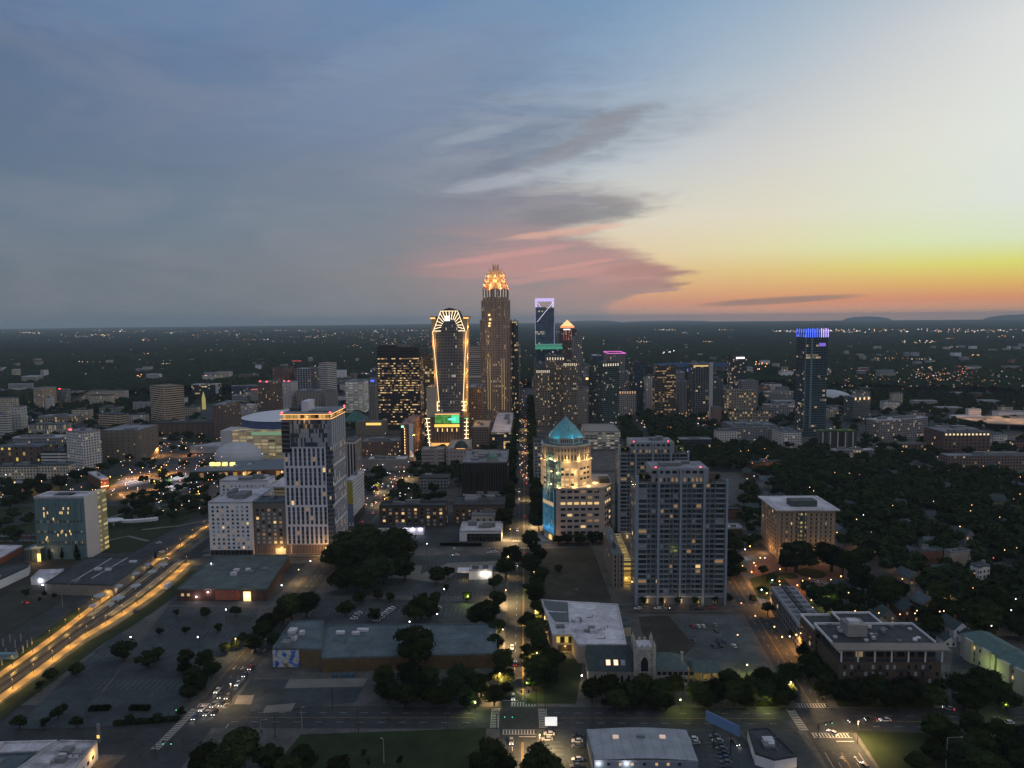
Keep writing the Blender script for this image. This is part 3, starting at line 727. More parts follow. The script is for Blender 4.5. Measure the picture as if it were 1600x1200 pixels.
for s_ in range(7): TREES['big'].append((crown_mesh('crown', 30 + s_, 7500, 20 + 3 * (s_ % 4), 3.6 + .35 * (s_ % 4), 3.0 + .4 * (s_ % 3), size=.36, mt=LEAF if s_ % 3 else LEAF2)[0], trunk_mesh(9 + s_)))
for s_ in range(2): TREES['small'].append((crown_mesh('crown', 50 + s_, 1500, 8, 3.3, 3.2, 6.0, .5)[0], trunk_mesh(20 + s_)))
TREES['cone'].append((crown_mesh('crown', 60, 3000, 22, 3.6, 4.6, 5.2, .5, True)[0], trunk_mesh(30)))
NTREE = [0]
def tree(x, y, h, w, label, group=None, kind='broad', name=None):
 k = R.choice(TREES[kind])
 root = thing(name or {'cone': 'conifer_tree'}.get(kind, 'broadleaf_tree'), label, 'tree', (x, y, .1), group, R.random() * 6.28)
 root.scale = (w / 6.9, w / 6.9, h / 9.4); put('crown', k[0], root); put('trunk', k[1], root)
 NTREE[0] += 1; OCC.append((x, y, w * .42)); return root
OCC = []
def tp(px, py, h):               # stand a tree so that its crown's middle shows at (px, py)
 v = P(px, py, h * .62); return v.x, v.y
def trees(rows, label, group=None, kind='broad'):
 """rows: (px, py, width px); a row may carry its own label."""
 out = []
 for i, q in enumerate(rows):
  px, py, wp = q[:3]; d_ = P(px, py, 8).y; w = wp / F * d_; h = min(19, max(4.5, w * (.95 if w > 7 else 1.0)))
  if kind == 'cone': h = w * 1.9
  x, y = tp(px, py, h); lb = q[3] if len(q) > 3 else label
  out.append(tree(x, y, h, w, lb, group, kind))
 return out
ORD = ['first', 'second', 'third', 'fourth', 'fifth', 'sixth', 'seventh', 'eighth', 'ninth', 'tenth', 'eleventh', 'twelfth', 'thirteenth', 'fourteenth', 'fifteenth', 'sixteenth', 'seventeenth', 'eighteenth', 'nineteenth', 'twentieth']
def seq(rows, tmpl, group, kind='broad'):
 trees([(*q[:3], tmpl % ORD[i]) for i, q in enumerate(rows)], '', group, kind)
# ------------------------------------------------------------------ cars
CARM = {}
def car_meshes(colour, lit, suv):
 k = (colour, lit, suv)
 if k in CARM: return CARM[k]
 body = mat('car_paint_' + colour, {'white': (.6, .6, .62), 'silver': (.3, .31, .33), 'grey': (.10, .105, .11), 'black': (.015, .015, .018), 'red': (.25, .02, .02), 'blue': (.03, .06, .13)}[colour], .3, 0, spec=.6)
 tyre = mat('tyre_rubber', (.02, .02, .02), .9, 0)
 hl = mat('headlight_lit', (.8, .8, .8), .3, 0, emit=(1, .93, .85), es=6) if lit else mat('headlight_off', (.5, .5, .5), .2, 0)
 tl = mat('taillight_lit', (.5, .02, .02), .3, 0, emit=(1, .05, .05), es=4) if lit else mat('taillight_off', (.25, .01, .01), .3, 0)
 h = 1.0 if suv else .82; top = h + (.78 if suv else .56)
 b = MB()                     # nose at +y, profile lofted along the length
 prof = [(-2.25, .35, .78 * h / .9), (-2.2, .3, h * .98), (-1.3, .25, h), (.9, .25, h), (2.0, .28, h * .82), (2.28, .38, h * .6)]
 rings = []
 for y, z0, z1 in prof:
  w = .9 if abs(y) < 2.1 else .78
  rings.append([(-w, y, z0), (w, y, z0), (w, y, (z0 + z1) / 2 + .1), (w * .92, y, z1), (-w * .92, y, z1), (-w, y, (z0 + z1) / 2 + .1)])
 b.loft([r_[::-1] for r_ in rings]); b.face(rings[0])
 y0, y1 = (-2.05, 1.05) if suv else (-1.75, 1.05)
 cab = MB(); lo = [(-.84, y0, h - .02), (.84, y0, h - .02), (.84, y1, h - .02), (-.84, y1, h - .02)]
 hi = [(-.68, y0 + .35, top - .06), (.68, y0 + .35, top - .06), (.68, y1 - .75, top - .06), (-.68, y1 - .75, top - .06)]
 cab.loft([lo, hi])
 rf = MB(); rf.loft([hi, [(x * .96, y * .97, top) for x, y, z in hi]])
 wh = MB()
 for i in range(14):
  pass
 ring = lambda xx, r_: [(xx, r_ * math.cos(t), r_ * math.sin(t)) for t in [i * math.pi / 6 for i in range(12)]]
 wh.loft([ring(-.11, .33), ring(.11, .33)]); wh.face(ring(-.11, .33)[::-1])
 hm = MB().box(-.17, .17, -.04, .04, -.08, .08)
 CARM[k] = dict(body=b.mesh('body', [body]), window=cab.mesh('window', [G_DARK]), roof=rf.mesh('roof', [body]), wheel=wh.mesh('wheel', [tyre]), hl=hm.mesh('headlight', [hl]), tl=hm.mesh('taillight', [tl]), h=h)
 return CARM[k]
def car(x, y, rz, label, colour='silver', lit=False, suv=False, group=None, z=.02, parts=True):
 m = car_meshes(colour, lit, suv)
 root = thing('car', label, 'car', (x, y, z), group, rad(rz))
 put('body', m['body'], root); put('window', m['window'], root); put('roof', m['roof'], root)
 if parts:
  for sx in (-.8, .8):
   for sy in (-1.4, 1.42): put('wheel', m['wheel'], root, (sx, sy, .33))
  for sx in (-.58, .58):
   put('headlight', m['hl'], root, (sx, 2.27, m['h'] * .62)); put('taillight', m['tl'], root, (sx, -2.28, m['h'] * .8))
 if lit:
  l = bpy.data.lights.new('headlight_beam', 'SPOT'); l.energy = 160; l.color = (1, .92, .82); l.spot_size = rad(100); l.spot_blend = .8; l.shadow_soft_size = .3
  o = bpy.data.objects.new('headlight_beam', l); COL.objects.link(o); o.parent = root; o.location = (0, 2.5, .7); o.rotation_euler = (rad(74), 0, 0)
 return root
def carp(px, py, rz, label, colour='silver', lit=False, suv=False, group=None, z=.02, parts=True):
 v = P(px, py, .7); return car(v.x, v.y, rz, label, colour, lit, suv, group, z, parts)
# ------------------------------------------------------------------ landmark buildings
def emis(name, col, es): return mat(name, (.3, .3, .3), .5, 0, emit=col, es=es)
GOLD = emis('led_gold', (1, .60, .22), 2.4); WARMLED = emis('led_warm_white', (1, .74, .42), 2.6)
ORLED = emis('led_orange', (1, .45, .12), 2.2); GREEN = emis('led_green', (.05, .9, .35), .9)
CYAN = emis('led_cyan', (.02, .50, .78), .5); LAV = emis('led_lavender', (.62, .50, .95), .95); BLUE = emis('led_blue', (.05, .12, 1), 1.6)
PINK = emis('led_magenta', (1, .16, .75), .7); TEAL = emis('led_teal', (.0, .42, .24), .55); RED = emis('beacon_red', (1, .03, .04), 12)
WSIGN = emis('sign_white', (.95, .92, 1), 2.2); YLIT = emis('lit_interior_yellow', (1, .62, .12), 1.2); YDIM = emis('lit_interior_dim', (1, .58, .2), .5)
def ptlight(root, loc, power, col, r=.6, name='flood_light', spot=None, rot=None):
 l = bpy.data.lights.new(name, 'SPOT' if spot else 'POINT'); l.energy = power; l.color = col; l.shadow_soft_size = r
 if spot: l.spot_size = rad(spot); l.spot_blend = .6
 o = bpy.data.objects.new(name, l); COL.objects.link(o); o.parent = root; o.location = Vector(loc) - root.location
 if rot: o.rotation_euler = rot
 return o
def beacon(root, p, r=.7):
 MB().box(p[0] - r, p[0] + r, p[1] - r, p[1] + r, p[2], p[2] + 2 * r).build('beacon', [RED], root)
def lerp2(A, B, t): return (A[0] + (B[0] - A[0]) * t, A[1] + (B[1] - A[1]) * t)
# ---- pinstriped apartment tower (left of centre)
def pin_tower():
 C, A, B, D, dL, dR, a, b = foot(449, 523, 545, 866, 0)
 H = HT(523, 866, 646); root = thing('apartment_tower', 'tall white pinstriped apartment tower with gold lit rooftop storey', 'apartment tower', (*C, 0)); OCC.append((C[0] - 15, C[1] + 12, 34))
 wl = mat('white_panel_wall', (.58, .58, .66), .75, .06, .2); gl = mat('dark_curtain_wall', (.03, .035, .045), .2, .3, .3, spec=.5)
 ux = (-dL[0], -dL[1]); base = 7.5
 MB().prism([C, B, D, A], base, H * .768).build('wall', [wl], root)
 MB().obox(A, ux, dR, .3, a - .3, .3, b - .3, 0, base).build('podium_wall', [facade('podium_fins', (.20, .15, .12), (.03, .03, .04), 1.1, 7.5, .45, .8, .08)], root)
 MB().obox(A, ux, dR, a * .80, a * .90, -.15, .3, .5, 5).build('lobby_entrance', [YLIT], root)
 up0 = H * .768
 MB().obox(A, ux, dR, -.4, a + .4, -.4, b + .4, up0, H - 4.0).build('upper_wall', [mat('blue_grey_panel', (.20, .23, .28), .6, .2, .4)], root)
 sec = 5; sh = (up0 - base) / sec; fl = 4; spec = []
 cm = [(G_BLUE, .60), (G_DARK, .29), (G_PALE, .05), (G_DIM, .05), (G_LIT, .01)]
 def side(p, q, n, m0, w, mg):
  p, q = Vector(p), Vector(q); u = (q - p).normalized(); L_ = (q - p).length; an = math.atan2(u.y, u.x)
  pitch = (L_ - m0 - mg) / n
  for k in range(sec):
   for f in range(fl):
    z = base + k * sh + (f + .5) * (sh - 1.5) / fl + .4
    for i in range(n):
     sh_ = (k % 2) * .45
     c_ = p + u * (m0 + (i + .5) * pitch + sh_); spec.append((c_.x, c_.y, z, an, w, (sh - 1.5) / fl - .18, pick(cm)))
 side(A, lerp2(A, C, .88), 9, .5, 1.75, .3); side(lerp2(C, B, .06), B, 12, .8, 1.5, 1.0)
 nfl = int((H - 4.0 - up0) / 3.3)
 cc = [(G_BLUE, .46), (G_PALE, .38), (G_DARK, .06), (G_DIM, .04), (mat('gold_panel', (.22, .17, .07), .5, 0), .05), (G_LIT, .02)]
 for f in range(nfl):
  z = up0 + (f + .5) * 3.3
  for i in range(22):
   t = .17 + (i + .5) / 22 * .76; c_ = lerp2(A, C, t); spec.append((c_[0] - dR[0] * .42, c_[1] - dR[1] * .42, z, 0, a * .76 / 22 - .1, 3.1, pick(cc)))
 place_windows(root, spec)
 g = MB()                     # glassy corner bay, side fins, dark balcony stack
 g.obox(A, ux, dR, a * .885, a + .25, -.25, 3.2, base, up0)
 g.build('corner_glazing', [facade('corner_glass', (.07, .08, .10), (.03, .045, .07), 1.6, 3.3, .8, .7, .06)], root)
 MB().obox(A, ux, dR, -.5, a * .15, -1.4, 4, up0 - 4, H - 6).build('balcony_stack', [facade('balcony_dark', (.10, .10, .11), (.03, .03, .035), 9, 3.3, .9, .78, .06)], root)
 for k in range(7): MB().obox(C, dR, (-dL[0], -dL[1]), b * (.06 + k * .145), b * (.06 + k * .145) + .7, .1, .6, up0 - 3, H - 5).build('wall_fin', [wl], root)
 zt = H - 4.0
 MB().obox(A, ux, dR, .2, a - .8, .8, b - 1, zt, H - .6).build('penthouse_glazing', [facade('penthouse', (.10, .07, .04), (.05, .04, .03), 2.6, 3.4, .86, .8, .72, (1, .55, .14), 1.0)], root)
 e = MB()
 for z in (zt + .1, H - .6):
  e.obox(A, ux, dR, -1.2, a + 1.0, -1.25, -1.05, z, z + .28); e.obox(A, ux, dR, a + .9, a + 1.1, -1.05, b * .98, z, z + .28)
 e.build('led_strip', [ORLED], root)
 MB().obox(A, ux, dR, -1.4, a + .9, -1.0, b, H - .6, H + .2).obox(A, ux, dR, -1.2, a + .8, -.9, b, zt - .5, zt + .09).build('roof', [ROOF], root)
 MB().obox(A, ux, dR, a * .30, a * .44, b * .3, b * .7, H + .2, H + 7.5).build('stair_tower', [mat('white_panel_wall', (0, 0, 0))], root)
 MB().obox(A, ux, dR, a * .05, a * .28, b * .3, b * .8, H + .2, H + 2.6).build('rooftop_unit', [ROOFD], root)
 MB().obox(A, ux, dR, a * .5, a * .92, b * .15, b * .4, H + .2, H + 1.4).build('rooftop_unit', [MECH], root)
 for q in ((A[0], A[1]), (C[0], C[1]), (B[0], B[1])): beacon(root, (q[0], q[1], H + .2), .5)
 ptlight(root, (C[0] - 18, C[1] - 3.0, H - 3), 900, (1, .5, .16)); ptlight(root, (C[0] - 8, C[1] - 8, 5), 3500, (1, .55, .2))
pin_tower()
# ---- midrise apartments to its left
r_, C, A, B, D, H = block('apartment_building', 'pale six storey apartment block at the rail boulevard, beside the pinstriped tower', 329, 396, 396.2, 868, 786, 0, WHITE, ROOFW,
 win=(3.6, 3.0, 1.5, 1.6, 'w', 4.5), depth=46, units=3, cat='apartment building')
MB().box(A[0] + .2, C[0] - .2, A[1] - .12, A[1] - .02, .2, 4.2).build('shop_glazing', [facade('shop_dark', (.06, .055, .05), (.02, .02, .02), 3, 4.2, .8, .8, .1)], r_)
r_, C, A, B, D, H = block('apartment_building', 'grey apartment block with white window bays joined to the pinstriped tower', 396.5, 449, 449.2, 866, 786, 0, mat('taupe_wall', (.13, .12, .11), .8, .1, .2), ROOFB,
 win=(4.2, 3.0, 2.0, 1.9, [(G_PALE, .55), (G_DARK, .25), (G_DIM, .15), (G_LIT, .05)], 7.5), depth=18, units=1, cat='apartment building')
for k in range(3): MB().box(A[0] + 1 + k * 8, A[0] + 7 + k * 8, A[1] - .1, A[1] - .02, .3, 6).build('podium_screen', [facade('podium_fins', (0, 0, 0), (0, 0, 0), 1, 1, 1, 1)], r_)
MB().box(C[0] - 8.5, C[0] - 1, C[1] - .14, C[1] - .02, .3, 4.5).build('garage_door', [YDIM], r_)
ptlight(r_, (C[0] - 5, C[1] - 4, 3.8), 2600, (1, .5, .16)); OCC.append((C[0] - 25, C[1] + 18, 42))
block('apartment_building', 'stepped white apartment wing with terraces behind the boulevard block', 345, 420, 432, 800, 752, 0, WHITE, ROOFW, win=(3.6, 3.0, 1.5, 1.6, 'w', 1), depth=40, units=4, cat='apartment building')
block('parking_garage', 'yellow lit parking ramp behind the white apartment blocks', 420.5, 448, 449, 800, 762, 0, mat('yellowish_concrete', (.35, .29, .16), .8, .1, .2), ROOFW, fac=facade('ramp', (.34, .28, .15), (.06, .05, .03), 40, 3.2, .98, .45, .8, (1, .7, .25), .3), depth=40, units=0, cat='parking garage')
# ---- teal glass office with the blank wall (far left)
def teal_office():
 C, A, B, D, dL, dR, a, b = foot(59, 137, 158, 874, 0); H = HT(137, 874, 778)
 root = thing('office_building', 'teal glass office cube with blank pale side wall', 'office building', (*C, 0)); OCC.append((C[0] - 18, C[1] + 10, 32))
 gl = facade('teal_fritted_glass', (.085, .145, .155), (.07, .125, .135), 1.3, 14.0, .5, .97, .0, gr=.35)
 MB().prism([C, B, D, A], 0, H - .4).build('wall', [gl], root)
 MB().obox(C, dR, dL, -.05, b, -.35, -.02, 0, H + 1.2).build('blank_wall', [mat('pale_panel_wall', (.64, .58, .56), .8, .05, .1)], root)
 sp_ = []
 for (u, v) in ((.19, .83), (.19, .75), (.19, .71), (.26, .76), (.51, .76), (.55, .76), (.58, .83), (.67, .76), (.68, .83), (.44, .4), (.53, .46), (.68, .46), (.7, .42), (.22, .3), (.22, .36), (.2, .33), (.6, .4), (.24, .3), (.37, .66), (.51, .44)):
  sp_.append((A[0] + a * u, A[1], H * v, 0, .85, 1.9, G_LIT if v > .3 else G_DIM))
 for k in range(3):
  for i in range(14): sp_.append((A[0] + a * (.06 + i * .066), A[1], H * (.62 - k * .17), 0, .7, 1.6, G_DARK if R.random() < .8 else G_DIM))
 place_windows(root, sp_)
 mb = MB()
 for z in (H * .245, H * .43, H * .62): mb.obox(A, (1, 0), (0, 1), 0, a, -.3, 0, z, z + .35)
 mb.build('floor_ledge', [mat('teal_metal', (.05, .10, .11), .5, .1, .2)], root)
 E = lerp2(C, B, 1.0); L_ = 10   # stair tower with lit landings at the back of the blank wall
 MB().obox(E, (1, 0), (0, 1), -5, .6, .1, L_, 0, H + .4).build('stair_tower', [facade('stair_lit', (.34, .30, .18), (.05, .05, .04), 9, 3.6, .7, .5, 1.0, (1, .68, .2), .8)], root)
 m = MB(); m.obox(A, (1, 0), dR, 0, a, 0, b, H - .4, H - .1)
 for q in ((0, a, 0, 2.5), (0, a, b - 2, b), (0, 2.5, 2.5, b - 2), (a - 2.5, a, 2.5, b - 2)): m.obox(A, (1, 0), dR, *q, H - .08, H + 1.2)
 m.build('roof', [ROOFW], root)
 MB().obox(A, (1, 0), dR, a * .3, a * .62, b * .3, b * .8, H - .05, H + 1).build('rooftop_unit', [ROOFD], root)
 MB().box(A[0] - 6, A[0] + a * .16, A[1] - 5, A[1] + 6, 0, 9.5).build('entrance_pavilion', [facade('entry_glass', (.09, .12, .12), (.05, .07, .07), 2.0, 9, .85, .9, .25, (1, .7, .35), .5)], root)
 ptlight(root, (A[0] + 5, A[1] - 8, 4), 1600, (1, .55, .2)); MB().box(A[0] + 3.5, A[0] + 6, A[1] - 5.2, A[1] - 5.05, .2, 6).build('entrance_door', [YLIT], root)
teal_office()
# ---- striped gold crowned skyscraper
def crown_tower():
 cx = AT(776, 660, 1165).x; Y = 1165.0; px2m = Y / F
 root = thing('skyscraper', 'tallest skyscraper, brown striped stone with orange glowing crown', 'skyscraper', (cx, Y, 0)); OCC.append((cx, Y + 25, 45))
 fm = facade('crown_tower_wall', (.30, .22, .17), (.03, .03, .034), 2.1, 3.9, .48, .72, .06, (1, .64, .28), .9, .045)
 zt = lambda py: AT(776, py, Y).z
 def octo(w, c_=.16, yc=24):
  h = w / 2; k = w * c_; y0 = Y + yc
  return [(cx - h + k, y0 - h), (cx + h - k, y0 - h), (cx + h, y0 - h + k), (cx + h, y0 + h - k), (cx + h - k, y0 + h), (cx - h + k, y0 + h), (cx - h, y0 + h - k), (cx - h, y0 - h + k)]
 tiers = [(51, 0, zt(501)), (45.5, zt(501), zt(470)), (41, zt(470), zt(451))]
 for w, z0, z1 in tiers: MB().prism(octo(w), z0, z1).build('shaft_tier', [fm, ROOFD], root)
 pil = MB(); stone = mat('crown_tower_stone', (.42, .31, .24), .8, .12, .1)
 for w, z0, z1 in tiers:                       # vertical piers standing proud of the wall
  h = w / 2; k = w * .16; n = 9
  for i in range(n + 1):
   x = cx - h + k + (w - 2 * k) * i / n; pil.box(x - .45, x + .45, Y + 24 - h - .6, Y + 24 - h, z0, z1 + 1.5)
  for sx in (-1, 1):
   for i in range(n + 1):
    y = Y + 24 - h + k + (w - 2 * k) * i / n; x0 = cx + sx * h; pil.box(min(x0, x0 + sx * .6), max(x0, x0 + sx * .6), y - .45, y + .45, z0, z1 + 1.5)
   pil.bar((cx + sx * (h - k / 2), Y + 24 - h + k / 2, z0), (cx + sx * (h - k / 2), Y + 24 - h + k / 2, z1 + 1), .8)
 pil.build('piers', [stone], root)
 led = MB()
 for i in (1, 2, 7, 8): 
  x = cx - 25.5 + 8.2 + 34.6 * i / 9; led.box(x - .25, x + .25, Y - 1.5 - .75, Y - 1.5 - .62, zt(640), zt(560)) 
 led.build('pier_light', [emis('led_faint_gold', (1, .66, .25), .55)], root)
 core = MB(); rods = MB(); rm = mat('crown_rods', (.75, .62, .45), .5, 0)
 cw = [(39, zt(451), zt(446)), (36.5, zt(446), zt(440)), (33, zt(440), zt(433)), (28, zt(433), zt(427)), (22, zt(427), zt(422)), (9.5, zt(422), zt(415))]
 for i, (w, z0, z1) in enumerate(cw):
  core.prism(octo(max(3, w - 7.5), .2), z0, z1, 0)
  n = max(3, int(w / 2.3)); h = w / 2; k = w * .2
  o8 = octo(w, .2)
  for a_, b_ in zip(o8, o8[1:] + o8[:1]):
   L_ = math.hypot(b_[0] - a_[0], b_[1] - a_[1]); m_ = max(2, int(L_ / 2.4))
   for j in range(m_):
    q = lerp2(a_, b_, j / m_); rods.bar((*q, z0 - 1), (*q, z1 + (4.5 if j % 2 else 1.8)), .36)
 core.build('crown_lantern', [emis('crown_glow', (1, .34, .06), .42)], root)
 rods.build('crown_rods', [rm], root)
 sp = MB()
 for i in range(14):
  a = i * math.tau / 14; r0 = 5 - (i % 3) * .8; sp.bar((cx + r0 * math.cos(a), Y + 24 + r0 * math.sin(a), zt(424)), (cx + r0 * math.cos(a), Y + 24 + r0 * math.sin(a), zt(412.5 + (i % 3) * 1.2)), .3)
 sp.build('crown_spikes', [mat('spike_metal', (.28, .24, .22), .5, 0)], root)
 for r0, zz, pw, n, cc_ in ((22.5, zt(450.5), 6500, 8, (1, .20, .06)), (20.5, zt(445), 4200, 8, (1, .36, .09)), (18, zt(438), 3600, 6, (1, .45, .12)), (14.5, zt(431), 2600, 6, (1, .5, .14))):
  for i in range(n):
   a = (i + .5) * math.tau / n; ptlight(root, (cx + r0 * math.cos(a), Y + 24 + r0 * math.sin(a), zz), pw, cc_, .6)
 fl = MB()
 for i in range(9): fl.box(cx - 18 + i * 4.4, cx - 17.4 + i * 4.4, Y + 3.1, Y + 3.4, zt(464), zt(452))
 fl.build('uplight_strip', [emis('pale_uplight', (.9, .85, .75), .8)], root)
 for x, z in ((cx - 10, zt(492)), (cx - 8.5, zt(499)), (cx - 9.5, zt(505)), (cx - 10, zt(509))): MB().box(x - 1.6, x + 1.6, Y - 2.6, Y - 2.3, z - 1.4, z + 1.4).build('lit_sign', [emis('gold_spot', (1, .68, .25), 1.8)], root)
 MB().box(cx - 34, cx + 30, Y + 1, Y + 60, 0, 11).build('podium', [facade('podium_stone', (.16, .13, .11), (.02, .02, .02), 3, 5, .5, .6, .2)], root)
crown_tower()
# ---- flared tower outlined in gold light
def gold_outline_tower():
 Y = P(704, 700).y + 10; X = lambda px: AT(px, 600, Y).x; Z = lambda py: AT(704, py, Y).z
 cx = X(704); root = thing('skyscraper', 'flared dark glass skyscraper outlined with glowing gold light strips', 'skyscraper', (cx, Y, 0)); OCC.append((cx, Y + 20, 36))
 gm = facade('gold_tower_glass', (.12, .125, .14), (.03, .038, .05), 2.0, 3.9, .66, .80, .05, (1, .8, .5), .7, .03)
 sm = mat('golden_stone', (.42, .30, .17), .7, .1, .1)
 z0, z1, z2, z3 = Z(660), Z(517), Z(498), Z(484)
 b0, b1, t0, t1 = X(681.5), X(727.5), X(676), X(731.5)
 dp = 34
 ring = lambda xa, xb, z, y0=0, y1=dp: [(xa, Y + y0, z), (xb, Y + y0, z), (xb, Y + y1, z), (xa, Y + y1, z)]
 MB().loft([ring(b0, b1, 0), ring(b0, b1, z0), ring(t0, t1, z1), ring(t0, t1, z2)]).build('wall', [sm], root)
 ins = 4.5                                   # dark glazed front and rear between the stone corners
 MB().loft([ring(b0 + ins, b1 - ins, 0, -1.2, dp + 1.2), ring(b0 + ins, b1 - ins, z0, -1.2, dp + 1.2), ring(t0 + ins + 1, t1 - ins - 1, z1, -1.2, dp + 1.2)]).build('glazed_front', [gm], root)
 arch = [(X(679), Z(517)), (X(686), Z(497)), (X(691), Z(485)), (X(704), Z(483)), (X(717), Z(485)), (X(722), Z(497)), (X(728), Z(517))]
 mb = MB(); f = [(x, Y - 1.6, z) for x, z in arch]; bk = [(x, Y + dp + 1.6, z) for x, z in arch]
 mb.face(f[::-1] if False else f); mb.face(bk[::-1])
 for i in range(len(f) - 1): mb.face([f[i], f[i + 1], bk[i + 1], bk[i]], 1)
 mb.build('arched_top', [gm, ROOFD], root)
 mb = MB(); pk = [(X(691), Z(485)), (X(704), Z(481)), (X(717), Z(485))]
 mb.face([(x, Y - 1.7, z + .1) for x, z in pk]); mb.face([(x, Y + dp, z + .1) for x, z in pk][::-1])
 mb.face([(pk[0][0], Y - 1.7, pk[0][1]), (pk[1][0], Y - 1.7, pk[1][1]), (pk[1][0], Y + dp, pk[1][1]), (pk[0][0], Y + dp, pk[0][1])])
 mb.face([(pk[1][0], Y - 1.7, pk[1][1]), (pk[2][0], Y - 1.7, pk[2][1]), (pk[2][0], Y + dp, pk[2][1]), (pk[1][0], Y + dp, pk[1][1])])
 mb.build('roof_ridge', [ROOFD], root)
 yl = Y - 2.0
 out = [(X(679), Z(517)), (X(691), Z(486)), (X(717), Z(486)), (X(728), Z(517))]
 inn = [(X(690.5), Z(512)), (X(697), Z(499.5)), (X(711), Z(499.5)), (X(717.5), Z(512))]
 for a, b in zip(out, out[1:]): MB().bar((a[0], yl, a[1]), (b[0], yl, b[1]), .34).build('rim_light', [WARMLED], root)
 MB().bar((out[0][0], yl, out[0][1]), (inn[0][0], yl, out[0][1]), .45).build('rim_light', [WARMLED], root); MB().bar((out[3][0], yl, out[3][1]), (inn[3][0], yl, out[3][1]), .45).build('rim_light', [WARMLED], root)
 def along(pts, t):
  t *= len(pts) - 1; i = min(int(t), len(pts) - 2); s = t - i
  return (pts[i][0] + (pts[i + 1][0] - pts[i][0]) * s, pts[i][1] + (pts[i + 1][1] - pts[i][1]) * s)
 for i in range(15):
  t = (i + .5) / 15; a = along(out, t); b = along(inn, t)
  MB().bar((a[0], yl, a[1]), (b[0], yl, b[1]), .4).build('ray_light', [WARMLED], root)
 for xa, xb in ((t0 + 1.5, b0 + 3.5), (t1 - 1.5, b1 - 3.5)):
  MB().bar((xa, yl + .8, Z(517)), (xb, yl + .8, Z(628)), .29).build('edge_light', [WARMLED], root)
 for s in (-1, 1):                           # shoulders and lit cornices
  x = cx + s * (t1 - t0) / 2 * .93
  MB().box(x - 3.2, x + 3.2, Y - .8, Y + dp + .5, z2, Z(494)).build('shoulder', [sm], root)
  MB().box(x - 3.4, x + 3.4, Y - 1.0, Y - .82, z2 + 1, z2 + 1.7).box(x - 3.4, x + 3.4, Y - 1.0, Y - .82, Z(498), Z(497)).build('cornice_light', [ORLED], root)
  xx = cx + s * (b1 - b0) / 2 * .90
  for py in (628, 634, 641): MB().box(xx - 3, xx + 3, Y - 3.2, Y - 2.9, Z(py), Z(py) + .8).build('cornice_light', [WARMLED], root)
  MB().box(xx - .4, xx + .4, Y - 3.4, Y - 3.0, Z(642), Z(628)).build('edge_light', [WARMLED], root)
  for k in range(6): ptlight(root, (cx + s * ((b1 - b0) / 2 + 5.5), Y + 8, 60 + k * 20), 9000, (1, .5, .12), .8)
  for k in range(3): ptlight(root, (cx + s * 24.5, Y - 6, 55 + k * 42), 6000, (1, .5, .12), .8)
 lx, lz = X(701), Z(497.5)
 MB().box(lx - 3.2, lx + 3.2, Y - 2.7, Y - 2.4, lz - 3.2, lz + 3.2).build('logo_panel', [WSIGN], root)
 g = MB(); 
 for x0, x1, zz0, zz1 in ((-2.4, -1.9, -1.6, 1.6), (-1.2, -.7, -1.6, 1.6), (-1.9, -1.2, -.3, .3), (.7, 1.2, -1.6, 1.6), (1.9, 2.4, -1.6, 1.6), (1.2, 1.9, -.3, .3), (-.4, .4, -1.6, -1.1), (-.4, .4, 1.1, 1.6)): g.box(lx + x0, lx + x1, Y - 2.8, Y - 2.71, lz + zz0, lz + zz1)
 g.build('logo_letters', [DARK], root)
 Yp = Y - 14; Xp = lambda px: AT(px, 670, Yp).x; Zp = lambda py: AT(704, py, Yp).z
 MB().box(Xp(667), Xp(731), Yp, Y + 30, 0, Zp(652)).build('podium', [mat('podium_brown', (.11, .085, .07), .8, .1, .2), ROOFB], root)
 MB().box(Xp(680), Xp(718), Yp - .4, Yp + 16, Zp(651), Zp(646)).build('podium_roof', [ROOF], root)
 MB().box(Xp(680), Xp(718), Yp - .7, Yp - .41, Zp(647.4), Zp(646.6)).build('edge_light', [ORLED], root)
 sm_ = bpy.data.materials.new('video_screen'); sm_.use_nodes = True; t = sm_.node_tree; b = t.nodes['Principled BSDF']
 tcn = t.nodes.new('ShaderNodeTexCoord'); n = t.nodes.new('ShaderNodeTexNoise'); n.inputs['Scale'].default_value = .35; n.inputs['Detail'].default_value = 4
 t.links.new(tcn.outputs['Object'], n.inputs[0]); cr = t.nodes.new('ShaderNodeValToRGB'); e = cr.color_ramp.elements
 for _ in range(3): e.new(.5)
 for q, (p_, c_) in zip(e, ((.30, (.01, .05, .01)), (.42, (.01, .22, .04)), (.5, (.12, .16, .02)), (.56, (.02, .45, .10)), (.66, (.3, .12, .02)))): q.position = p_; q.color = (*c_, 1)
 t.links.new(n.outputs[0], cr.inputs[0]); t.links.new(cr.outputs[0], b.inputs['Emission Color']); b.inputs['Emission Strength'].default_value = 1.0; b.inputs['Base Color'].default_value = (0, 0, 0, 1); sm_.cycles.emission_sampling = 'NONE'
 MB().box(Xp(680), Xp(718), Yp - .8, Yp - .1, Zp(661.5), Zp(648)).build('video_screen', [sm_], root)
 g = MB(); x, z = Xp(706), Zp(655)
 for dx_, w_, h_ in ((0, 4.5, 1.6), (-3.8, 2, 1.0), (4.2, 2.2, 2.6)): g.box(x + dx_ - w_ / 2 * 1.2, x + dx_ + w_ / 2 * 1.2, Yp - .95, Yp - .82, z - h_, z + h_)
 g.build('screen_figure', [emis('screen_cyan', (.15, .95, .85), 1.0)], root)
 MB().box(Xp(706), Xp(718), Yp - .89, Yp - .81, Zp(661), Zp(648.5)).build('screen_field', [GREEN], root)
 MB().box(Xp(679), Xp(718), Yp - 1.0, Yp - .1, Zp(667), Zp(663)).build('gold_band', [emis('gold_band_glow', (1, .55, .06), 1.5)], root)
 cm = MB()
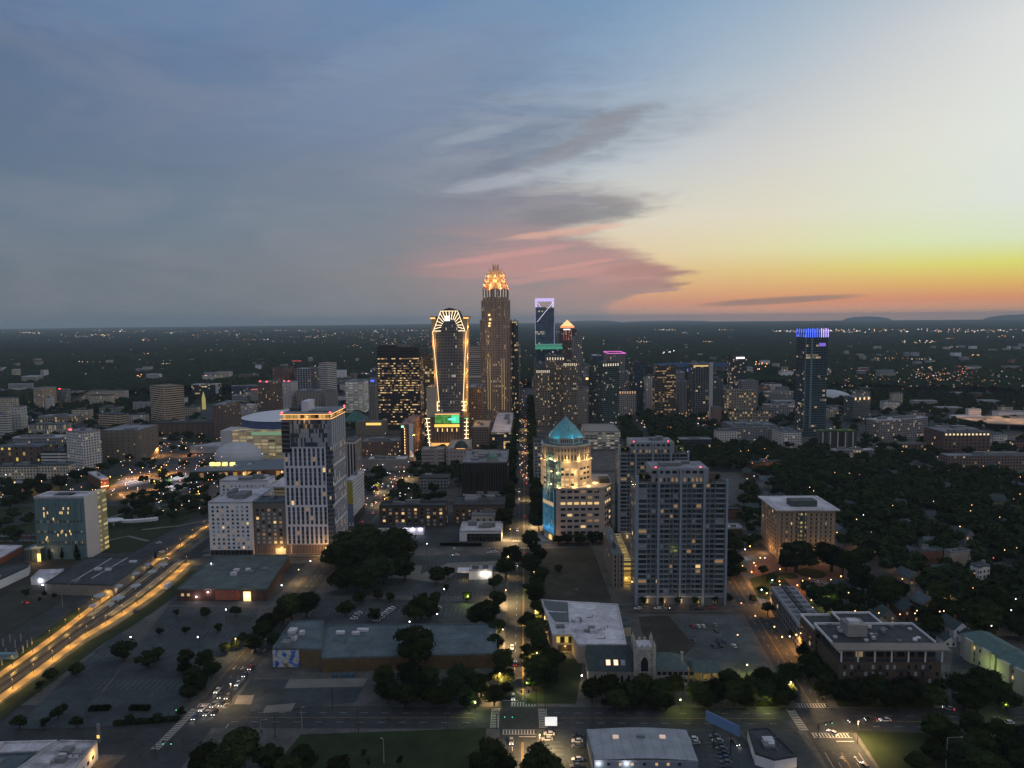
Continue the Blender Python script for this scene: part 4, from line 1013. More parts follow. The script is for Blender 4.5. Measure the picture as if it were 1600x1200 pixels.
 for i in range(9): x = Xp(681 + i * 4.6); cm.box(x - .5, x + .5, Yp - 1.2, Yp - .1, Zp(691), Zp(667.5))
 cm.build('columns', [mat('column_stone', (.22, .18, .16), .8, 0)], root)
 for i in range(5): x = Xp(684 + i * 7.5); MB().bar((x, Yp - 1.6, Zp(674)), (x, Yp - 1.6, Zp(669)), .45).build('sconce', [GOLD], root)
 MB().box(Xp(674), Xp(722), Yp - 5, Yp - .1, Zp(697), Zp(692)).build('entrance_canopy', [emis('entrance_glow', (1, .48, .10), 1.0)], root)
 for s, xa, xb in ((-1, 666.5, 671), (1, 731, 727)):
  for k in range(7): MB().box(min(Xp(xa + (k * .55 if s < 0 else -k * .3)), Xp(xb)) - 1.4, max(Xp(xa), Xp(xb)) + 1.2, Yp - 1.4, Yp - 1.0, Zp(654 + k * 6.2), Zp(653.2 + k * 6.2)).build('ladder_light', [WARMLED if not (s > 0 and k < 1) else GREEN], root)
  MB().bar((Xp(667 if s < 0 else 730), Yp - 1.8, Zp(653)), (Xp(671.5 if s < 0 else 727.5), Yp - 1.8, Zp(697)), .5).build('edge_light', [WARMLED], root)
  ptlight(root, (Xp(662 if s < 0 else 735), Yp + 4, 18), 4500, (1, .5, .12)); ptlight(root, (Xp(662 if s < 0 else 735), Yp + 4, 38), 3500, (1, .5, .12))
 ptlight(root, (cx, Yp - 9, 4), 3500, (1, .5, .14))
gold_outline_tower()
# ---- blue and lavender crowned glass tower with the diagonal
def diagonal_tower():
 Y = 1560.0; X = lambda px: AT(px, 520, Y).x; Z = lambda py: AT(850, py, Y).z
 x0, x1 = X(836.5), X(866); cx = (x0 + x1) / 2
 root = thing('skyscraper', 'blue glass skyscraper with lavender lit open crown and diagonal light line', 'skyscraper', (cx, Y, 0)); OCC.append((cx, Y + 20, 40))
 fm = facade('diag_glass', (.08, .11, .15), (.06, .09, .15), 3.4, 4.1, .94, .74, .03, (1, .85, .5), .7, .05)
 MB().box(x0, x1, Y, Y + 34, 0, Z(480)).build('wall', [fm, ROOFD], root)
 cm = mat('crown_metal_white', (.45, .42, .55), .5, 0)
 for q in ((x0, x0 + 4.5, Y, Y + 5), (x1 - 3.5, x1, Y, Y + 5), (x0, x0 + 4, Y + 29, Y + 34), (x1 - 4, x1, Y + 29, Y + 34)): MB().box(*q, Z(480), Z(467)).build('crown_post', [LAV], root)
 for y in (Y, Y + 30): MB().box(x0, x1, y - .1, y + 4, Z(470.5), Z(466)).build('crown_beam', [LAV], root)
 MB().box(x0, x0 + 3, Y + 4, Y + 30, Z(470), Z(466)).build('crown_beam', [LAV], root); MB().box(x1 - 3, x1, Y + 4, Y + 30, Z(470), Z(466)).build('crown_beam', [LAV], root)
 MB().bar((x0 + 6, Y + 2, Z(473)), (x0 + 12, Y + 2, Z(480)), 1.6).build('crown_brace', [LAV], root)
 MB().bar((x1 - 3, Y - .5, Z(473)), (x0 + 4, Y - .5, Z(503)), .55).build('diagonal_light', [emis('led_soft_white', (.9, .8, .95), 1.2)], root)
 MB().bar((x0, Y - .4, Z(470)), (x0, Y - .4, Z(540)), .35).build('edge_light', [LAV], root); MB().bar((x1, Y - .4, Z(505)), (x1, Y - .4, Z(540)), .35).build('edge_light', [LAV], root)
diagonal_tower()
# ---- orange pyramid topped tower
def pyramid_tower():
 Y = 1700.0; X = lambda px: AT(px, 520, Y).x; Z = lambda py: AT(886, py, Y).z; cx = X(887)
 root = thing('skyscraper', 'dark skyscraper with small glowing orange pyramid roof', 'skyscraper', (cx, Y, 0)); OCC.append((cx, Y + 20, 40))
 fm = facade('pyr_wall', (.085, .06, .06), (.02, .02, .025), 3, 4, .5, .6, .06, rowlit=.05)
 w = X(899) - X(873)
 MB().box(cx - w / 2 - 1, cx + w / 2 + 1, Y, Y + w, 0, Z(514)).build('wall', [fm, ROOFD], root)
 MB().box(cx - w * .4, cx + w * .4, Y + 2, Y + w - 4, Z(514), Z(512.5)).build('setback', [fm], root)
 q = w * .40; yc = Y + w / 2
 r = lambda h, z: [(cx - h, yc - h, z), (cx + h, yc - h, z), (cx + h, yc + h, z), (cx - h, yc + h, z)]
 MB().loft([r(q, Z(512.4)), r(q, Z(509.5))]).build('glowing_cornice', [emis('orange_cornice', (1, .28, .08), 1.3)], root)
 MB().loft([r(q * .92, Z(509.4)), r(.6, Z(500))]).build('pyramid_roof', [emis('orange_pyramid', (1, .50, .16), 1.5)], root)
 for i in range(4): x = cx - 9 + i * 6; MB().box(x - .4, x + .4, Y - .4, Y - .1, Z(532), Z(516)).build('facade_light', [emis('facade_red', (1, .2, .12), .5)], root)
 MB().box(cx - 10, cx + 6, Y - .5, Y - .1, Z(515.5), Z(514)).build('lit_sign', [WSIGN], root)
pyramid_tower()
# ---- octagonal office with turquoise pyramid
def turquoise_office():
 Y = 531.0; root = thing('office_building', 'beige stepped octagonal office lit yellow with turquoise pyramid roof', 'office building', (28, Y, 0)); OCC.append((27, 552, 34))
 wl = mat('beige_stone', (.40, .33, .30), .8, .1, .15); cap = ROOFD
 Z = lambda py, y=Y: AT(885, py, y).z
 g0 = P(851, 838); g1 = P(869, 848); g2 = P(943, 847); g3 = P(956, 840)
 zp = AT(900, 763, g1.y).z
 y_b = g1.y + 48; xl = g0.x; pod = [(xl, g0.y), (g1.x, g1.y), (g2.x, g2.y), (g3.x, g3.y + 3), (g3.x, y_b), (xl - .5, y_b)]
 MB().prism(pod, 0, zp, 0, 1).build('podium_wall', [wl, cap], root)
 e = MB(); e.prism([lerp2(p, (28, 555), -.012) for p in pod], zp - .9, zp + .3); e.build('podium_cornice', [wl], root)
 fh = (zp - 1.5) / 9; spec = []
 def rows(j, n): return {8: LIT['2'], 6: [(G_LIT, .95), (G_COOL, .05)], 3: LIT['3'], 4: LIT['2'], 5: LIT['2']}.get(j, LIT['1'])
 spec += grid(pod[1], pod[2], 1, zp - .5, 5.1, fh, 3.6, 1.9, LIT['1'], 1.5, rows)
 spec += grid(pod[2], pod[3], 1, zp - .5, 4, fh, 2.6, 1.9, LIT['1'], .3, rows)
 spec += grid((pod[0][0], y_b), pod[0], 1, zp - .5, 5.1, fh, 2.8, 1.9, LIT['1'], 1.0)
 cx, cy = 27.0, g1.y + 22
 cx = AT(884, 700, cy).x
 def octg(r, y=cy, t=0): return [(cx + r * math.cos(math.pi / 8 + i * math.pi / 4), y + r * math.sin(math.pi / 8 + i * math.pi / 4)) for i in range(8)]
 yf = cy - 19.5; zt2 = AT(884, 722, yf).z; zt3 = AT(884, 697, cy - 18).z; zt4 = AT(884, 686, cy - 13).z; zap = AT(882, 650, cy).z
 R2, R3, R4 = 21.0, 19.4, 13.8
 o2 = octg(R2); MB().prism(o2, zp, zt2, 0, 1).build('office_tier', [wl, cap], root)
 MB().prism(octg(R2 + .5), zt2 - .5, zt2 + .3, 0).build('cornice', [wl], root)
 f2 = (zt2 - zp) / 5
 for a, b in zip(o2, o2[1:] + o2[:1]):
  if (a[1] + b[1]) / 2 < cy + 8: spec += grid(a, b, zp + .2, zt2, 3.9, f2, 2.7, 1.7, [(G_DARK, .55), (G_DIM, .15), (G_LIT, .3)], .4)
 o3 = octg(R3); MB().prism(o3, zt2 + .3, zt3, 0, 1).build('colonnade_wall', [wl, cap], root)
 pr = MB(); gl = MB()
 for a, b in zip(o3, o3[1:] + o3[:1]):
  if (a[1] + b[1]) / 2 > cy + 9: continue
  L_ = math.hypot(b[0] - a[0], b[1] - a[1]); u = ((b[0] - a[0]) / L_, (b[1] - a[1]) / L_); nn_ = (u[1], -u[0])
  for i in range(7):
   s = L_ * i / 6; pr.obox(a, u, nn_, max(0, s - .45), min(L_, s + .45), 0, .9, zt2 + .3, zt3 - 1)
   if i < 6: gl.obox(a, u, nn_, s + .8, s + L_ / 6 - .8, .02, .12, zt2 + 1.5, zt3 - 2.2)
  pr.obox(a, u, nn_, 0, L_, -.2, 1.1, zt3 - 1, zt3 + .2)
 pr.build('piers', [wl], root); gl.build('colonnade_glazing', [facade('tall_glass', (.02, .02, .02), (.03, .035, .04), 3, 3.2, .9, .8, .2, (1, .6, .2), .5)], root)
 o4 = octg(R4); MB().prism(o4, zt3 + .2, zt4).build('drum', [wl], root)
 for a, b in zip(o4, o4[1:] + o4[:1]):
  if (a[1] + b[1]) / 2 < cy + 6: spec += grid(a, b, zt3 + 1.0, zt4 - .4, 1.6, zt4 - zt3 - 1.4, .8, (zt4 - zt3) * .55, [(G_DARK, .85), (G_PALE, .15)], .3)
 MB().prism(octg(R4 + .7), zt4, zt4 + .5).build('cornice', [wl], root)
 pm = facade('pyramid_glass', (.16, .26, .28), (.05, .14, .16), 1.5, 1.3, .86, .84, 1.0, (.01, .50, .60), .20, gr=.3)
 r_ = [(x, y, zt4 + .5) for x, y in octg(R4 + .3)]; ap = (cx, cy, zap); mb = MB()
 lo = [(x, y, zt4 + 2.4) for x, y in octg(R4 * .93)]
 for i in range(8):
  j = (i + 1) % 8; mb.face([r_[i], r_[j], lo[j], lo[i]]); mb.face([lo[i], lo[j], ap])
 mb.build('pyramid_roof', [pm], root)
 rb = MB()
 for i in range(8): rb.bar(lo[i], ap, .16)
 rb.bar((cx, cy, zap - 2), (cx, cy, zap + 4), .12); rb.build('pyramid_ribs', [mat('rib_metal', (.25, .30, .30), .5, 0)], root)
 q0, q1 = lerp2(pod[0], pod[1], .0), lerp2(pod[0], pod[1], 1.0); zg = AT(860, 706, 545).z
 v = Vector((q1[0] - q0[0], q1[1] - q0[1])).normalized(); nn_ = (v.y, -v.x); L_ = math.hypot(q1[0] - q0[0], q1[1] - q0[1])
 MB().obox(q0, (v.x, v.y), nn_, .6, L_ - .3, -12, 1.6, 6.5, zt2 + 1).build('glass_bow', [facade('bow_glass', (.05, .09, .13), (.03, .08, .13), 1.35, 3.6, .8, .8, .16, (1, .75, .4), .55)], root)
 MB().obox(q0, (v.x, v.y), nn_, .4, L_ - .3, -10, 1.9, 5.2, 6.5).build('bow_base', [mat('teal_metal', (0, 0, 0))], root)
 MB().obox(q0, (v.x, v.y), nn_, L_ * .32, L_ * .72, -11, 1.0, zt2 + 1, zg + 1).build('glass_bow_top', [facade('bow_glass', (0, 0, 0), (0, 0, 0), 1, 1, 1, 1)], root)
 st_ = MB()
 for i in range(9):
  s = .9 + i * (L_ - 1.6) / 8; st_.obox(q0, (v.x, v.y), nn_, s, s + .14, 1.62, 1.8, 7, 7 + (zt2 - 9) * (.95 if i in (2, 5) else R.uniform(.3, .7)))
 st_.build('blue_light_strips', [CYAN], root)
 MB().obox(q0, (v.x, v.y), nn_, .8, L_ - .6, 1.62, 1.78, AT(860, 783, 540).z - 1.4, AT(860, 783, 540).z + 1.4).build('lit_floor', [YDIM], root)
 MB().obox(q0, (v.x, v.y), nn_, L_ * .4, L_ * .62, .05, .2, .3, 4.6).build('entrance_door', [YLIT], root)
 for i in range(3): ptlight(root, (q0[0] + v.x * L_ * (.2 + .3 * i) + nn_[0] * 4, q0[1] + v.y * L_ * (.2 + .3 * i) + nn_[1] * 4, 9), 800, (.0, .45, .9))
 place_windows(root, spec)
 for r0, z0, pw, n in ((R2 + 1.8, zp + 1.2, 1700, 6), (R2 + 2.2, zp + f2 * 2.9, 1500, 6), (R3 + 2.2, zt2 + 1.2, 1900, 7)):
  for i in range(n):
   a = math.pi * (1.08 + .84 * i / (n - 1)) if n > 1 else 1.5 * math.pi
   ptlight(root, (cx + r0 * math.cos(a), cy + r0 * math.sin(a), z0), pw, (1, .66, .22), .3)
 for a in (1.05, 1.3, 1.6, 1.85): ptlight(root, (cx + (R4 + 2.5) * math.cos(a * math.pi), cy + (R4 + 2.5) * math.sin(a * math.pi), zt4 + 2.5), 800, (.05, .65, .80), .4)
 MB().box(g2.x - 2, g2.x + 6, g2.y + 14, g2.y + 24, zp + .3, zp + 3.5).build('rooftop_unit', [ROOFD], root)
 ptlight(root, (q1[0] - 6, q1[1] - 5, 5), 1800, (1, .5, .2))
turquoise_office()
# ---- twin balconied apartment towers
def balcony_tower(label, xl, xc, xr, yb, yt, H=None, cols=(.24, .485, .745), depth=None):
 C, A, B, D, dL, dR, a, b = foot(xl, xc, xr, yb, 90, 24)
 a = depth or min(a, 26); A = (C[0], C[1] + a); D = (B[0], B[1] + a); H = H or HT(xc, yb, yt)
 root = thing('apartment_tower', label, 'apartment tower', (*C, 0)); OCC.append(((C[0] + B[0]) / 2, C[1] + 12, 38))
 wl = mat('bluish_concrete', (.15, .165, .185), .8, .1, .2); fr = mat('balcony_concrete', (.25, .28, .31), .8, .1, .3)
 zr = H - 8.5
 MB().prism([C, B, D, A], 0, zr, 0, 1).build('wall', [wl, ROOFD], root)
 nf = int((zr - 6.5) / 3.02); fh = (zr - 6.5) / nf; spec = []
 mixf = [(G_DARK, .34), (G_BLUE, .55), (G_PALE, .05), (G_DIM, .04), (G_LIT, .01)]
 bays = []; t = .02; k = 0
 wid = [.095, .035, .05, .035, .035, .055, .03, .045, .045, .035, .05, .035, .055, .035, .04, .05, .10]
 tot = sum(wid) + .012 * len(wid); x = .02
 for w in wid: bays.append((x, w * .96 / tot)); x += (w + .012) * .96 / tot
 for f in range(nf):
  z = 6.5 + (f + .5) * fh
  for x0, w in bays: spec.append((C[0] + b * (x0 + w / 2), C[1], z, 0, b * w, fh * .62, pick(mixf)))
  for i in range(5): spec.append((C[0], C[1] + a * (i + .5) / 5, z, -math.pi / 2, a / 5 * .6, fh * .6, pick(mixf)))
 place_windows(root, spec)
 sl = MB()                                     # balcony slabs, floor by floor
 for f in range(nf + 1):
  z = 6.5 + f * fh
  for q0, q1 in ((.005, .115), (.22, .36), (.42, .55), (.62, .76), (.875, .995)): sl.box(C[0] + b * q0, C[0] + b * q1, C[1] - 1.3, C[1] - .02, z - .16, z + .12)
  for q0, q1 in ((.005, .115), (.875, .995)): sl.box(C[0] + b * q0, C[0] + b * q1, C[1] - 1.3, C[1] - 1.22, z + .12, z + .55)
 sl.build('balconies', [fr], root)
 for q in cols + (1 - cols[0] * .02,): 
  MB().box(C[0] + b * q - .7, C[0] + b * q + .5, C[1] - 1.7, C[1] - .02, 0, H + (.5 if q < .9 else -6)).build('vertical_fin', [mat('fin_blue_grey', (.22, .27, .34), .7, .05, .2)], root)
 MB().box(C[0] - .9, C[0] + .9, C[1] - 1.5, C[1] + 1, 0, H - 4).build('vertical_fin', [mat('fin_blue_grey', (0, 0, 0))], root)
 MB().box(C[0] + b * .17, C[0] + b * .80, C[1] + 1.5, D[1] - 1, zr, H, 0, 1).build('penthouse', [mat('penthouse_grey', (.28, .28, .31), .8, .1, .2), ROOF], root)
 sp2 = [(C[0] + b * (.195 + i * .075), C[1] + 1.5, H - 2.2, 0, b * .05, 1.7, G_DARK) for i in range(8)] + [(C[0] + b * (.22 + i * .045), C[1] + 1.5, zr + 1.7, 0, b * .022, 2.2, pick([(G_DIM, .7), (G_DARK, .3)])) for i in range(12)]
 pg = MB()
 for s in sp2: pg.box(s[0] - s[4] / 2, s[0] + s[4] / 2, s[1] - .1, s[1] - .01, s[2] - s[5] / 2, s[2] + s[5] / 2, 0 if s[6] is G_DARK else 1)
 pg.build('penthouse_glazing', [G_DARK, G_DIM], root)
 roofstuff(root, (C[0] + b * .2, D[1] - 2), (C[0] + b * .2, C[1] + 3), (C[0] + b * .75, C[1] + 3), D, H, 3)
 for x in (.22, .72): beacon(root, (C[0] + b * x, C[1] + 4, H), .28)
 for q0, q1, g_ in ((.03, .16, 0), (.83, .97, 1)):  # planted, lit roof terraces
  mb = MB(); x0, x1 = C[0] + b * q0, C[0] + b * q1
  mb.box(x0, x1, C[1] + .3, C[1] + .5, zr, zr + 1.1); mb.box(x0, x1, C[1] + 9, C[1] + 9.3, zr, zr + 4.5); mb.build('terrace_wall', [mat('terrace_stone', (.14, .13, .10), .8, 0)], root)
  ptlight(root, ((x0 + x1) / 2, C[1] + 3.2, zr + 3.2), 1500, (1, .74, .36) if not g_ else (.85, .95, .6), .3)
 for i in range(5):
  x = C[0] + b * (.12 + i * .19); MB().box(x - .7, x + .7, C[1] - 1.0, C[1] - .1, 1.2, 3.4).build('lobby_light', [YDIM], root)
  ptlight(root, (x, C[1] - 3.5, 3.2), 240, (1, .6, .28), .3)
 MB().box(C[0] - .3, B[0] + .3, C[1] - 1.2, C[1] - .02, 4.6, 5.6).build('base_canopy', [fr], root)
 return root, C, B, H, zr, b
bt1 = balcony_tower('front tower of the twin balconied apartment towers', 985, 994, 1133, 944, 733)
bt2 = balcony_tower('rear tower of the twin balconied apartment towers, seen over a lower brick garage', 955.5, 967, 1074, 843, 692)
for (root, C, B, H, zr, b), wd in ((bt1, 'front'), (bt2, 'rear')):
 for q, n in ((.065, 5), (.12, 4), (.90, 3)):
  w = tree(C[0] + b * q, C[1] + 4, 4.6, 4.2, 'small lit tree on the %s roof terrace of the %s twin tower' % ('right' if q > .5 else 'outer left' if q < .1 else 'inner left', wd), 'trees on the lit roof terraces', 'small', 'potted_tree'); w.location.z = zr
# ---- brown brick garage beside the twin towers
C = P(957, 917); g = P(973, 917); L0 = P(943, 832)
root = thing('parking_garage', 'narrow brick garage with vertical pale stripes beside the front twin tower', 'parking garage', (C.x, C.y, 0)); OCC.append((C.x + 3, C.y + 25, 14)); OCC.append((C.x + 3, C.y + 45, 14))
Hg = HT(957, 917, 866); MB().box(C.x, g.x, C.y, 495, 0, Hg, 0, 1).build('wall', [facade('garage_side', (.16, .13, .11), (.025, .02, .018), 3.4, 3.0, .6, .5, .04), ROOFB], root)
mb = MB()
for i in range(4): mb.box(C.x + .2 + i * 2.0, C.x + 1.1 + i * 2.0, C.y - .25, C.y - .02, 0, Hg + .2)
mb.build('vertical_stripe', [mat('pale_pink_stone', (.35, .30, .27), .8, 0)], root)
mb = MB().box(g.x + .02, g.x + 6, C.y + 4, C.y + 60, 0, Hg - 5); mb.build('lit_deck', [facade('lit_deck', (.28, .23, .12), (.05, .04, .02), 8, 3.0, .9, .5, .9, (1, .62, .14), .8)], root)
ptlight(root, (g.x + 3.2, C.y + 1, 3), 900, (1, .6, .15)); ptlight(root, (g.x + 3.2, C.y + 22, Hg + 3), 900, (1, .62, .2))
roofstuff(root, (C.x, 490), (C.x, C.y), (g.x, C.y), (g.x, 490), Hg, 3)
# ---- blue crowned glass tower (right)
def blue_crown_tower():
 r_, C, A, B, D, H = block('skyscraper', 'slim blue glass skyscraper with blue and violet lit crown, standing alone right', 1241, 1255, 1289, 682, 521, 90, DARK, ROOFD,
  fac=facade('slim_glass', (.07, .10, .12), (.02, .035, .045), 3.6, 3.35, .93, .74, .035, (1, .72, .38), .6, .05), units=2, cat='skyscraper')
 OCC.append((C[0] + 16, C[1] + 16, 30)); n = 11; z1 = AT(1270, 514, C[1]).z
 vio = emis('led_violet', (.55, .42, 1), 1.5)
 for i in range(n):
  t = i / (n - 1); p = lerp2(C, B, t); MB().box(p[0] - .55, p[0] + .55, p[1] - .5, p[1] + .5, H - 5.5, z1 + (1 if i % 2 else 0)).build('crown_light_fin', [BLUE if i < 7 else vio], r_)
 MB().prism([C, B, D, A], H - 5, H - .5).build('crown_screen', [emis('crown_blue_haze', (.04, .10, .75), .5)], r_)
 for i in range(5): p = lerp2(C, A, i / 4); MB().box(p[0] - .5, p[0] + .5, p[1] - .5, p[1] + .5, H - 5.5, z1).build('crown_light_fin', [BLUE], r_)
 p = lerp2(C, B, .28); MB().box(p[0] - 1.4, p[0] + 1.4, p[1] - .5, p[1] + .02, 12, H - 6).build('vertical_mullion', [mat('teal_grey_metal', (.13, .19, .22), .5, 0)], r_)
 p = lerp2(C, B, .0); MB().box(p[0] - .5, p[0] + .9, p[1] - .5, p[1] + .02, 12, H - 6).build('vertical_mullion', [MATS['teal_grey_metal']], r_)
 MB().box(B[0] - 12, B[0] - 3, C[1] - .3, C[1] - .05, AT(1280, 541, C[1]).z, AT(1280, 536, C[1]).z).build('violet_lit_floor', [emis('violet_floor', (.25, .1, .9), .7)], r_)
 MB().bar((B[0], B[1] + 8, H), (B[0], B[1] + 8, H + 12), .3).build('antenna', [DARK], r_)
blue_crown_tower()
# ---- tan apartment slab (right)
r_, C, A, B, D, H = block('apartment_building', 'tan concrete apartment slab with flat overhanging white roof', 1188, 1214, 1303, 873, 797, 90, TAN, ROOFW,
 win=(3.4, 3.05, 1.0, 1.7, [(G_DARK, .9), (G_DIM, .07), (G_LIT, .03)], 2.5), units=0, cat='apartment building')
OCC.append(((C[0] + B[0]) / 2, C[1] + 10, 30)); w_ = B[0] - C[0]
gr = MB()
for f in range(11): gr.box(C[0], B[0], C[1] - .22, C[1] - .09, 2.4 + f * 3.05 - .12, 2.4 + f * 3.05 + .12)
gr.build('floor_bands', [mat('tan_dark_band', (.16, .14, .12), .8, 0)], r_)
gr = MB()
for i in range(17): x = C[0] + w_ * i / 16; gr.box(x - .12, x + .12, C[1] - .35, C[1] - .23, 1, H - 1)
gr.build('vertical_ribs', [MATS['tan_dark_band']], r_)
MB().box(C[0] + w_ * .36, C[0] + w_ * .48, C[1] - 1.2, C[1] - .37, .3, H - .5).build('stair_bay', [facade('stairs', (.05, .06, .06), (.03, .03, .03), 3.2, 3.05, .4, .5, .75, (1, .72, .22), .7)], r_)
MB().box(C[0] - 2.2, B[0] + 2.2, C[1] - 2.2, A[1] + 2, H - .25, H + .75).build('overhanging_roof', [ROOFW], r_)
MB().box(C[0] + w_ * .28, C[0] + w_ * .74, C[1] + 6, C[1] + 15, H + .76, H + 5).build('penthouse', [mat('penthouse_dark', (.07, .09, .09), .8, .1, .2), ROOFW], r_)
for x in (C[0] + 5, C[0] + 22, B[0] - 5): ptlight(r_, (x, C[1] - 5, 4), 1800, (1, .5, .18))
ptlight(r_, (C[0] - 6, C[1] + 12, 4), 2500, (1, .45, .15))
# ------------------------------------------------------------------ lower buildings of the foreground and middle distance
def hall(name, label, h, roofpx, wall, roof, cat='building', units=0, parapet=.6, fac=None):
 """flat-roofed building given by the image outline of its roof, h metres up."""
 poly = [(lambda v: (v.x, v.y))(P(x, y, h)) for x, y in roofpx]
 cx = sum(p[0] for p in poly) / len(poly); cy = sum(p[1] for p in poly) / len(poly)
 a = sum(poly[i - 1][0] * poly[i][1] - poly[i][0] * poly[i - 1][1] for i in range(len(poly)))
 if a < 0: poly = poly[::-1]
 root = thing(name, label, cat, (cx, cy, 0)); OCC.append((cx, cy, .45 * max(math.hypot(p[0] - cx, p[1] - cy) for p in poly)))
 for p in poly: OCC.append((p[0] * .7 + cx * .3, p[1] * .7 + cy * .3, 8))
 MB().prism(poly, 0, h - .3).build('wall', [fac or wall], root)
 mb = MB(); mb.prism(poly, h - .3, h)
 if parapet:
  inn = []
  n = len(poly)
  for i in range(n):
   p0, p1, p2 = Vector(poly[i - 1]), Vector(poly[i]), Vector(poly[(i + 1) % n])
   d1, d2 = (p1 - p0).normalized(), (p2 - p1).normalized(); n1, n2 = Vector((-d1.y, d1.x)), Vector((-d2.y, d2.x))
   s = n1 + n2; inn.append(tuple(p1 + s * (.5 / max(.4, s.dot(n1) ))))
  for i in range(n):
   j = (i + 1) % n; a_, b_, c_, d_ = poly[i], poly[j], inn[j], inn[i]; z0, z1 = h + .005, h + parapet
   mb.face([(*a_, z0), (*b_, z0), (*b_, z1), (*a_, z1)]); mb.face([(*b_[:2], z1), (*c_, z1), (*d_, z1), (*a_, z1)][::-1]); mb.face([(*c_, z0), (*d_, z0), (*d_, z1), (*c_, z1)])
 mb.build('roof', [roof], root)
 for k in range(units):
  for _ in range(20):
   t = [R.random() for _ in poly]; s = sum(t); x = sum(p[0] * w for p, w in zip(poly, t)) / s; y = sum(p[1] * w for p, w in zip(poly, t)) / s; break
  w, d_ = R.uniform(1, 2.4), R.uniform(1, 2.2)
  MB().box(x - w, x + w, y - d_, y + d_, h + .02, h + R.uniform(.8, 2)).build('rooftop_unit', [MECH if k % 2 else ROOFW], root)
 if units > 2:
  x0, x1 = min(p[0] for p in poly), max(p[0] for p in poly); y0, y1 = min(p[1] for p in poly), max(p[1] for p in poly); mb = MB()
  for k in range(units):
   x, y, l = cx + (x1 - x0) * R.uniform(-.28, .28), cy + (y1 - y0) * R.uniform(-.28, .28), R.uniform(2, 9)
   if k % 2: mb.bar((x - l / 2, y, h + .35), (x + l / 2, y, h + .35), .16)
   else: mb.bar((x, y - l / 4, h + .35), (x, y + l / 4, h + .35), .16)
   mb.bar((x + 2, y + 1.5, h), (x + 2, y + 1.5, h + .9), .22, 0, 6)
  mb.build('roof_pipes', [MECH], root)
 return root, poly, h
def wallwin(root, p, q, h, bay, w, hh, z, mix, most=100):
 place_windows(root, grid(p, q, z, z + hh + .5, bay, hh + .5, w, hh, LIT[mix] if isinstance(mix, str) else mix, .8), most)
FL = lambda px, py, z=0: (lambda v: (v.x, v.y))(P(px, py, z))
def wlight(root, px, py, h, power=500, col=(.9, .9, 1), y=None, head=True):
 """a bright wall lamp with its own light."""
 v = AT(px, py, y) if y else P(px, py, h)
 if head: MB().box(v.x - .25, v.x + .25, v.y - .45, v.y - .1, v.z - .2, v.z + .2).build('wall_lamp', [emis('wall_lamp_glow', (.95, .9, 1), 14)], root)
 ptlight(root, (v.x, v.y - .9, v.z - .3), power, col, .25, 'wall_light')
r_, pl, h = hall('warehouse', 'long low warehouse with big grey blue flat roof and brown wall', 7.0, [(502, 977), (776, 976), (776, 1022), (502, 1029)], mat('brown_painted_block', (.11, .07, .035), .85, .3, .2), ROOFB, 'warehouse')
for x, y, w in ((567, 985, 3.0), (556, 990, 2.0), (532, 989, 2.2)): v = P(x, y, 7.3); MB().box(v.x - w, v.x + w, v.y - 1, v.y + 1, 7.02, 8.3).build('rooftop_unit', [ROOFW], r_)
y0 = min(p[1] for p in pl)
for i, x in enumerate((523, 538, 549)): v = FL(x, 1058); MB().box(v[0] - 1.2, v[0] + 1.2, v[1] - .8, v[1] + .8, .15, 1.6).loft([[(v[0] - 1.2, v[1] - .8, 1.62), (v[0] + 1.2, v[1] - .8, 1.62), (v[0] + 1.2, v[1] + .8, 1.62), (v[0] - 1.2, v[1] + .8, 1.62)], [(v[0] - 1.1, v[1] - .6, 1.9), (v[0] + 1.1, v[1] - .6, 1.9), (v[0] + 1.1, v[1] + .6, 1.9), (v[0] - 1.1, v[1] + .6, 1.9)]]).build('container', [mat('skip_blue', (.03, .09, .14), .6, 0)], thing('waste_skip', ('leftmost', 'middle', 'rightmost')[i] + ' of three blue waste skips against the brown warehouse wall', 'skip', (v[0], v[1], 0), 'blue waste skips'))
r_, pl, h = hall('building', 'taller grey roofed end building with painted mural, at the corner of the long warehouse', 9.5, [(455, 971), (506, 970), (502, 1015), (426, 1013)], mat('mural_wall_brown', (.12, .085, .05), .85, .2, .2), ROOFB, 'building', 5)
def mural(name, cols, seed, sc):
 m = bpy.data.materials.new(name); m.use_nodes = True; t = m.node_tree; b = t.nodes['Principled BSDF']; b.inputs['Roughness'].default_value = .8
 tcn = t.nodes.new('ShaderNodeTexCoord'); mp = t.nodes.new('ShaderNodeMapping'); mp.inputs['Location'].default_value = (seed, seed, seed); n = t.nodes.new('ShaderNodeTexNoise'); n.inputs['Scale'].default_value = sc; n.inputs['Detail'].default_value = 3; n.inputs['Distortion'].default_value = 1.2
 t.links.new(tcn.outputs['Object'], mp.inputs[0]); t.links.new(mp.outputs[0], n.inputs[0]); cr = t.nodes.new('ShaderNodeValToRGB'); e = cr.color_ramp.elements; cr.color_ramp.interpolation = 'B_SPLINE'
 while len(e) < len(cols): e.new(.5)
 for i, q in enumerate(e): q.position = .32 + .36 * i / (len(cols) - 1); q.color = (*cols[i], 1)
 t.links.new(n.outputs[0], cr.inputs[0]); t.links.new(cr.outputs[0], b.inputs['Base Color']); return m
m1 = mural('abstract_mural_blue', [(.02, .04, .25), (.05, .15, .5), (.35, .42, .55), (.55, .55, .5), (.4, .33, .08), (.03, .03, .08)], 3, .22)
fy = min(p[1] for p in pl); fx0, fx1 = FL(426, 1013, 9.5)[0], FL(502, 1015, 9.5)[0]
MB().box(fx0 + .4, fx0 + 13.5, fy - .2, fy - .05, .6, 9.2).build('wall_mural', [m1], r_)
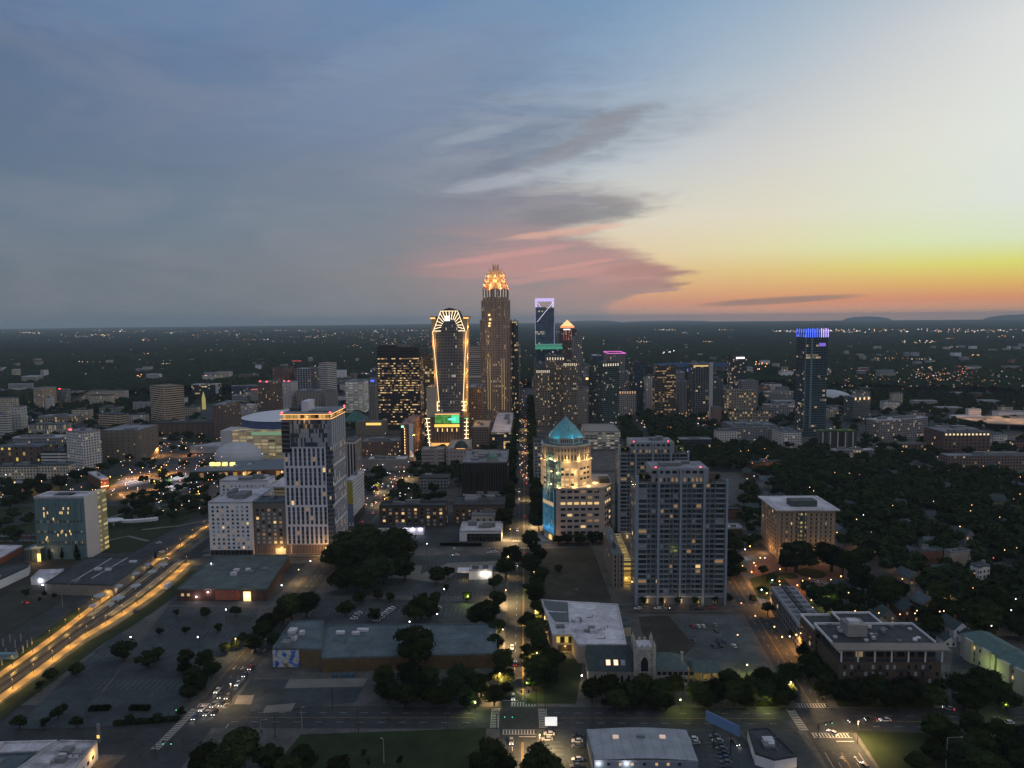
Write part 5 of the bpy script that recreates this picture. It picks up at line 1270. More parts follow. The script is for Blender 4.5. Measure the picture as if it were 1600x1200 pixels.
m2 = mural('abstract_mural_red', [(.35, .06, .02), (.45, .12, .05), (.18, .03, .06), (.4, .2, .1), (.3, .04, .02)], 8, .5)
r_, pl, h = hall('building', 'low brown building with red mural and lit doorway in the parking lot', 7.5, [(336, 868), (452, 868), (417, 921), (276, 921)], mat('brown_metal_wall', (.07, .045, .035), .7, .2, .3), mat('roof_green_grey', (.085, .11, .11), .85, .3, .12), 'building', 5)
fy = min(p[1] for p in pl); q0 = FL(276, 921, 7.5)[0]; q1 = FL(417, 921, 7.5)[0]; fw = q1 - q0
MB().box(q0 + fw * .43, q0 + fw * .69, fy - .35, fy - .1, 1, 7.0).build('wall_mural', [m2], r_)
MB().box(q0 + fw * .74, q0 + fw * .82, fy - .35, fy - .1, .3, 6.2).build('lit_doorway', [emis('doorway_warm', (1, .62, .25), 1.5)], r_)
for t in (.05, .115): MB().box(q0 + fw * t, q0 + fw * (t + .03), fy - .3, fy - .1, 3.4, 5).build('window', [YDIM], r_)
wlight(r_, 386, 930, 0, 900, (1, .6, .35), fy - .4); wlight(r_, 325, 925, 0, 500, (1, .5, .45), fy - .4); wlight(r_, 307, 932, 0, 500, (1, .55, .5), fy - .4)
r_, pl, h = hall('warehouse', 'black roofed warehouse beside the rail station', 7.0, [(135, 872), (236, 870), (176, 915), (70, 912)], mat('warehouse_tan_wall', (.20, .18, .16), .85, .2, .2), ROOFD, 'warehouse', 5)
sm = MB()
for t in (.38, .66): p, q = lerp2(pl[0], pl[1], t), None
a_, b_ = FL(175, 872, 7.05), FL(107, 913, 7.05); c_, d_ = FL(199, 872, 7.05), FL(143, 904, 7.05)
for p, q in ((a_, b_), (c_, d_)): sm.bar((*p, 7.15), (*q, 7.15), .3)
sm.build('roof_seam', [ROOFW], r_)
for x in (67, 107, 136): wlight(r_, x, 914, 6, 420)
r_, pl, h = hall('shed', 'small white roofed shed left of the black roofed warehouse', 4.5, [(62, 891), (100, 890), (84, 904), (48, 904)], WHITE, ROOFW, 'shed', 1)
wlight(r_, 64, 906, 3.5, 420)
r_, pl, h = hall('warehouse', 'narrow white warehouse with a row of wall lamps at the left edge', 6.0, [(-60, 935), (-40, 890), (47, 880), (44, 886), (0, 906)], WHITE, ROOFD, 'warehouse', 1)
for x, y in ((38, 885), (26, 891), (13, 897), (1, 903)): wlight(r_, x, y, 4.5, 300)
r_, pl, h = hall('building', 'low white roofed building with red canopy at the left edge', 5, [(-40, 852), (35, 853), (0, 872), (-60, 872)], mat('wall_rust', (.22, .08, .05), .8, .2, .2), ROOFW, 'building', 1)
ptlight(r_, (pl[0][0] + 10, pl[0][1] - 8, 3), 900, (1, .35, .2))
r_, pl, h = hall('building', 'white roofed low building with pale walls at the bottom left corner', 7.0, [(95, 1158), (152, 1159), (112, 1206), (20, 1206)], WHITE, mat('roof_stained_white', (.36, .35, .38), .85, .5, .18), 'building', 4)
q = [p for p in pl]; e0, e1 = FL(152, 1159, 7), FL(112, 1206, 7)
place_windows(r_, grid(e1, e0, 1.8, 4.2, 3.6, 2.4, 1.3, 1.4, LIT['1'], .6)); ptlight(r_, (e0[0] + 2, e0[1] - 4, 4), 700, (1, .5, .12)); wlight(r_, 135, 1183, 4, 300)
hall('building', 'blue roofed low shed wing behind the bottom left corner building', 5.0, [(-40, 1162), (90, 1158), (60, 1175), (-60, 1180)], WHITE, ROOFW, 'building', 1)
hall('building', 'dark roofed hall at the bottom left edge', 4.8, [(-60, 1182), (55, 1177), (16, 1210), (-60, 1212)], WHITE, ROOFB, 'building', 2)
v = P(155, 1160)
t = thing('pylon_sign', 'tall narrow pylon sign with yellow light at the bottom left building', 'sign', (v.x, v.y, 0)); MB().box(v.x - .5, v.x + .5, v.y - .4, v.y + .4, 0, 8).build('panel', [mat('sign_grey', (.2, .2, .2), .6, 0)], t); MB().box(v.x - .55, v.x + .55, v.y - .5, v.y - .41, 2, 3.4).build('lit_panel', [YLIT], t)
# ---- church group
def church():
 r_, pl, h = hall('church_hall', 'church hall with large white flat roof and yellow lit glazed end', 9.5, [(846, 938), (966, 945), (979, 1008), (903, 1008), (893, 992), (863, 992)], mat('hall_pale_wall', (.34, .31, .30), .8, .1, .2), ROOFW, 'church hall', 9)
 for q in ([(846, 939), (887, 942), (888, 956), (856, 954)], [(857, 957), (888, 958), (889, 972), (867, 971)]):
  pp = [FL(x, y, 9.52) for x, y in q]; MB().prism(pp, 9.6, 9.85).build('roof_panel', [mat('slate_panel', (.06, .09, .11), .6, .1, .3)], r_)
 fy = FL(880, 992, 9.5)[1]; x0, x1 = FL(869, 992, 9.5)[0], FL(898, 992, 9.5)[0]
 MB().box(x0, x1, fy - .25, fy - .05, 5.3, 8.8).build('upper_glazing', [facade('hall_glass', (.05, .04, .03), (.06, .05, .03), 2.1, 3.6, .86, .9, .85, (1, .62, .08), 1.1)], r_)
 MB().box(x0 + 1, x1, fy - .25, fy - .05, 1.0, 4.2).build('lower_glazing', [facade('hall_glass2', (.05, .04, .03), (.04, .04, .03), 2.1, 3.4, .8, .8, .35, (1, .55, .1), .9)], r_)
 ptlight(r_, ((x0 + x1) / 2, fy - 3, 2.5), 500, (1, .6, .15))
 C = P(919, 1071); x0 = C.x; x1 = AT(990, 1060, C.y).x; Y = C.y; He = AT(950, 1048, Y).z; dp = 16.0; Hr = P(950, 1009, 0).z
 Hr = He + 8.5
 nv = thing('church', 'grey stone church with slate roof and battlemented square tower', 'church', (x0, Y, 0)); OCC.append(((x0 + x1) / 2 + 8, Y + 8, 26))
 MB().box(x0, x1, Y, Y + dp, 0, He).build('wall', [STONE], nv)
 mb = MB(); e0 = [(x0 - .3, Y - .6, He), (x1, Y - .6, He)]; rg = [(x0 - .3, Y + dp / 2, Hr), (x1, Y + dp / 2, Hr)]; e1 = [(x0 - .3, Y + dp + .6, He), (x1, Y + dp + .6, He)]
 mb.face([e0[0], e0[1], rg[1], rg[0]]); mb.face([rg[0], rg[1], e1[1], e1[0]]); mb.face([e0[0], rg[0], e1[0]]); mb.face([e0[1], e1[1], rg[1]]); mb.build('roof', [SLATE], nv)
 def gothic(par, x, y, z, w, h, m, nm='arched_window', axis=0):
  mb = MB(); pts = [(-w / 2, 0), (w / 2, 0), (w / 2, h * .62), (w * .3, h * .86), (0, h), (-w * .3, h * .86), (-w / 2, h * .62)]
  mb.face([(x + a, y - .08, z + b) for a, b in pts]); mb.build(nm, [m], par)
  fr = MB(); 
  for (a, b), (c2, d2) in zip(pts, pts[1:] + pts[:1]): fr.bar((x + a, y - .1, z + b), (x + c2, y - .1, z + d2), .13)
  fr.build('window_surround', [mat('pale_stone_trim', (.40, .38, .34), .8, 0)], par)
 n = 6
 for i in range(n):
  x = x0 + 3.2 + i * (x1 - x0 - 5.5) / (n - 1); gothic(nv, x, Y, 1.4, 1.5, min(4.2, He - 2), G_DARK)
  MB().box(x + 1.6, x + 2.2, Y - .8, Y - .05, 0, He - 1).build('buttress', [STONE], nv)
 dr = (Hr - He) / (dp / 2 + .6)
 for i, (px, m) in enumerate(((939, G_DARK), (950, GLW := emis('skylight_warm', (1, .62, .38), 1.5)), (962, GLW), (973, G_PALE))):
  x = AT(px, 1036, Y + 3).x; yy = Y + 2.2; zz = He + dr * (yy - Y + .6)
  mb = MB(); s = 1.0; mb.face([(x - s, yy - .9, zz - .9 * dr + .12), (x + s, yy - .9, zz - .9 * dr + .12), (x + s, yy + .9, zz + .9 * dr + .12), (x - s, yy + .9, zz + .9 * dr + .12)]); mb.build('skylight', [m], nv)
 tx0, tx1 = AT(992, 1050, Y).x, AT(1021, 1050, Y).x; Ty = Y - 1.0; Ht = AT(1005, 1013, Ty).z; td = tx1 - tx0
 MB().box(tx0, tx1, Ty, Ty + td, 0, Ht).build('tower', [STONE, ROOF], nv)
 b = MB(); b.box(tx0 - .35, tx1 + .35, Ty - .35, Ty + td + .35, Ht - .8, Ht - .1)
 for q in range(4):
  for sx in (0, 1):
   xx = tx0 + (td - .9) * q / 3; b.box(xx, xx + 1.1, Ty - .02 + sx * (td - .4), Ty + .45 + sx * (td - .4), Ht + .01, Ht + 1.5); b.box(tx0 - .02 + sx * (td - .4), tx0 + .45 + sx * (td - .4), Ty + .6 + (td - 2.2) * q / 3, Ty + 1.6 + (td - 2.2) * q / 3, Ht + .01, Ht + 1.5)
 b.build('battlements', [MATS['pale_stone_trim']], nv)
 for sx in (0, 1):
  for sy in (0, 1):
   px_, py_ = tx0 + sx * td, Ty + sy * td; MB().box(px_ - .75, px_ + .75, py_ - .75, py_ + .75, 0, Ht + 2).bar((px_, py_, Ht + 2), (px_, py_, Ht + 4.2), (.7, .05)).build('corner_turret', [STONE], nv)
 gothic(nv, (tx0 + tx1) / 2, Ty, Ht - 11.2, 3.6, 7.4, G_DARK)
 MB().box(tx0 + .6, tx1 - .6, Ty + .6, Ty + td - .6, Ht + .02, Ht + .3).build('tower_roof', [ROOFW], nv)
 wlight(nv, 909, 1055, 0, 600, (1, .70, .35), Y + 2); wlight(nv, 914, 1077, 0, 900, (1, .66, .25), Y - 2)
 wx1 = AT(1074, 1060, Y).x; wing = thing('church_wing', 'low stone church wing with green hipped roof right of the tower', 'church wing', (tx1 + 1, Y, 0)); Hw = AT(1045, 1047, Y).z
 MB().box(tx1 + .9, wx1, Y, Y + 15, 0, Hw).build('wall', [STONE], wing)
 mb = MB(); a0, a1 = (tx1 + .9, Y - .5, Hw), (wx1 + .4, Y - .5, Hw); c0, c1 = (tx1 + .9, Y + 15.5, Hw), (wx1 + .4, Y + 15.5, Hw); r0, r1 = (tx1 + .9, Y + 7.5, Hw + 5), (wx1 - 7, Y + 7.5, Hw + 5)
 mb.face([a0, a1, r1, r0]); mb.face([r0, r1, c1, c0]); mb.face([a1, c1, r1]); mb.build('roof', [mat('roof_green_slate', (.07, .105, .11), .75, .2, .4)], wing)
 place_windows(wing, [(tx1 + 2.6 + i * 2.5, Y, Hw - 1.6, 0, 1.9, 1.7, G_DARK) for i in range(7)] + [(tx1 + 3 + i * 2.4, Y, 2.3, 0, 1.2, 1.6, G_LIT if i in (3, 4) else G_DARK) for i in range(7)])
 MB().box(tx1 + .9, wx1, Y - .3, Y - .08, Hw - 3.2, Hw - 2.8).build('string_course', [MATS['pale_stone_trim']], wing)
 MB().box(wx1 - 2.0, wx1 - .8, Y + 5, Y + 6.4, Hw, Hw + 6).build('chimney', [STONE], wing)
 a = FL(1083, 1063); b_ = FL(1126, 1063); rw = thing('open_pavilion', 'open sided pavilion with green slate roof and yellow light underneath', 'pavilion', (a[0], a[1], 0)); OCC.append(((a[0] + b_[0]) / 2, a[1] + 5, 9))
 x0_, x1_, y0_ = a[0], b_[0], a[1]; mb = MB()
 mb.face([(x0_ - 1, y0_ - 1, 4), (x1_ + 1, y0_ - 1, 4), (x1_ - 1, y0_ + 5, 7.2), (x0_ + 1, y0_ + 5, 7.2)]); mb.face([(x0_ + 1, y0_ + 5, 7.2), (x1_ - 1, y0_ + 5, 7.2), (x1_ + 1, y0_ + 11, 4), (x0_ - 1, y0_ + 11, 4)]); mb.face([(x1_ + 1, y0_ - 1, 4), (x1_ + 1, y0_ + 11, 4), (x1_ - 1, y0_ + 5, 7.2)]); mb.face([(x0_ - 1, y0_ - 1, 4), (x0_ + 1, y0_ + 5, 7.2), (x0_ - 1, y0_ + 11, 4)]); mb.build('roof', [MATS['roof_green_slate']], rw)
 for i in range(4):
  for y in (y0_, y0_ + 10): x = x0_ + (x1_ - x0_) * i / 3; MB().box(x - .3, x + .3, y - .3, y + .3, 0, 3.98).build('post', [STONE], rw)
 for i in range(3): ptlight(rw, (x0_ + (x1_ - x0_) * (.15 + .35 * i), y0_ + 4, 3.2), 420, (1, .62, .16), .3)
 hs = hall('house', 'small cream house between church hall and its car park', 5.5, [(967, 969), (982, 968), (986, 979), (970, 980)], CREAM, ROOFB, 'house', 0)
church()
# ---- steel shed in the front
r_, pl, h = hall('metal_shed', 'large pale metal shed with faintly curved roof at the bottom edge', 7.5, [(917, 1139), (1070, 1140), (1091, 1189), (929, 1188)], mat('shed_blue_grey', (.17, .21, .27), .6, .1, .3), mat('shed_roof_metal', (.28, .30, .34), .6, .18, .15), 'shed', 0, 0)
fy = min(p[1] for p in pl); X0 = FL(929, 1188, 7.5)[0]; X1 = FL(1091, 1189, 7.5)[0]
mb = MB()                                     # low-pitched ribbed roof
yb_ = FL(1000, 1140, 7.5)[1]; seg = 10
for i in range(seg):
 t0, t1 = i / seg, (i + 1) / seg; zf = lambda t: 7.52 + .9 * math.sin(math.pi * t)
 mb.face([(X0 + (X1 - X0) * t0, fy, zf(t0)), (X0 + (X1 - X0) * t1, fy, zf(t1)), (X0 + (X1 - X0) * t1, yb_, zf(t1)), (X0 + (X1 - X0) * t0, yb_, zf(t0))])
 mb.bar((X0 + (X1 - X0) * t0, fy, zf(t0) + .05), (X0 + (X1 - X0) * t0, yb_, zf(t0) + .05), .06)
mb.build('curved_roof', [MATS['shed_roof_metal']], r_)
for px in (962, 1035): v = P(px, 1152, 8.3); MB().box(v.x - 1.1, v.x + 1.1, v.y - .7, v.y + .7, 8.1, 8.95).build('skylight', [emis('skylight_dim', (1, .7, .5), .5)], r_)
v = P(1001, 1152, 8.4); MB().box(v.x - 1.5, v.x + 1.5, v.y - .6, v.y + .6, 8.2, 9.3).build('rooftop_unit', [MECH], r_)
for px in (935, 979): wlight(r_, px, 1192, 6, 300, (1, .95, .9), fy)
for i, px in enumerate((951, 969, 988, 1007, 1026, 1044, 1062)): v = AT(px, 1194, fy); MB().box(v.x - .5, v.x + .5, fy - .15, fy - .03, v.z - .5, v.z + .5).build('window', [YDIM if i % 3 else G_DARK], r_)
r_, pl, h = hall('building', 'small dark flat roofed building with white wall at the right lot', 4.5, [(1168, 1140), (1200, 1138), (1245, 1182), (1210, 1188), (1180, 1178)], WHITE, ROOFD, 'building', 3)
wlight(r_, 1203, 1185, 3.5, 250); 
# ---- billboards
def billboard(px, yb, yt, w, rz, label, face_, back):
 v = P(px, yb); H_ = HT(px, yb, yt); t = thing('billboard', label, 'billboard', (v.x, v.y, 0)); u = (math.cos(rad(rz)), math.sin(rad(rz))); n_ = (-u[1], u[0])
 MB().obox((v.x, v.y), u, n_, -w / 2, w / 2, -.2, .2, H_ - 4.2, H_).build('panel', [back], t)
 MB().obox((v.x, v.y), u, n_, -w / 2 + .2, w / 2 - .2, -.3, -.21, H_ - 4, H_ - .2).build('screen', [face_], t)
 for s in (-.25, .25): MB().bar((v.x + u[0] * w * s, v.y + u[1] * w * s, 0), (v.x + u[0] * w * s, v.y + u[1] * w * s, H_ - 4.2), .25).build('post', [DARK], t)
 return t
billboard(861, 1143, 1119, 5.4, 0, 'blank bright white lit billboard beside the front crossing', emis('screen_white', (1, 1, .97), .85), DARK)
billboard(1128, 1176, 1122, 15, -48, 'long blue backed billboard standing at an angle in the parking lot', mat('billboard_blue', (.13, .22, .40), .7, .05, .2), mat('billboard_blue', (0, 0, 0)))
# ---- brown brick apartments with the thin white canopy roof
Y = P(1390, 1088).y; X0, X1 = AT(1311, 1050, Y).x, AT(1470, 1050, Y).x; H = AT(1390, 1012, Y).z; dp = 24
r_ = thing('apartment_building', 'dark brick apartment block with thin overhanging pale roof on white columns', 'apartment building', (X0, Y, 0)); OCC.append(((X0 + X1) / 2, Y + 10, 30)); OCC.append((X0 + 10, Y + 34, 20))
MB().box(X0, X1, Y, Y + dp, 0, H - 6.6, 0, 1).build('wall', [BROWN, ROOFD], r_)
MB().box(X0 + 3, X1 - 1, Y + 2.6, Y + dp - 1, H - 6.6, H - .8).build('upper_storey', [facade('upper_brick', (.06, .045, .035), (.022, .025, .03), 4.6, 5.6, .7, .62, .12)], r_)
MB().box(X0 - 1, X1, Y + 5.1, Y + dp + 1, H - .8, H - .45).build('roof', [ROOFD], r_); MB().box(X0 - 1.4, X1 + .4, Y + dp + 1.02, Y + dp + 1.4, H - .8, H + .5).box(X1 + .02, X1 + .4, Y + 5.1, Y + dp + 1, H - .8, H + .5).box(X0 - 1.4, X0 - 1.02, Y + 5.1, Y + dp + 1, H - .8, H + .5).build('parapet', [WHITE], r_)
MB().box(X0 - 2, X1 + 3, Y - 2.0, Y + 5, H - .8, H - .1).build('canopy_roof', [mat('canopy_tan', (.20, .175, .155), .7, .1, .2)], r_)
for i in range(7): x = X0 + .8 + i * (X1 - X0 - .6) / 6; MB().box(x - .28, x + .28, Y - .3, Y + .26, H - 6.6, H - .82).build('column', [WHITE], r_)
sp_ = []
for f in range(5):
 for i in range(14):
  if (i + f) % 5 == 3: continue
  sp_.append((X0 + 2.4 + i * (X1 - X0 - 4) / 13, Y, H - 9 - f * 3.15, 0, 1.2, 1.9, pick([(G_DARK, .66), (G_PALE, .26), (G_LIT, .05), (G_DIM, .03)])))
place_windows(r_, sp_); bl = MB()
for f in range(4):
 for i in (2, 5, 8, 11): x = X0 + 2.4 + i * (X1 - X0 - 4) / 13; bl.box(x - 2.2, x + 2.2, Y - 1.3, Y - .1, H - 10.6 - f * 3.15, H - 10.4 - f * 3.15); bl.box(x - 2.2, x + 2.2, Y - 1.3, Y - 1.24, H - 10.4 - f * 3.15, H - 9.5 - f * 3.15)
bl.build('balconies', [DARK], r_)
Xs = X0 - 1.5; MB().box(Xs, X0 + 13, Y + dp + .1, Y + 42, 0, H - 3.2, 0, 1).build('street_wing', [facade('wing_brick', (.075, .05, .04), (.02, .02, .025), 3.4, 3.1, .5, .6, .05), ROOFD], r_)
MB().box(X0 + 13.1, X0 + 32, Y + dp + 1.1, Y + 40, 0, H - 1.2, 0, 1).build('rear_wing', [BROWN, ROOFD], r_)
for q in ((Xs, X0 + 13, Y + 41.4, Y + 42), (Xs, Xs + .6, Y + dp + 1.2, Y + 41.4)): MB().box(*q, H - 3.18, H - 2.2).build('parapet', [WHITE], r_)
for q in ((X0 + 13.1, X0 + 32, Y + 39.4, Y + 40), (X0 + 31.4, X0 + 32, Y + dp + 1.2, Y + 39.4), (X0 + 13.1, X0 + 13.7, Y + dp + 1.2, Y + 39.4)): MB().box(*q, H - 1.18, H - .3).build('parapet', [WHITE], r_)
v = P(1338, 992, H); MB().box(v.x - 5, v.x + 4, v.y - 2, v.y + 6, H - .08, H + 5.5).build('stair_tower', [CONC], r_); MB().box(v.x - 4, v.x + 1, v.y - 1, v.y + 3, H + 5.52, H + 7).build('rooftop_unit', [ROOFW], r_)
for k in range(26): x = R.uniform(X0 + 2, X1 - 4); y = R.uniform(Y + 6, Y + dp - 1); MB().box(x - .8, x + .8, y - .6, y + .6, H - .08, H + R.uniform(.5, 1.3)).build('rooftop_unit', [MECH if k % 2 else ROOFW], r_)
for px in (1340, 1366, 1420): v = AT(px, 1093, Y - .5); MB().box(v.x - .18, v.x + .18, Y - .4, Y - .1, 1.4, 4.4).build('wall_lamp', [emis('porch_orange', (1, .5, .15), 2.4)], r_); ptlight(r_, (v.x, Y - 1.4, 3), 200, (1, .5, .15), .2)
ty0 = Y + 43
for i in range(8):
 y = ty0 + i * 6.6; x = rsx(y) + 10.5; Ht = 13.2
 t = thing('townhouse', '%s townhouse from the near end of the dark row along the right street' % ORD[i], 'townhouse', (x, y, 0), 'row of townhouses with framed roof terraces'); OCC.append((x + 7, y + 3, 9))
 MB().box(x, x + 14, y, y + 6.3, 0, Ht - 1.4, 0, 1).build('wall', [facade('townhouse_wall', (.10, .11, .12), (.025, .03, .035), 3.1, 3.2, .55, .6, .05), ROOFD], t)
 for x0_, x1_ in ((x + .3, x + 5.6), (x + 8.6, x + 13.7)):
  m = MB()
  for q in ((x0_, x1_, y + .3, y + .7), (x0_, x1_, y + 5.6, y + 6.0), (x0_, x0_ + .4, y + .7, y + 5.6), (x1_ - .4, x1_, y + .7, y + 5.6)): m.box(*q, Ht - 1.38, Ht + .9)
  m.build('terrace_frame', [mat('frame_blue_white', (.34, .37, .43), .7, 0)], t)
 MB().box(x + 5.8, x + 8.4, y + 1, y + 5.6, Ht - 1.38, Ht + 2.0).build('stair_head', [mat('stairhead_dark', (.06, .065, .07), .8, 0)], t)
def gable_row(label, pts, w, H, n):
 a, b = Vector(FL(*pts[0])), Vector(FL(*pts[1])); u = (b - a).normalized(); nn_ = Vector((-u.y, u.x)); L_ = (b - a).length
 t = thing('apartment_building', label, 'apartment building', (a.x, a.y, 0)); 
 for k in range(4): q = a + u * L_ * (k + .5) / 4 + nn_ * w / 2; OCC.append((q.x, q.y, 10))
 MB().obox(a, u, nn_, 0, L_, 0, w, 0, H).build('wall', [mat('stucco_pale', (.36, .35, .34), .8, .1, .2)], t)
 mb = MB(); f = lambda s, v, z: (*(a + u * s + nn_ * v), z); o = .7
 mb.face([f(-o, -o, H), f(L_ + o, -o, H), f(L_ - 3, w / 2, H + 3), f(3, w / 2, H + 3)]); mb.face([f(3, w / 2, H + 3), f(L_ - 3, w / 2, H + 3), f(L_ + o, w + o, H), f(-o, w + o, H)]); mb.face([f(-o, -o, H), f(3, w / 2, H + 3), f(-o, w + o, H)]); mb.face([f(L_ + o, -o, H), f(L_ + o, w + o, H), f(L_ - 3, w / 2, H + 3)])
 mb.build('roof', [mat('roof_green_shingle', (.085, .14, .14), .85, .2, .5)], t)
 place_windows(t, grid(a, b, .8, H - .2, 4.2, 3.0, 1.5, 1.6, LIT['1'], .8) + grid(a + nn_ * w, a, .8, H - .2, 4.2, 3, 1.3, 1.5, LIT['0'], .8))
 for k in range(n): 
  c_ = a + u * L_ * (k + .35) / n; MB().obox(c_, u, nn_, 0, 5, -1.3, -.02, 0, H + .2).build('projecting_bay', [MATS['stucco_pale']], t)
gable_row('pale stucco apartment building with green roof at the right edge, nearer half', ((1556, 1062), (1625, 1100)), 15, 11, 3)
gable_row('pale stucco apartment building with green roof at the right edge, farther half', ((1500, 1024), (1553, 1058)), 15, 11, 2)
# ---- houses: each with walls, gabled roof, windows
def house(px, py, w, d_, h, rz, label, wall=WHITE, roof=None, group=None, lit=False, world=None):
 v = Vector((*world, 0)) if world else P(px, py); t = thing('house', label, 'house', (v.x, v.y, 0), group); OCC.append((v.x, v.y, max(w, d_) * .55))
 u = (math.cos(rad(rz)), math.sin(rad(rz))); n_ = (-u[1], u[0]); o = (v.x, v.y); f = lambda a, b, z: (o[0] + u[0] * a + n_[0] * b, o[1] + u[1] * a + n_[1] * b, z)
 mb = MB().obox(o, u, n_, -w / 2, w / 2, -d_ / 2, d_ / 2, 0, h)
 for s in (-1, 1): mb.face([f(-w / 2, s * d_ / 2, h), f(w / 2, s * d_ / 2, h), f(0, s * d_ / 2, h + w * .38)])
 mb.build('wall', [wall], t)
 e = .4; k = .76; mb = MB()
 for s in (-1, 1): mb.face([f(s * (w / 2 + e), -d_ / 2 - e, h - e * k), f(s * (w / 2 + e), d_ / 2 + e, h - e * k), f(0, d_ / 2 + e, h + w * .38 + .12), f(0, -d_ / 2 - e, h + w * .38 + .12)])
 mb.build('roof', [roof or SLATE], t)
 an = rad(rz); place_windows(t, [(*f(a, -d_ / 2, 0)[:2], z, an, 1.0, 1.5, pick([(G_DARK, .7), (G_LIT if lit else G_DIM, .3)])) for a in (-w / 4, w / 4) for z in ((1.7, h - 1.3) if h > 4.5 else (1.7,))])
 MB().obox(f(w * .2, d_ * .1, 0)[:2], u, n_, -.4, .4, -.4, .4, h, h + w * .38 + 1).build('chimney', [BRICK], t)
 return t
house(1489, 994, 9, 12, 6.5, 8, 'white gabled two storey house above the stucco apartments', WHITE, lit=True)
house(1510, 1003, 7, 9, 4.5, 30, 'white cottage right of the white gabled two storey house', WHITE, lit=True)
house(1478, 1006, 6, 8, 3.5, 0, 'low white front wing left of the white gabled house', WHITE)
house(1368, 980, 8, 10, 5.5, 5, 'narrow gabled house behind the brick apartment roof', mat('cream_siding', (.3, .27, .22), .8, .1, .2))
house(1383, 972, 8, 9, 5.5, -5, 'brown gabled house right behind the brick apartment roof', mat('tan_siding', (.2, .17, .14), .8, .1, .2))
HC = [mat('siding_%d' % i, c_, .8, .1, .2) for i, c_ in enumerate(((.28, .28, .28), (.16, .18, .2), (.24, .20, .15), (.12, .07, .05), (.33, .32, .3)))]
for i, (px, py, lb) in enumerate(((1502, 845, 'grey roofed house in the trees right of the park, left of a pair'), (1577, 832, 'large blue grey gabled house in the trees at the right edge'), (1556, 790, 'pale house gable at the right edge, upper'),
  (1480, 770, 'long roofed pale house in the upper middle of the right woods'), (1330, 800, 'dark roofed house just right of the tan slab'), (1455, 858, 'cottage glimpsed between dark trees above the flat roofed building'),
  (1590, 808, 'house with warm porch lamp at the far right edge'), (1415, 830, 'brick house under the trees in the middle right'), (1172, 745, 'small slate roofed house right of the rear twin tower'), (1195, 760, 'second small slate roofed house right of the rear twin tower'),
  (1275, 745, 'pale roofed house above the tan slab'), (1590, 770, 'tall grey house at the right edge below the brick lofts'))):
 house(px, py, R.uniform(9, 13), R.uniform(10, 15), R.uniform(5, 7), R.choice((0, 90, 20, 70)), lb, HC[i % 5], ROOFB if i % 2 else SLATE, lit=True)
k = 0
for i in range(60):
 px, py = R.uniform(1150, 1620), R.uniform(705, 1000); v = P(px, py)
 if any((v.x - o[0]) ** 2 + (v.y - o[1]) ** 2 < (o[2] + 11) ** 2 for o in OCC) or v.x < rsx(v.y) + 20 or v.y < 330: continue
 house(0, 0, R.uniform(8, 12), R.uniform(10, 14), R.uniform(4.5, 6.5), R.choice((0, 90, 10, 80)), 'small gabled house half hidden by the dark trees of the right hand streets', HC[i % 5], SLATE if i % 3 else ROOFB, 'houses scattered under the trees on the right', world=(v.x, v.y)); k += 1
# ------------------------------------------------------------------ middle and far buildings (image columns/rows of their nearest corner)
FP = lambda n, *a, **k: facade(n, *a, **k)
F_TANW = FP('f_tan_strips', (.36, .28, .21), (.035, .03, .03), 40, 3.7, .97, .45, .0, rowlit=.0)
F_WHITE = FP('f_white_punched', (.44, .42, .42), (.05, .055, .065), 3.2, 3.2, .5, .52, .07)
F_CREAM = FP('f_cream_punched', (.36, .32, .26), (.035, .035, .04), 3.4, 3.3, .48, .55, .08)
F_BROWN = FP('f_brown_punched', (.13, .09, .075), (.02, .022, .026), 3.2, 3.3, .5, .55, .06)
F_BRICK = FP('f_brick_punched', (.17, .08, .06), (.03, .03, .035), 3.2, 3.4, .5, .55, .08)
F_GREY = FP('f_grey_punched', (.17, .175, .185), (.03, .034, .04), 3.3, 3.3, .55, .58, .07)
F_FINS = FP('f_white_fins', (.40, .40, .42), (.025, .03, .04), 2.4, 200, .55, .995, 0)
F_DKGL = FP('f_dark_glass', (.04, .048, .06), (.022, .028, .036), 3.0, 3.8, .88, .78, .08, rowlit=.06)
F_BLGL = FP('f_blue_glass', (.05, .07, .10), (.03, .055, .09), 3.0, 3.8, .9, .8, .05, (1, .85, .6), .7)
F_BAND = FP('f_white_bands', (.42, .41, .40), (.04, .045, .05), 60, 3.6, .99, .45, 0)
F_PALEB = FP('f_pale_bands', (.28, .28, .28), (.05, .055, .06), 50, 3.8, .98, .4, .12, (1, .9, .7), .25)
F_GRID = FP('f_stone_grid', (.13, .115, .10), (.02, .022, .026), 2.6, 3.9, .5, .6, .12, rowlit=.05)
F_GOLD = FP('f_gold_lines', (.07, .06, .05), (.025, .024, .024), 3.2, 3.6, .85, .5, .22, (1, .58, .22), .7, .15)
F_GAR = FP('f_garage', (.30, .28, .25), (.04, .04, .04), 5.5, 3.2, .82, .5, .55, (1, .85, .6), .5)
F_RES = FP('f_residential_dark', (.10, .115, .125), (.025, .032, .04), 3.0, 3.2, .7, .7, .06, (1, .75, .45), .7)
F_COURT = FP('f_court', (.24, .20, .16), (.03, .03, .03), 4.2, 4.5, .5, .6, .2, (1, .62, .25), .9)
F_BEIGEV = FP('f_beige_verticals', (.30, .27, .24), (.05, .05, .055), 2.6, 60, .45, .97, 0)
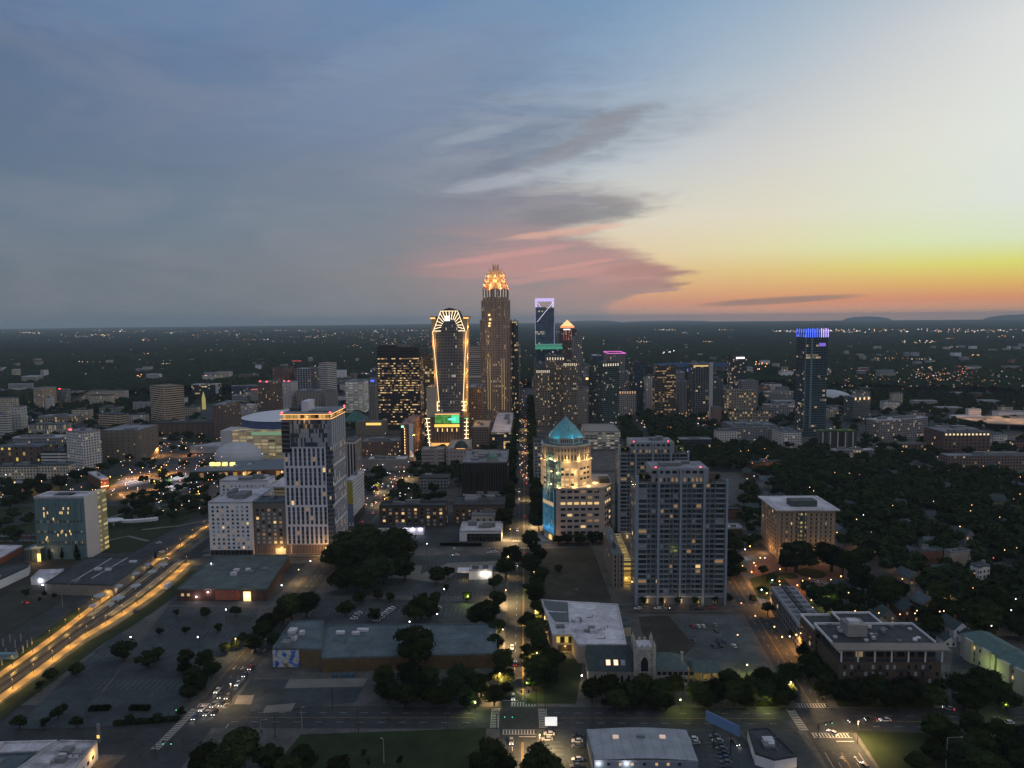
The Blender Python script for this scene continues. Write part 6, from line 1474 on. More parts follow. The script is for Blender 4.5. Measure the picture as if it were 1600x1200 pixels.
MK = [(905, 560, 'f_dark_glass'), (914, 572, 'f_grey_punched'), (932, 556, 'f_blue_glass'), (958, 562, 'f_residential_dark'), (976, 580, 'f_grey_punched'), (998, 574, 'f_gold_lines'), (1016, 588, 'f_white_punched'), (1058, 582, 'f_grey_punched'), (1066, 596, 'f_white_fins'),
 (1112, 592, 'f_residential_dark'), (1120, 604, 'f_cream_punched'), (1168, 596, 'f_grey_punched'), (1186, 603, 'f_brown_punched'), (1205, 600, 'f_white_punched'), (1222, 606, 'f_grey_punched'), (1088, 606, 'f_brown_punched'), (1040, 598, 'f_blue_glass'), (925, 590, 'f_brown_punched'),
 (820, 590, 'f_grey_punched'), (745, 596, 'f_grey_punched'), (700, 590, 'f_cream_punched'), (560, 586, 'f_brown_punched'), (540, 592, 'f_grey_punched'), (550, 600, 'f_white_punched'), (604, 590, 'f_white_punched'), (450, 606, 'f_grey_punched'), (395, 612, 'f_cream_punched'), (378, 618, 'f_grey_punched'),
 (30, 606, 'f_white_punched'), (8, 610, 'f_cream_punched'), (75, 622, 'f_white_punched'), (130, 640, 'f_cream_punched'), (175, 636, 'f_grey_punched'), (215, 648, 'f_white_punched'), (300, 636, 'f_cream_punched'), (360, 640, 'f_brick_punched'), (385, 634, 'f_white_punched'), (275, 622, 'f_white_punched'), (160, 618, 'f_cream_punched'), (5, 655, 'f_white_fins'),
 (1250, 628, 'f_white_punched'), (1300, 640, 'f_cream_punched'), (1390, 628, 'f_white_punched'), (1430, 645, 'f_grey_punched'), (1480, 668, 'f_brown_punched'), (1520, 640, 'f_white_punched'), (1570, 636, 'f_cream_punched'), (1345, 612, 'f_grey_punched'), (1585, 690, 'f_brick_punched'), (1560, 680, 'f_white_punched'), (1275, 655, 'f_white_punched'), (1400, 615, 'f_cream_punched')]
KN = {'f_dark_glass': 'dark glass', 'f_grey_punched': 'grey', 'f_blue_glass': 'blue glass', 'f_residential_dark': 'dark balconied', 'f_gold_lines': 'gold windowed', 'f_white_punched': 'white', 'f_white_fins': 'pale finned', 'f_cream_punched': 'cream', 'f_brown_punched': 'brown', 'f_brick_punched': 'red brick'}
MORE_ = []
for i, (x, yt, fn) in enumerate(sorted(MK)):
 where = 'at the far left' if x < 100 else 'left of the arena' if x < 350 else 'behind the pinstriped tower' if x < 500 else 'behind the gold outlined tower' if x < 760 else 'behind the stepped stone tower' if x < 960 else 'behind the twin balconied towers' if x < 1130 else 'near the blue crowned tower' if x < 1310 else 'at the upper right'
 n_ = sum(1 for q in sorted(MK)[:i] if q[2] == fn) + 1
 wd = R.uniform(14, 24) if 880 < x < 1100 else R.uniform(20, 40); yb = yt + (R.uniform(40, 62) if 880 < x < 1240 and yt < 600 else R.uniform(11, 20))
 s_ = wd * .2; L3 = (x - wd / 2, x + wd / 2 - s_, x + wd / 2) if x < 826 else (x - wd / 2, x - wd / 2 + s_, x + wd / 2)
 MORE_.append(('office_building', '%s block %s, %s of its colour from the left' % (KN[fn], where, ORD[n_ - 1]), *L3, yb, yt, None, MATS[fn], R.choice((ROOF, ROOFW, ROOFD, ROOFB)), dict(cat='office building', units=2)))
GL_ = [
 ('office_building', 'dark office block with many rows of yellow lit windows left of the gold outlined tower', 592, 658, 668, 672, 543, 0, DARK, ROOFD, dict(win=(3.05, 3.75, 2.7, 1.55, 'rows', 8), units=2, cat='office building')),
 ('apartment_tower', 'white apartment tower with dark windows behind the teal office cube', 107, 132, 161, 735, 676, 28, F_WHITE, ROOF, dict(cat='apartment tower', beac=1)),
 ('office_building', 'brown windowless looking block with few yellow windows beside the white tower', 161, 219, 250, 722, 673, 0, FP('f_brown_bland', (.125, .105, .085), (.04, .035, .03), 7, 4, .22, .3, .05, (1, .72, .25), 1.2), ROOF, dict(win=None)),
 ('office_building', 'tan striped office slab turned at an angle, left of the gold church spire', 237, 258, 290, 662, 605, 38, F_TANW, mat('roof_tan', (.22, .18, .15), .8, .1, .1), dict(cat='office building', units=0)),
 ('office_building', 'brown brick office with windowed right side above the arena roof', 334, 352, 378, 683, 633, 0, F_BROWN, ROOF, dict(cat='office building')),
 ('civic_building', 'large dark brick building with car park in front, left of the brown brick office', 237, 333, 345, 678, 661, 0, FP('f_dkbrick', (.09, .06, .05), (.03, .02, .02), 8, 4, .3, .3, .12, (1, .4, .2), .8), ROOFD, dict(units=2)),
 ('apartment_tower', 'brick residential tower with red roof lights, left of the pinstriped tower', 405, 422, 443, 662, 598, 30, F_BROWN, ROOF, dict(cat='apartment tower', beac=2)),
 ('apartment_tower', 'unfinished brown tower behind the brick residential tower', 428, 445, 462, 640, 574, 20, FP('f_unfinished', (.16, .10, .09), (.05, .04, .045), 4, 3.4, .7, .6, .12, (1, .3, .25), .3), ROOFD, dict(cat='tower')),
 ('apartment_tower', 'pale tower with red roof lights between the brick tower and the finned tower', 443, 455, 467, 650, 597, 20, F_WHITE, ROOF, dict(cat='apartment tower', beac=2)),
 ('apartment_tower', 'dark tower with white vertical fins left of the striped hotel', 463, 490, 501, 640, 577, 0, FP('f_dark_fins', (.30, .30, .32), (.02, .025, .035), 5, 3.4, .8, .8, .03), ROOF, dict(cat='apartment tower')),
 ('hotel', 'tall striped hotel with white bands and sunlit looking crown', 501, 514, 528, 640, 568, 25, F_BAND, mat('crown_beige', (.42, .36, .30), .8, 0), dict(cat='hotel', units=0)),
 ('office_building', 'low beige block with vertical slots under the finned tower', 464, 502, 510, 650, 611, 0, F_BEIGEV, ROOF, dict(cat='office building')),
 ('office_building', 'plain pale block right of the beige slotted block', 511, 526, 529, 650, 611, 0, CONC, ROOF, dict(cat='office building')),
 ('office_building', 'white banded office with lit window rows left of the slender sign tower', 541, 570, 579, 645, 596, 0, FP('f_litbands', (.40, .39, .38), (.10, .10, .09), 9, 4.4, .82, .42, 1.0, (1, .88, .62), .42), ROOF, dict(cat='office building')),
 ('office_building', 'slender pale tower with blue lit sign beside the dark office block', 577, 588, 593, 657, 592, 0, F_BEIGEV, ROOF, dict(cat='office building', sign=BLUE)),
 ('office_building', 'small glass tower top with yellow lights behind the slender sign tower', 580, 589, 594, 630, 577, 0, F_BLGL, ROOF, dict(cat='office building')),
 ('office_building', 'black glass tower squeezed between dark office block and gold outlined tower', 664, 680, 684, 690, 556, 0, F_DKGL, ROOFD, dict(cat='office building')),
 ('office_building', 'beige tower base behind the gold outlined tower podium', 668, 683, 690, 700, 606, 0, CREAM, ROOF, dict(cat='office building')),
 ('office_building', 'pale banded tower between the two tallest skyscrapers', 730, 756, 757, 640, 541, 0, F_PALEB, ROOF, dict(cat='office building')),
 ('office_building', 'brown mid rise under the pale banded tower', 732, 753, 757, 680, 606, 0, F_BROWN, ROOF, dict(cat='office building')),
 ('skyscraper', 'slim dark glass tower just right of the tallest skyscraper', 797, 805, 811, 660, 502, 60, F_DKGL, ROOFD, dict(cat='skyscraper')),
 ('apartment_tower', 'pale lattice apartment tower behind the slim dark glass tower', 805, 814, 818, 640, 537, 0, F_GREY, ROOF, dict(cat='apartment tower')),
 ('office_building', 'tower with green lit mechanical band below the diagonal tower', 835, 838, 878, 640, 546, 90, F_BLGL, ROOF, dict(cat='office building', crown=TEAL, nlight=1)),
 ('skyscraper', 'stepped dark stone tower, left shoulder with lit crown', 835, 838, 860, 668, 578, 90, F_GRID, ROOFD, dict(cat='skyscraper', crownl=1)),
 ('skyscraper', 'stepped dark stone tower, tall middle section', 852, 854, 882, 666, 558, 90, F_GRID, ROOFD, dict(cat='skyscraper', crownl=1)),
 ('skyscraper', 'stepped dark stone tower, right shoulder with lit crown', 878, 880, 902, 667, 567, 90, F_GRID, ROOFD, dict(cat='skyscraper', crownl=1)),
 ('office_building', 'slim block with magenta light ring left of the turquoise pyramid', 834, 853, 856, 770, 690, 0, F_GREY, ROOFD, dict(cat='office building', sign=PINK, units=0)),
 ('office_building', 'grey lattice tower right of the orange pyramid tower', 894, 897, 911, 650, 527, 90, F_GREY, ROOF, dict(cat='office building')),
 ('office_building', 'beige office with yellow lit top window beside the stepped stone tower', 900, 902, 921, 662, 607, 90, FP('f_beige_few', (.30, .26, .25), (.06, .06, .065), 3, 4, .5, .3, .08), ROOF, dict(cat='office building')),
 ('office_building', 'small upper beige tower with glowing corner window', 903, 912, 922, 640, 589, 90, CONC, ROOF, dict(cat='office building', sign=GOLD)),
 ('apartment_tower', 'dark green glass apartment tower with lit roof line', 920, 941, 967, 667, 568, 60, FP('f_greenglass', (.07, .10, .10), (.02, .035, .04), 2.8, 3.2, .86, .74, .05, (.9, .85, .6), .6), ROOFD, dict(cat='apartment tower', crownl=1)),
 ('skyscraper', 'grey lattice tower with magenta lit crown', 943, 950, 977, 640, 554, 90, F_GREY, ROOFD, dict(cat='skyscraper', crown=PINK)),
 ('hotel', 'pale punched window hotel with orange lit top row', 965, 967, 994, 648, 611, 90, FP('f_hotel', (.36, .33, .32), (.02, .022, .028), 3.4, 3.4, .5, .6, .04), ROOFD, dict(cat='hotel', crownl=2)),
 ('office_building', 'blue glass office behind the pale hotel, left', 984, 990, 1006, 640, 567, 90, F_BLGL, ROOFD, dict(cat='office building')),
 ('office_building', 'blue glass office with rounded disc beside the gold windowed tower', 1004, 1007, 1026, 640, 573, 90, F_DKGL, ROOFD, dict(cat='office building')),
 ('office_building', 'dark office tower with two columns of gold window lights', 1019, 1023, 1055, 655, 573, 90, F_GOLD, ROOFD, dict(cat='office building')),
 ('apartment_tower', 'dark glass apartment tower with tall white pillar at its right edge', 1074, 1082, 1112, 655, 570, 90, FP('f_pillar_tower', (.13, .14, .15), (.025, .032, .04), 4.2, 3.3, .8, .8, .05, (1, .75, .4), .7), ROOF, dict(cat='apartment tower', pillar=1)),
 ('office_building', 'dark bank tower with bright white roof sign in front of the hills', 1135, 1140, 1166, 618, 557, 90, FP('f_bank', (.05, .055, .065), (.02, .026, .034), 3, 3.8, .85, .75, .16, (1, .7, .4), .7), ROOFD, dict(cat='office building', sign=WSIGN)),
 ('courthouse', 'tan courthouse with two rows of glowing windows', 1127, 1131, 1181, 650, 610, 90, F_COURT, CONC, dict(cat='courthouse')),
 ('civic_building', 'long tan wing with colonnade in front of the courthouse', 1137, 1139, 1208, 660, 643, 90, F_COURT, ROOFB, dict()),
 ('church', 'small pink brown brick church left of the courthouse', 1110, 1113, 1127, 662, 637, 90, mat('pink_brick', (.22, .14, .13), .8, .1, .3), ROOF, dict(cat='church')),
 ('apartment_building', 'long mansard roofed apartment block below the courthouse', 1128, 1142, 1215, 690, 666, 90, F_GREY, FOIL.get('x', mat('mansard_blue', (.12, .14, .17), .8, .3, .1)), dict(cat='apartment building', units=6)),
 ('apartment_building', 'white gabled apartment wing at the foot of the blue crowned tower', 1205, 1222, 1252, 700, 676, 90, F_WHITE, MATS['mansard_blue'], dict(cat='apartment building', units=3)),
 ('apartment_building', 'mansard block wing left of the long mansard roofed block', 1115, 1120, 1152, 697, 674, 90, F_WHITE, MATS['mansard_blue'], dict(cat='apartment building', units=3)),
 ('office_building', 'low dark glass office among trees right of the rear twin tower', 1058, 1062, 1112, 704, 687, 90, F_DKGL, ROOF, dict(cat='office building', units=2)),
 ('parking_garage', 'parking garage with lit decks behind the turquoise pyramid', 908, 914, 969, 702, 675, 90, F_GAR, CONC, dict(cat='parking garage', units=0)),
 ('apartment_building', 'apartment block with white stepped roofs left of the blue crowned tower', 1190, 1194, 1240, 655, 633, 90, F_GREY, ROOFW, dict(cat='apartment building', units=5)),
 ('apartment_building', 'second apartment block with white stepped roofs farther left of the blue crowned tower', 1192, 1196, 1240, 630, 613, 90, F_GREY, ROOFW, dict(cat='apartment building', units=5)),
 ('parking_garage', 'dark podium garage with planted roof right of the blue crowned tower', 1275, 1279, 1338, 704, 674, 90, FP('f_podium', (.085, .08, .075), (.04, .04, .04), 12, 60, .9, .9, 0), mat('roof_garden', (.05, .085, .03), .9, .4, .3), dict(cat='parking garage', pill=5)),
 ('apartment_building', 'mid rise apartments with lit rooftop lounge right of the blue crowned tower', 1317, 1332, 1359, 660, 621, 70, F_RES, ROOF, dict(cat='apartment building', crownl=3)),
 ('apartment_building', 'large apartment block with white roof and lit courtyard balconies', 1352, 1372, 1448, 690, 658, 70, FP('f_lofts', (.20, .19, .20), (.03, .03, .035), 3.2, 3.2, .6, .65, .14, (1, .65, .35), .8), ROOFW, dict(cat='apartment building', units=6)),
 ('apartment_building', 'brick loft building with a row of lit attic windows', 1442, 1474, 1545, 712, 676, 90, FP('f_brickloft', (.10, .06, .05), (.05, .05, .055), 5, 4.2, .5, .62, .06), mat('roof_mixed', (.16, .17, .19), .9, .4, .3), dict(cat='apartment building', crownl=4, units=8)),
 ('shopping_centre', 'low glazed shop row with pale roof left of the brick lofts', 1400, 1403, 1470, 705, 694, 90, FP('f_shops', (.12, .08, .06), (.04, .04, .04), 4, 4, .6, .6, .25), ROOF, dict(cat='shop')),
 ('apartment_building', 'wide apartment block with cluttered pale roof at the right edge', 1468, 1480, 1640, 735, 713, 90, F_BROWN, ROOF, dict(cat='apartment building', units=14)),
 ('building', 'low building with ramped pale roof below the planted garage', 1297, 1302, 1366, 716, 704, 90, F_GREY, ROOFW, dict(units=5)),
 ('civic_building', 'stepped pale civic tower at the left edge', 18, 36, 45, 678, 636, 0, FP('f_civic', (.34, .33, .31), (.05, .05, .055), 5, 4.5, .4, .4, .12, (1, .6, .25), 1), ROOF, dict(units=2)),
 ('civic_building', 'blank grey civic block at the left edge, in front of the stepped civic tower', -20, 14, 20, 682, 648, 0, F_BAND, ROOF, dict()),
 ('civic_building', 'pale civic block with orange lit terrace at the left edge', -30, 28, 32, 660, 622, 0, F_CREAM, ROOF, dict(units=2)),
 ('civic_building', 'colonnaded low civic building with yellow lit windows', 45, 98, 114, 680, 664, 0, FP('f_colon', (.30, .29, .28), (.05, .05, .04), 3, 8, .5, .8, .35, (1, .75, .25), .6), ROOFB, dict(units=2)),
 ('courthouse', 'dark brick courthouse with tall yellow lit windows at the left edge', -10, 62, 88, 722, 699, 0, FP('f_courtleft', (.08, .055, .045), (.05, .04, .03), 9, 7, .3, .6, .35, (1, .66, .15), 1.1), ROOFB, dict(cat='courthouse', units=3)),
 ('office_building', 'long flat roofed office with white skylights behind the brick courthouse', 20, 92, 108, 700, 684, 0, F_GREY, ROOFW, dict(cat='office building', units=6)),
 ('office_building', 'grey four storey office beside the white tower', 65, 105, 108, 728, 706, 0, F_BAND, ROOFD, dict(cat='office building')),
 ('apartment_building', 'cream row of apartments with dark gables, left half', -10, 59, 60, 748, 729, 0, F_CREAM, SLATE, dict(cat='apartment building', depth=16, units=4)),
 ('apartment_building', 'cream row of apartments with green lit balconies, right half', 60.5, 106, 107, 748, 727, 0, F_CREAM, ROOFB, dict(cat='apartment building', depth=16)),
 ('civic_building', 'tan angled building with yellow lit wall behind the big brown block', 155, 188, 202, 668, 648, 20, F_TANW, ROOFB, dict()),
 ('civic_building', 'low grey hall with yellow lit end left of the tan angled building', 60, 112, 129, 664, 651, 0, F_COURT, ROOF, dict(units=2)),
 ('apartment_tower', 'left half of twin tan towers, dark blue side', 54, 69, 90, 640, 607, 20, FP('f_twin_tan', (.33, .25, .19), (.05, .04, .04), 3, 3.4, .55, .5, .1), ROOF, dict(cat='apartment tower')),
 ('apartment_tower', 'right half of twin tan towers with pink roof light', 91, 106, 112, 637, 609, 20, F_GREY, ROOF, dict(cat='apartment tower', beac=1)),
 ('apartment_building', 'finned grey residential block at upper left', 14, 50, 54, 622, 600, 0, F_FINS, ROOFW, dict(cat='apartment building')),
 ('apartment_building', 'long cream apartment row among trees at upper left', 112, 196, 202, 629, 611, 0, F_CREAM, ROOF, dict(cat='apartment building', units=5)),
 ('apartment_building', 'pale blue clad low block left of the tan striped slab', 208, 236, 238, 643, 629, 0, F_FINS, ROOFW, dict(cat='apartment building')),
 ('office_building', 'small pale cube building far off above the tan striped slab', 317, 337, 344, 605, 587, 0, mat('pale_cube', (.45, .42, .38), .8, .05, .1), ROOF, dict(cat='building')),
 ('office_building', 'dark glass low office with white end pylon', 300, 340, 347, 621, 601, 0, F_DKGL, ROOFW, dict(cat='office building', endp=1)),
 ('office_building', 'wide low office with pale roof left of the brick residential tower', 362, 408, 411, 622, 603, 0, F_BLGL, ROOFW, dict(cat='office building', units=4)),
 ('apartment_building', 'long grey building far off above the wide low office', 374, 402, 405, 602, 585, 0, F_BROWN, ROOF, dict(cat='apartment building')),
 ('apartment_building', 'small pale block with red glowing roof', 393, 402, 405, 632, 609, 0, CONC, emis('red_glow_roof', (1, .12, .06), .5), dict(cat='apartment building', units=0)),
 ('office_building', 'grey framed block with white fins behind the pinstriped tower', 536, 556, 566, 748, 690, 0, FP('f_fin_frame', (.34, .31, .31), (.02, .02, .025), 3.2, 40, .62, .9, 0), mat('roof_brown_grey', (.11, .10, .10), .8, .1, .1), dict(cat='office building')),
 ('hotel', 'white and yellow hotel slab just right of the pinstriped tower', 543, 553, 571, 822, 752, 0, FP('f_white_holes', (.46, .46, .50), (.04, .05, .07), 2.6, 3.1, .42, .66, .02), ROOFW, dict(cat='hotel', yel=1)),
 ('hall', 'wide convention hall with brick side and grey roof', 566, 636, 641, 712, 690, 0, FP('f_conv', (.11, .065, .05), (.12, .10, .08), 4, 4.6, .35, .4, .14), ROOF, dict(cat='hall', units=5)),
 ('hotel', 'brick tower with white fin and green lamp left of the gold podium', 627, 643, 660, 714, 664, 0, F_BRICK, mat('roof_pink_grey', (.26, .19, .18), .8, .1, .1), dict(cat='hotel', fin=1)),
 ('office_building', 'beige hall with yellow sign patch behind the convention hall', 556, 603, 606, 680, 659, 0, mat('hall_beige', (.22, .20, .17), .8, .1, .1), ROOF, dict(cat='building', sign=YLIT)),
 ('building', 'row of low white roofed shops left of the convention street', 576, 634, 638, 735, 718, 0, CONC, ROOFW, dict(units=6)),
 ('theatre_building', 'pink stone theatre block below the gold podium, left part', 659, 694, 697, 730, 703, 0, FP('f_pink_l', (.24, .20, .20), (.08, .07, .07), 40, 4, .9, .25, 0), CONC, dict(cat='theatre')),
 ('theatre_building', 'pink stone theatre block with small windows, right part', 697.5, 731, 738, 730, 702, 0, FP('f_pink_r', (.26, .22, .21), (.05, .05, .05), 4, 5, .3, .4, .05), CONC, dict(cat='theatre', dome=1)),
 ('office_building', 'black ribbed office block beside the avenue trees', 722, 793, 796, 783, 723, 0, FP('f_black_ribbed', (.022, .018, .016), (.012, .012, .012), 2.2, 60, .6, .96, 0), ROOF, dict(cat='office building', units=7, cup=1)),
 ('office_building', 'low dark modern office with white roof and lit corner', 768, 798, 803, 706, 676, 0, F_DKGL, ROOFW, dict(cat='office building', units=2, cornl=1)),
 ('office_building', 'beige two step block left of the tallest skyscraper base', 738, 764, 768, 706, 668, 0, F_BROWN, CONC, dict(cat='office building', units=2)),
 ('apartment_building', 'long dark brick apartment house with white window bays, left part', 593, 697, 700, 824, 791, 0, BROWN, ROOFD, dict(win=(5.2, 3.1, 2.2, 1.9, [(G_PALE, .45), (G_DARK, .3), (G_LIT, .1), (G_DIM, .15)], 1.0), cat='apartment building', depth=15, units=3)),
 ('apartment_building', 'long dark brick apartment house with white stair bay, right part', 708, 788, 790, 820, 790, 0, BROWN, ROOFD, dict(win=(5.0, 3.1, 1.7, 1.7, [(G_PALE, .35), (G_DARK, .5), (G_LIT, .05), (G_DIM, .1)], 1.0), cat='apartment building', depth=15, units=3)),
 ('building', 'low brick building with pale roof and orange lit spot under the black office block', 722, 790, 793, 790, 779, 0, BRICK, ROOFW, dict(units=3, depth=14)),
 ('building', 'two storey beige building behind the white flat hall', 737, 786, 788, 826, 806, 0, CREAM, ROOF, dict(win=(5, 3.4, 1.8, 1.7, '1', 2.2), depth=16, units=4)),
 ('building', 'white wall shed with purple tinged lights left of the avenue', 587, 662, 664, 836, 824, 0, WHITE, ROOFD, dict(depth=12, units=2, wl=4)),
 ('hall', 'white flat roofed hall with dark recessed front beside the avenue', 718, 784, 786, 846, 831, 0, WHITE, ROOFW, dict(cat='hall', depth=32, units=3, rec=1)),
 ('bank_branch', 'small white drive through building with two bright lamps', 733, 769, 770, 906, 892, 0, WHITE, ROOFW, dict(cat='building', depth=14, units=2, wl2=1)),
 ('building', 'small brick row building with lit arched windows in front of the rail hall', 383, 396, 422, 770, 752, 15, FP('f_brick_lit', (.16, .07, .05), (.05, .03, .02), 4, 5, .4, .5, .6, (1, .6, .25), 1), ROOFW, dict(units=3)),
 ('house', 'low brown house with dark roof below the teal roofed pavilion', 655, 700, 704, 765, 748, 0, F_GREY, ROOFD, dict(cat='house', depth=14)),
 ('building', 'low brick building with orange wall behind the teal office cube', 139, 158, 171, 765, 750, 45, BRICK, ROOFW, dict(cat='building', orl=1)),
 ('building', 'small white shed in the dark park left of the brick row', 340, 362, 366, 800, 788, 20, WHITE, ROOFW, dict(units=1)),
 ('building', 'flat roofed brick building among the dark trees at right, left wing', 1428, 1437, 1472, 892, 862, 80, BRICK, ROOFB, dict(win=(4.5, 3.5, 1.3, 1.5, '2', 2), cat='building', units=3)),
 ('building', 'pale apartment wing among the dark trees at right, right of the flat roofed building', 1514, 1528, 1545, 922, 887, 70, F_WHITE, ROOFB, dict(cat='apartment building', units=1)),
 ('building', 'middle wing joining the two buildings in the dark trees at right', 1474, 1484, 1516, 890, 864, 80, CREAM, ROOF, dict(cat='building', units=3)),
 ('building', 'long low building with string of lamps in the trees right of rear twin tower', 1168, 1176, 1228, 738, 724, 80, BRICK, SLATE, dict(cat='building', orl=1)),
 ('building', 'white roofed low building right of the twin towers', 1128, 1134, 1160, 842, 826, 90, BROWN, ROOFW, dict(units=2)),
 ('building', 'brick building behind the white roofed low building right of the twin towers', 1130, 1136, 1160, 812, 797, 90, BRICK, ROOFD, dict()),
]
def after(r_, C, A, B, D, H, kw, name):
 fr = lambda t: lerp2(A, C, t) if C[0] < 0 else lerp2(C, B, t)   # along the wall that faces the camera
 w = math.hypot(*(Vector(fr(1)) - Vector(fr(0)))); y = C[1]
 if kw.get('beac'):
  for i in range(kw['beac']): p = fr(.2 + .6 * i); beacon(r_, (p[0], p[1] + 2, H), 1.0)
 if kw.get('sign'):
  p0, p1 = fr(.35), fr(.85); z0, z1 = H - 5, H - 1.5
  MB().box(min(p0[0], p1[0]), max(p0[0], p1[0]), min(p0[1], p1[1]) - .5, min(p0[1], p1[1]) - .1, z0, z1).build('lit_sign', [kw['sign']], r_)
 if kw.get('crown'):
  m = MB(); 
  for k, e in enumerate(((C, B), (A, C), (B, D), (A, D))): m.bar((*e[0], H + 2), (*e[1], H + 2), 2.2 if kw['crown'] is TEAL else (.35 if C[1] < 800 else 1.1))
  if kw['crown'] is TEAL:
   for z in (H + 6, H + 10): m.bar((*C, z), (*B, z), .4); m.bar((*C, z), (*A, z), .4)
   for i in range(7): q = lerp2(C, B, i / 6); m.bar((*q, H + 2), (*q, H + 10), .35)
  m.build('lit_crown', [kw['crown']], r_)
  if kw['crown'] is TEAL: MB().prism([C, B, D, A], H, H + 9).build('crown_screen', [emis('teal_screen', (0, .30, .18), .4)], r_)
 cl = kw.get('crownl')
 if cl:
  n = {1: 7, 2: 7, 3: 4, 4: 12}[cl]; col = {1: emis('crown_spot_pale', (1, .85, .6), 1.0), 2: emis('crown_spot_orange', (1, .55, .25), .8), 3: emis('lounge_glow', (1, .66, .3), 1.2), 4: emis('attic_glow', (1, .8, .45), 1.0)}[cl]
  e0, e1 = (C, B); 
  for i in range(n):
   p = lerp2(e0, e1, (i + .5) / n); ww = w / n * (.3 if cl != 4 else .45)
   z0, z1 = (H - 4.6, H - .6) if cl != 4 else (H - 3.4, H - 1.2)
   MB().box(p[0] - ww / 2, p[0] + ww / 2, p[1] - .4, p[1] - .1, z0, z1).build('crown_light', [col], r_)
 if kw.get('pillar'):
  MB().box(B[0] - 5.5, B[0] + .5, C[1] - 2.5, C[1] - .1, 0, H + 4).build('pillar', [mat('white_pillar', (.45, .45, .47), .8, 0)], r_)
  MB().box(C[0] + 1, B[0] - 7, C[1] - .4, C[1] - .1, H - 3, H - 1).build('gold_band', [emis('gold_line', (1, .65, .2), .8)], r_)
 if kw.get('pill'):
  for i in range(5): p = lerp2(C, B, .1 + .8 * i / 4); MB().box(p[0] - .7, p[0] + .7, p[1] - .6, p[1] - .05, 0, H - 1).build('pilaster', [mat('white_pillar', (.45, .45, .47), .8, 0)], r_)
  for i in range(4): p = lerp2(C, B, .1 + .26 * i); ptlight(r_, (p[0], p[1] + 5, H + 3), 900, (.8, 1, .5))
 if kw.get('endp'): MB().box(C[0] - 3, C[0] + 3, C[1] - 1.5, C[1] - .1, 0, H + 1.5).build('pylon', [mat('white_pillar', (.45, .45, .47), .8, 0)], r_)
 if kw.get('yel'):
  p = A; MB().box(A[0], C[0], C[1] - .25, C[1] - .05, H * .50, H - .5).build('yellow_panel', [mat('yellow_panel', (.36, .33, .07), .8, .05, .3)], r_); MB().box(A[0], C[0], C[1] - .25, C[1] - .05, 3, H * .5).build('blue_panel', [mat('blue_grey_panel2', (.16, .2, .27), .8, .05, .3)], r_)
  MB().obox(C, (0, 1), (-1, 0), 0, 40, -.3, -.05, 0, 8).build('dark_base', [DARK], r_)
 if kw.get('fin'):
  MB().box(C[0] - 2, C[0] + 2.5, C[1] - 2.5, C[1] - .05, 0, H + 1).build('white_fin', [WHITE], r_)
  p = A; MB().box(A[0], A[0] + 5, C[1] - 1, C[1] + 4, 0, H - 3).build('dark_stair', [DARK], r_); MB().box(A[0] + 1, A[0] + 4, C[1] - .8, C[1] + 2, H - 3, H - 1).build('green_lamp', [emis('green_lamp', (.3, 1, .5), 2.5)], r_)
  m = MB(); 
  for i in range(10): m.box(A[0] + 4.6, A[0] + 5.4, C[1] - 1.2, C[1] - 1.02, 4 + i * 3.4, 6 + i * 3.4)
  m.build('stair_lights', [GOLD], r_)
 if kw.get('dome'):
  c_ = (C[0] - 8, C[1] + 8); rg = []
  for t in (0, .3, .6, .85, 1): rg.append([(c_[0] + 8 * math.cos(t * 1.57) * math.cos(a), c_[1] + 8 * math.cos(t * 1.57) * math.sin(a), H + 9 * math.sin(t * 1.57)) for a in [i * math.tau / 8 for i in range(8)]])
  MB().loft(rg).build('pyramidal_dome', [SLATE], r_); MB().bar((c_[0] - 5, c_[1] - 8.5, H + 1), (c_[0] + 5, c_[1] - 8.5, H + 1), .2).build('arch_light', [ORLED], r_)
 if kw.get('cup'):
  c_ = (C[0] - 14, C[1] + 8); rg = []
  for t in (0, .25, .5, .75, 1): rg.append([(c_[0] + 5.5 * math.cos(t * 1.57) * math.cos(a), c_[1] + 5.5 * math.cos(t * 1.57) * math.sin(a), H + 3 + 4.5 * math.sin(t * 1.57)) for a in [i * math.tau / 16 for i in range(16)]])
  MB().prism([(c_[0] + 5.6 * math.cos(i * math.tau / 16), c_[1] + 5.6 * math.sin(i * math.tau / 16)) for i in range(16)], H, H + 3).build('drum', [CONC], r_); MB().loft(rg).build('green_dome', [mat('copper_green', (.12, .22, .18), .7, .1, .3)], r_)
 if kw.get('cornl'): MB().box(C[0] - 9, C[0] - 1, C[1] - .4, C[1] - .1, 2, H * .55).build('lit_corner', [YDIM], r_); ptlight(r_, (C[0] - 5, C[1] - 4, 4), 1500, (1, .65, .3))
 if kw.get('wl'):
  for i in range(4): p = fr(.45 + .16 * i); wlight(r_, 0, 0, 0, 350, (.85, .8, 1)) if 0 else (MB().box(p[0] - .25, p[0] + .25, p[1] - .5, p[1] - .1, H - 1.6, H - 1.2).build('wall_lamp', [emis('wall_lamp_glow', (.95, .9, 1), 14)], r_), ptlight(r_, (p[0], p[1] - 1.2, H - 1.6), 420, (.85, .8, 1), .25))
 if kw.get('wl2'):
  MB().box(A[0] - 8, A[0], C[1] + 1, C[1] + 9, H - 1.6, H - .9).build('drive_through_roof', [WHITE], r_)
  for t in (.62, .8): p = lerp2(A, C, t); MB().box(p[0] - .3, p[0] + .3, p[1] - .5, p[1] - .1, H - 1.9, H - 1.3).build('wall_lamp', [emis('wall_lamp_glow', (.95, .9, 1), 14)], r_); ptlight(r_, (p[0], p[1] - 1.4, H - 2), 700, (1, .85, .6), .25)
  ptlight(r_, (A[0] - 3, C[1] - 1, 2.4), 400, (1, .62, .25), .25)
